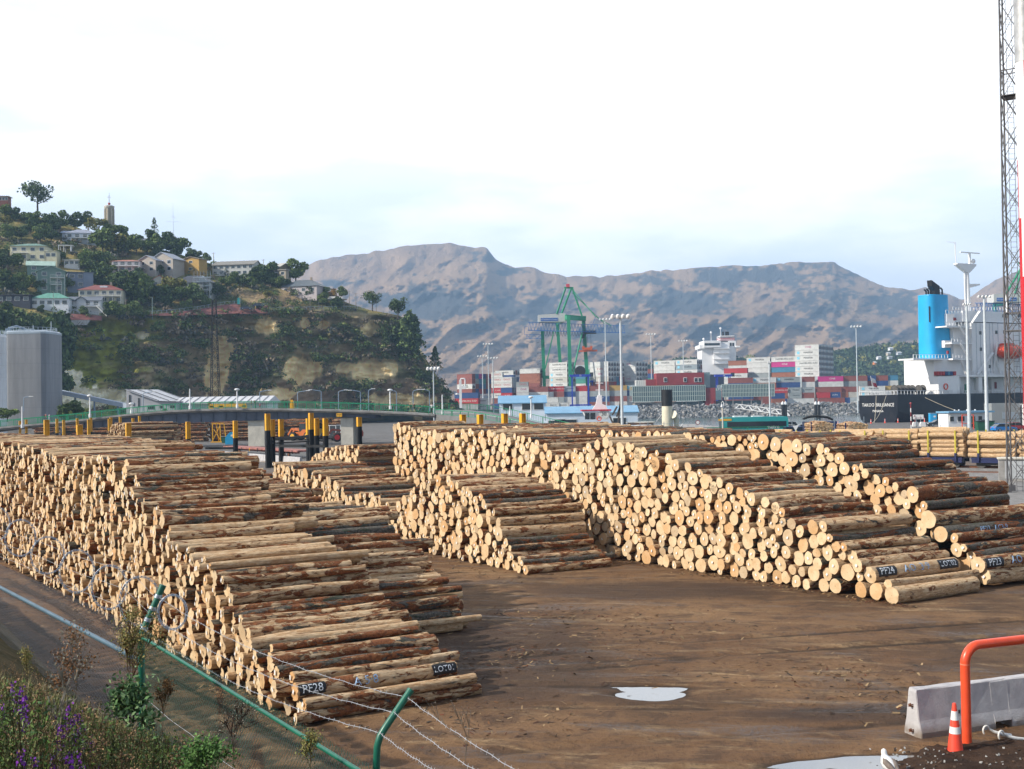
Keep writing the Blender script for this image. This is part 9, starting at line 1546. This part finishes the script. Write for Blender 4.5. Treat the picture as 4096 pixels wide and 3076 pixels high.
def sign(u, v, vb, Y, label, kind):
    p = P(u, v, Y); t = T('road_sign', label, 'road sign', (p.x, Y, 0)); b = MB(); b.tube((0, 0, 0), (0, 0, p.z), 0.06, 6); b.to('pole', MGA, t); b = MB(); r_ = 0.42
    if kind == 'tri': b.prism([(-0.5, 0.4), (0.5, 0.4), (0, -0.5)], (0, -0.1, p.z), (1, 0, 0), (0, 0, 1), (0, 0.03, 0)); b.to('plate', MWH, t)
    else: b.lathe((0, -0.05, p.z), [(r_, 0), (r_, 0.03)], 16, (0, -1, 0)); b.to('plate', MRD, t); b = MB(); b.lathe((0, -0.085, p.z), [(r_ * 0.72, 0), (r_ * 0.72, 0.02)], 16, (0, -1, 0)); b.to('plate_centre', MWH, t)
sign(2791, 1690, 1720, 215, 'round red-rimmed sign left of the bus', 'r'); sign(3182, 1712, 1730, 195, 'give-way triangle sign in front of the blue ute', 'tri')
t = T('loop_lamp', 'slim pole with a looped head in front of the bus', 'lamp post', tuple(G(2892, 1712 + 40))); g = Vector(t.location); zt_ = P(2892, 1604, g.y).z; b = MB(); b.tube((0, 0, 0), (0, 0, zt_ - 1.2), 0.16, 8, 0.1); b.to('pole', MPC, t); b = MB(); b.path([(0, 0, zt_ - 1.2), (-0.15, 0, zt_ - 0.3), (0, 0, zt_), (0.25, 0, zt_ - 0.3), (0.2, 0, zt_ - 1.1), (0, 0, zt_ - 1.3)], 0.06, 6); b.lathe((-0.1, 0, zt_ - 1.0), [(0.25, 0), (0.1, 0.4)], 8); b.to('head', MWP, t)
t = T('quay_fence', 'mesh fence with pale posts along the quay road', 'fence', tuple(P(2860, 1730, 218))); off = Vector((t.location.x, 218, 0)); t.location = off; b = MB(off)
for u in range(2560, 3470, 32): p = P(u, 1700, 218); b.box((p.x, 218, 1.5), (0.1, 0.1, 3.0 if u > 3100 else 2.4))
p, q = P(2560, 1700, 218), P(3460, 1700, 218); b.box(((p.x + q.x) / 2, 218, 2.3), (q.x - p.x, 0.05, 0.05)); b.to('posts', MGA, t)
p = P(2990, 1725, 206); t = T('green_gate', 'green tubular gate standing before the bus', 'gate', (p.x, 206, 0)); railing([Vector((-7, 0, 0)), Vector((7, 0, 0))], t, Vector((0, 0, 0)), 1.7, 'gate_frame', MGN, 3.5, 0.9)
# log truck seen from behind
g = P(3424, 1716, 148); g.z = 0; t = T('log_truck', 'log trailer seen from behind between blue stanchions', 'truck', tuple(g)); k_ = 148 / F; b = MB(); b.box((0, 3, 0.95), (2.6, 8, 0.35)); b.box((0, -1.0, 0.75), (2.5, 0.15, 0.4)); b.to('chassis', MNV, t)
for x in (-1.3, 1.3):
    for y in (0, 4.5): b = MB(); b.box((x, y, 2.0), (0.14, 0.2, 2.7)); b.to('stanchion', MNV, t)
for x in (-0.9, 0.9): wheel(t, x, 0.2, 0.5, 0.5, MGA); wheel(t, x, 1.5, 0.5, 0.5, MGA)
b = MB(); b.box((1.05, -1.1, 0.75), (0.25, 0.05, 0.14)); b.to('tail_lamp', MYE, t); parts = []; rs = np.random.RandomState(3)
for gx, y0 in ((g.x, 147.0), (g.x - 1.9, 156)):
    for (s, z, r) in pack([(-1.2, 2.0), (0, 2.35), (1.2, 2.0)], -1.2, 1.2, 0.085, 0.015, rs, rmin=0.06): V, Q_, LC = loggeo(5.5, r, 0.5, rs, 2, 8, rag=0.5); parts.append((place(V, dict(p=(gx + s, y0 + rs.uniform(-.1, .1), 1.15 + z), yaw=math.pi / 2, pit=0)), Q_, LC, rs.uniform(0.3, 0.6), 8))
o = link('truck_logs', logmesh('truck_logs', parts)); o['kind'] = 'stuff'; o['label'] = 'thin round logs loaded on the trailer'
t2 = dup(t, (g.x - 1.9, 157.5, 0), 0, 'second trailer of logs just ahead and left of the first'); t['group'] = t2['group'] = 'log trailers'
# gate area on the right
g = G(3880, 1712); k_ = g.y / F; t = T('gatehouse', 'white gatehouse with a pale blue flat roof and small windows', 'gatehouse', tuple(g), R(8)); W_ = 175 * k_; b = MB(); b.box((-W_ * 0.05, 2, 1.5), (W_ * 0.95, 4, 3.1)); b.to('wall', MSH, t); b = MB(); b.box((0, 1.8, 3.25), (W_ * 1.12, 5.2, 0.35)); b.to('roof', MBR_, t)
for x in (-0.44, -0.25, -0.18, 0.25): b = MB(); b.box((x * W_, -0.05, 1.9), (0.95, 0.1, 1.1)); f = b.to('window', MFR, t); b = MB(); b.box((x * W_, -0.12, 1.9), (0.75, 0.05, 0.9)); b.to('pane', MGL, f)
b = MB(); b.box((0.08 * W_, -0.06, 1.3), (0.8, 0.1, 2.1)); b.to('door', paint('ship_green', (0.02, 0.16, 0.09), 0.5), t); b = MB(); [b.ball((x * W_, 1, 3.6), 0.18, 8, 5) for x in (-.3, -.2, 0, .2)]; b.to('roof_vent', MWP, t)
t = T('red_barrier_frame', 'red tubular frame in front of the gatehouse', 'frame', tuple(G(3872, 1718))); b = MB(); [b.box((x, 0, 1.4), (0.15, 0.15, 2.8)) for x in (-1.1, 1.1)]; b.box((0, 0, 2.8), (2.4, 0.15, 0.15)); b.box((0, 0, 1.2), (2.4, 0.1, 0.1)); b.to('frame', MOR, t)
g = G(3731, 1690); t = T('portable_toilet', 'blue portable toilet before the black hull', 'portable toilet', tuple(g)); b = MB(); b.box((0, 0, 1.1), (1.6, 1.3, 2.2)); b.to('cabin', MBT, t); b = MB(); b.box((0, 0, 2.28), (1.7, 1.4, 0.2)); b.to('roof', MBR_, t); b = MB(); b.box((0.25, -0.67, 1.5), (0.5, 0.03, 0.4)); b.to('notice', MWH, t)
g = G(3674, 1706); t = T('notice_board', 'white notice board on two white water barriers', 'sign', tuple(g)); b = MB(); b.box((0, 0, 2.1), (2.3, 0.1, 1.0)); b.to('board', MWH, t); b = MB(); [b.box((x, 0, 1.1), (0.1, 0.1, 2.2)) for x in (-0.5, 0.5)]; b.to('posts', MGA, t); b = MB(); [b.box((x, 0.05 * i, z), (0.32, 0.03, 0.1)) for i, (x, z) in enumerate(())]; [b.box((-0.7 + 0.35 * i, -0.07, 1.85), (0.2, 0.02, 0.12)) for i in range(5)]; b.lathe((-0.8, -0.06, 2.3), [(0.15, 0), (0.15, 0.02)], 10, (0, -1, 0)); b.to('print', MRD, t)
for i, u in enumerate((3661, 3690)): t = T('water_barrier', ['left', 'right'][i] + ' white plastic barrier under the notice board', 'barrier', tuple(G(u, 1706))); b = MB(); b.prism([(-0.6, 0), (0.6, 0), (0.6, 0.5), (0.45, 1.0), (-0.45, 1.0), (-0.6, 0.5)], (0, -0.4, 0), (1, 0, 0), (0, 0, 1), (0, 0.6, 0)); b.to('body', MWH, t)
g = G(3645, 1716); zt_ = P(3637, 1616, g.y).z; t = T('striped_pole', 'thin red and white striped signal pole before the black hull', 'signal pole', tuple(g)); 
for i in range(6): b = MB(); b.tube((0, 0, zt_ * i / 6), (0, 0, zt_ * (i + 1) / 6), 0.1, 8); b.to('band', MRD if i % 2 else MWH, t)
b = MB(); b.ball((0, 0, zt_ + 0.1), 0.25, 8, 6); b.to('top', MRD, t)
for i, (u, v, lb) in enumerate([(3540, 1692, 'cone below the stern lettering of the ship'), (3592, 1690, 'cone at the corner of the black hull'), (3660, 1688, 'cone behind the left half of the notice board'), (3698, 1688, 'cone just right of the notice board'), (3774, 1707, 'cone between grey sedan and motorcycle'), (3352, 1704, 'cone left of the log trailers'), (3484, 1694, 'cone right of the log trailers')]): d = dup(CONE, tuple(G(u, v)), 0.3 * i, 'orange ' + lb, 'cones on the quay'); d.scale = (1.25, 1.25, 1.25)
g = G(3793, 1708); t = T('motorcycle', 'white motorcycle parked beside the gatehouse', 'motorcycle', tuple(g)); wheel(t, -0.75, 0, 0.32, 0.14, MGA); wheel(t, 0.75, 0, 0.32, 0.14, MGA); b = MB(); b.prism([(-0.9, 0.6), (0.2, 0.5), (0.7, 0.9), (0.6, 1.25), (0.2, 1.0), (-0.3, 0.85), (-0.95, 0.95)], (0, -0.18, 0), (1, 0, 0), (0, 0, 1), (0, 0.36, 0)); b.to('body', MWH, t); b = MB(); b.tube((0.5, -0.35, 1.15), (0.5, 0.35, 1.15), 0.03, 6); b.to('handlebar', MBL, t)
g = G(3945, 1722); t = T('green_skip', 'dark green bin behind the foot of the second thick mast', 'bin', tuple(g)); b = MB(); b.prism([(-1.4, 0), (1.4, 0), (1.6, 1.7), (-1.6, 1.7)], (0, 0, 0), (1, 0, 0), (0, 0, 1), (0, 1.6, 0)); b.to('body', paint('bin_green', (0.02, 0.1, 0.06), 0.5), t); b = MB(); b.box((0, 0.8, 1.75), (3.3, 1.8, 0.1)); b.to('lid', MBL, t)
p = P(4075, 1690, 250); t = T('site_office', 'grey and white site cabin behind the lattice tower', 'cabin', (p.x, 250, 0)); b = MB(); b.box((-3.5, 0, 2.4), (6, 4, 4.8)); b.to('wall', mwall((0.25, 0.27, 0.28)), t); b = MB(); b.box((2.5, -1, 2.3), (5, 4, 4.6)); b.to('white_wall', MSH, t); b = MB(); b.box((-2.6, -2.05, 2.2), (3.4, 0.1, 1.4)); b.to('shutter', MGA, t)
t = T('oil_column', 'ochre column and small cabin beside the white ship block', 'column', tuple(P(3633, 1545, 420))); off = Vector(t.location); hz = P(3633, 1478, 420).z - off.z; b = MB(); b.tube((0, 0, -6), (0, 0, hz), 0.9, 12); b.to('column', paint('ochre', (0.45, 0.25, 0.05), 0.6), t); b = MB(); b.box((1.6, 0, hz - 1), (2.2, 2, 3)); b.to('cab', MGL, t)
# ------------------------------------------------------------------ haze
k = NB('haze_air'); k.t.nodes.remove(k.b); pv = k.n('ShaderNodeVolumePrincipled'); pv.inputs['Color'].default_value = (0.42, 0.66, 1.0, 1); pv.inputs['Density'].default_value = 0.00019; pv.inputs['Anisotropy'].default_value = 0.0; k.l(pv.outputs[0], k.o.inputs['Volume'])
b = MB(); b.box((1500, 3850, 371), (11500, 8400, 762)); o = b.to('haze', k.m); o['kind'] = 'stuff'; o['label'] = 'thin blue haze over the harbour'
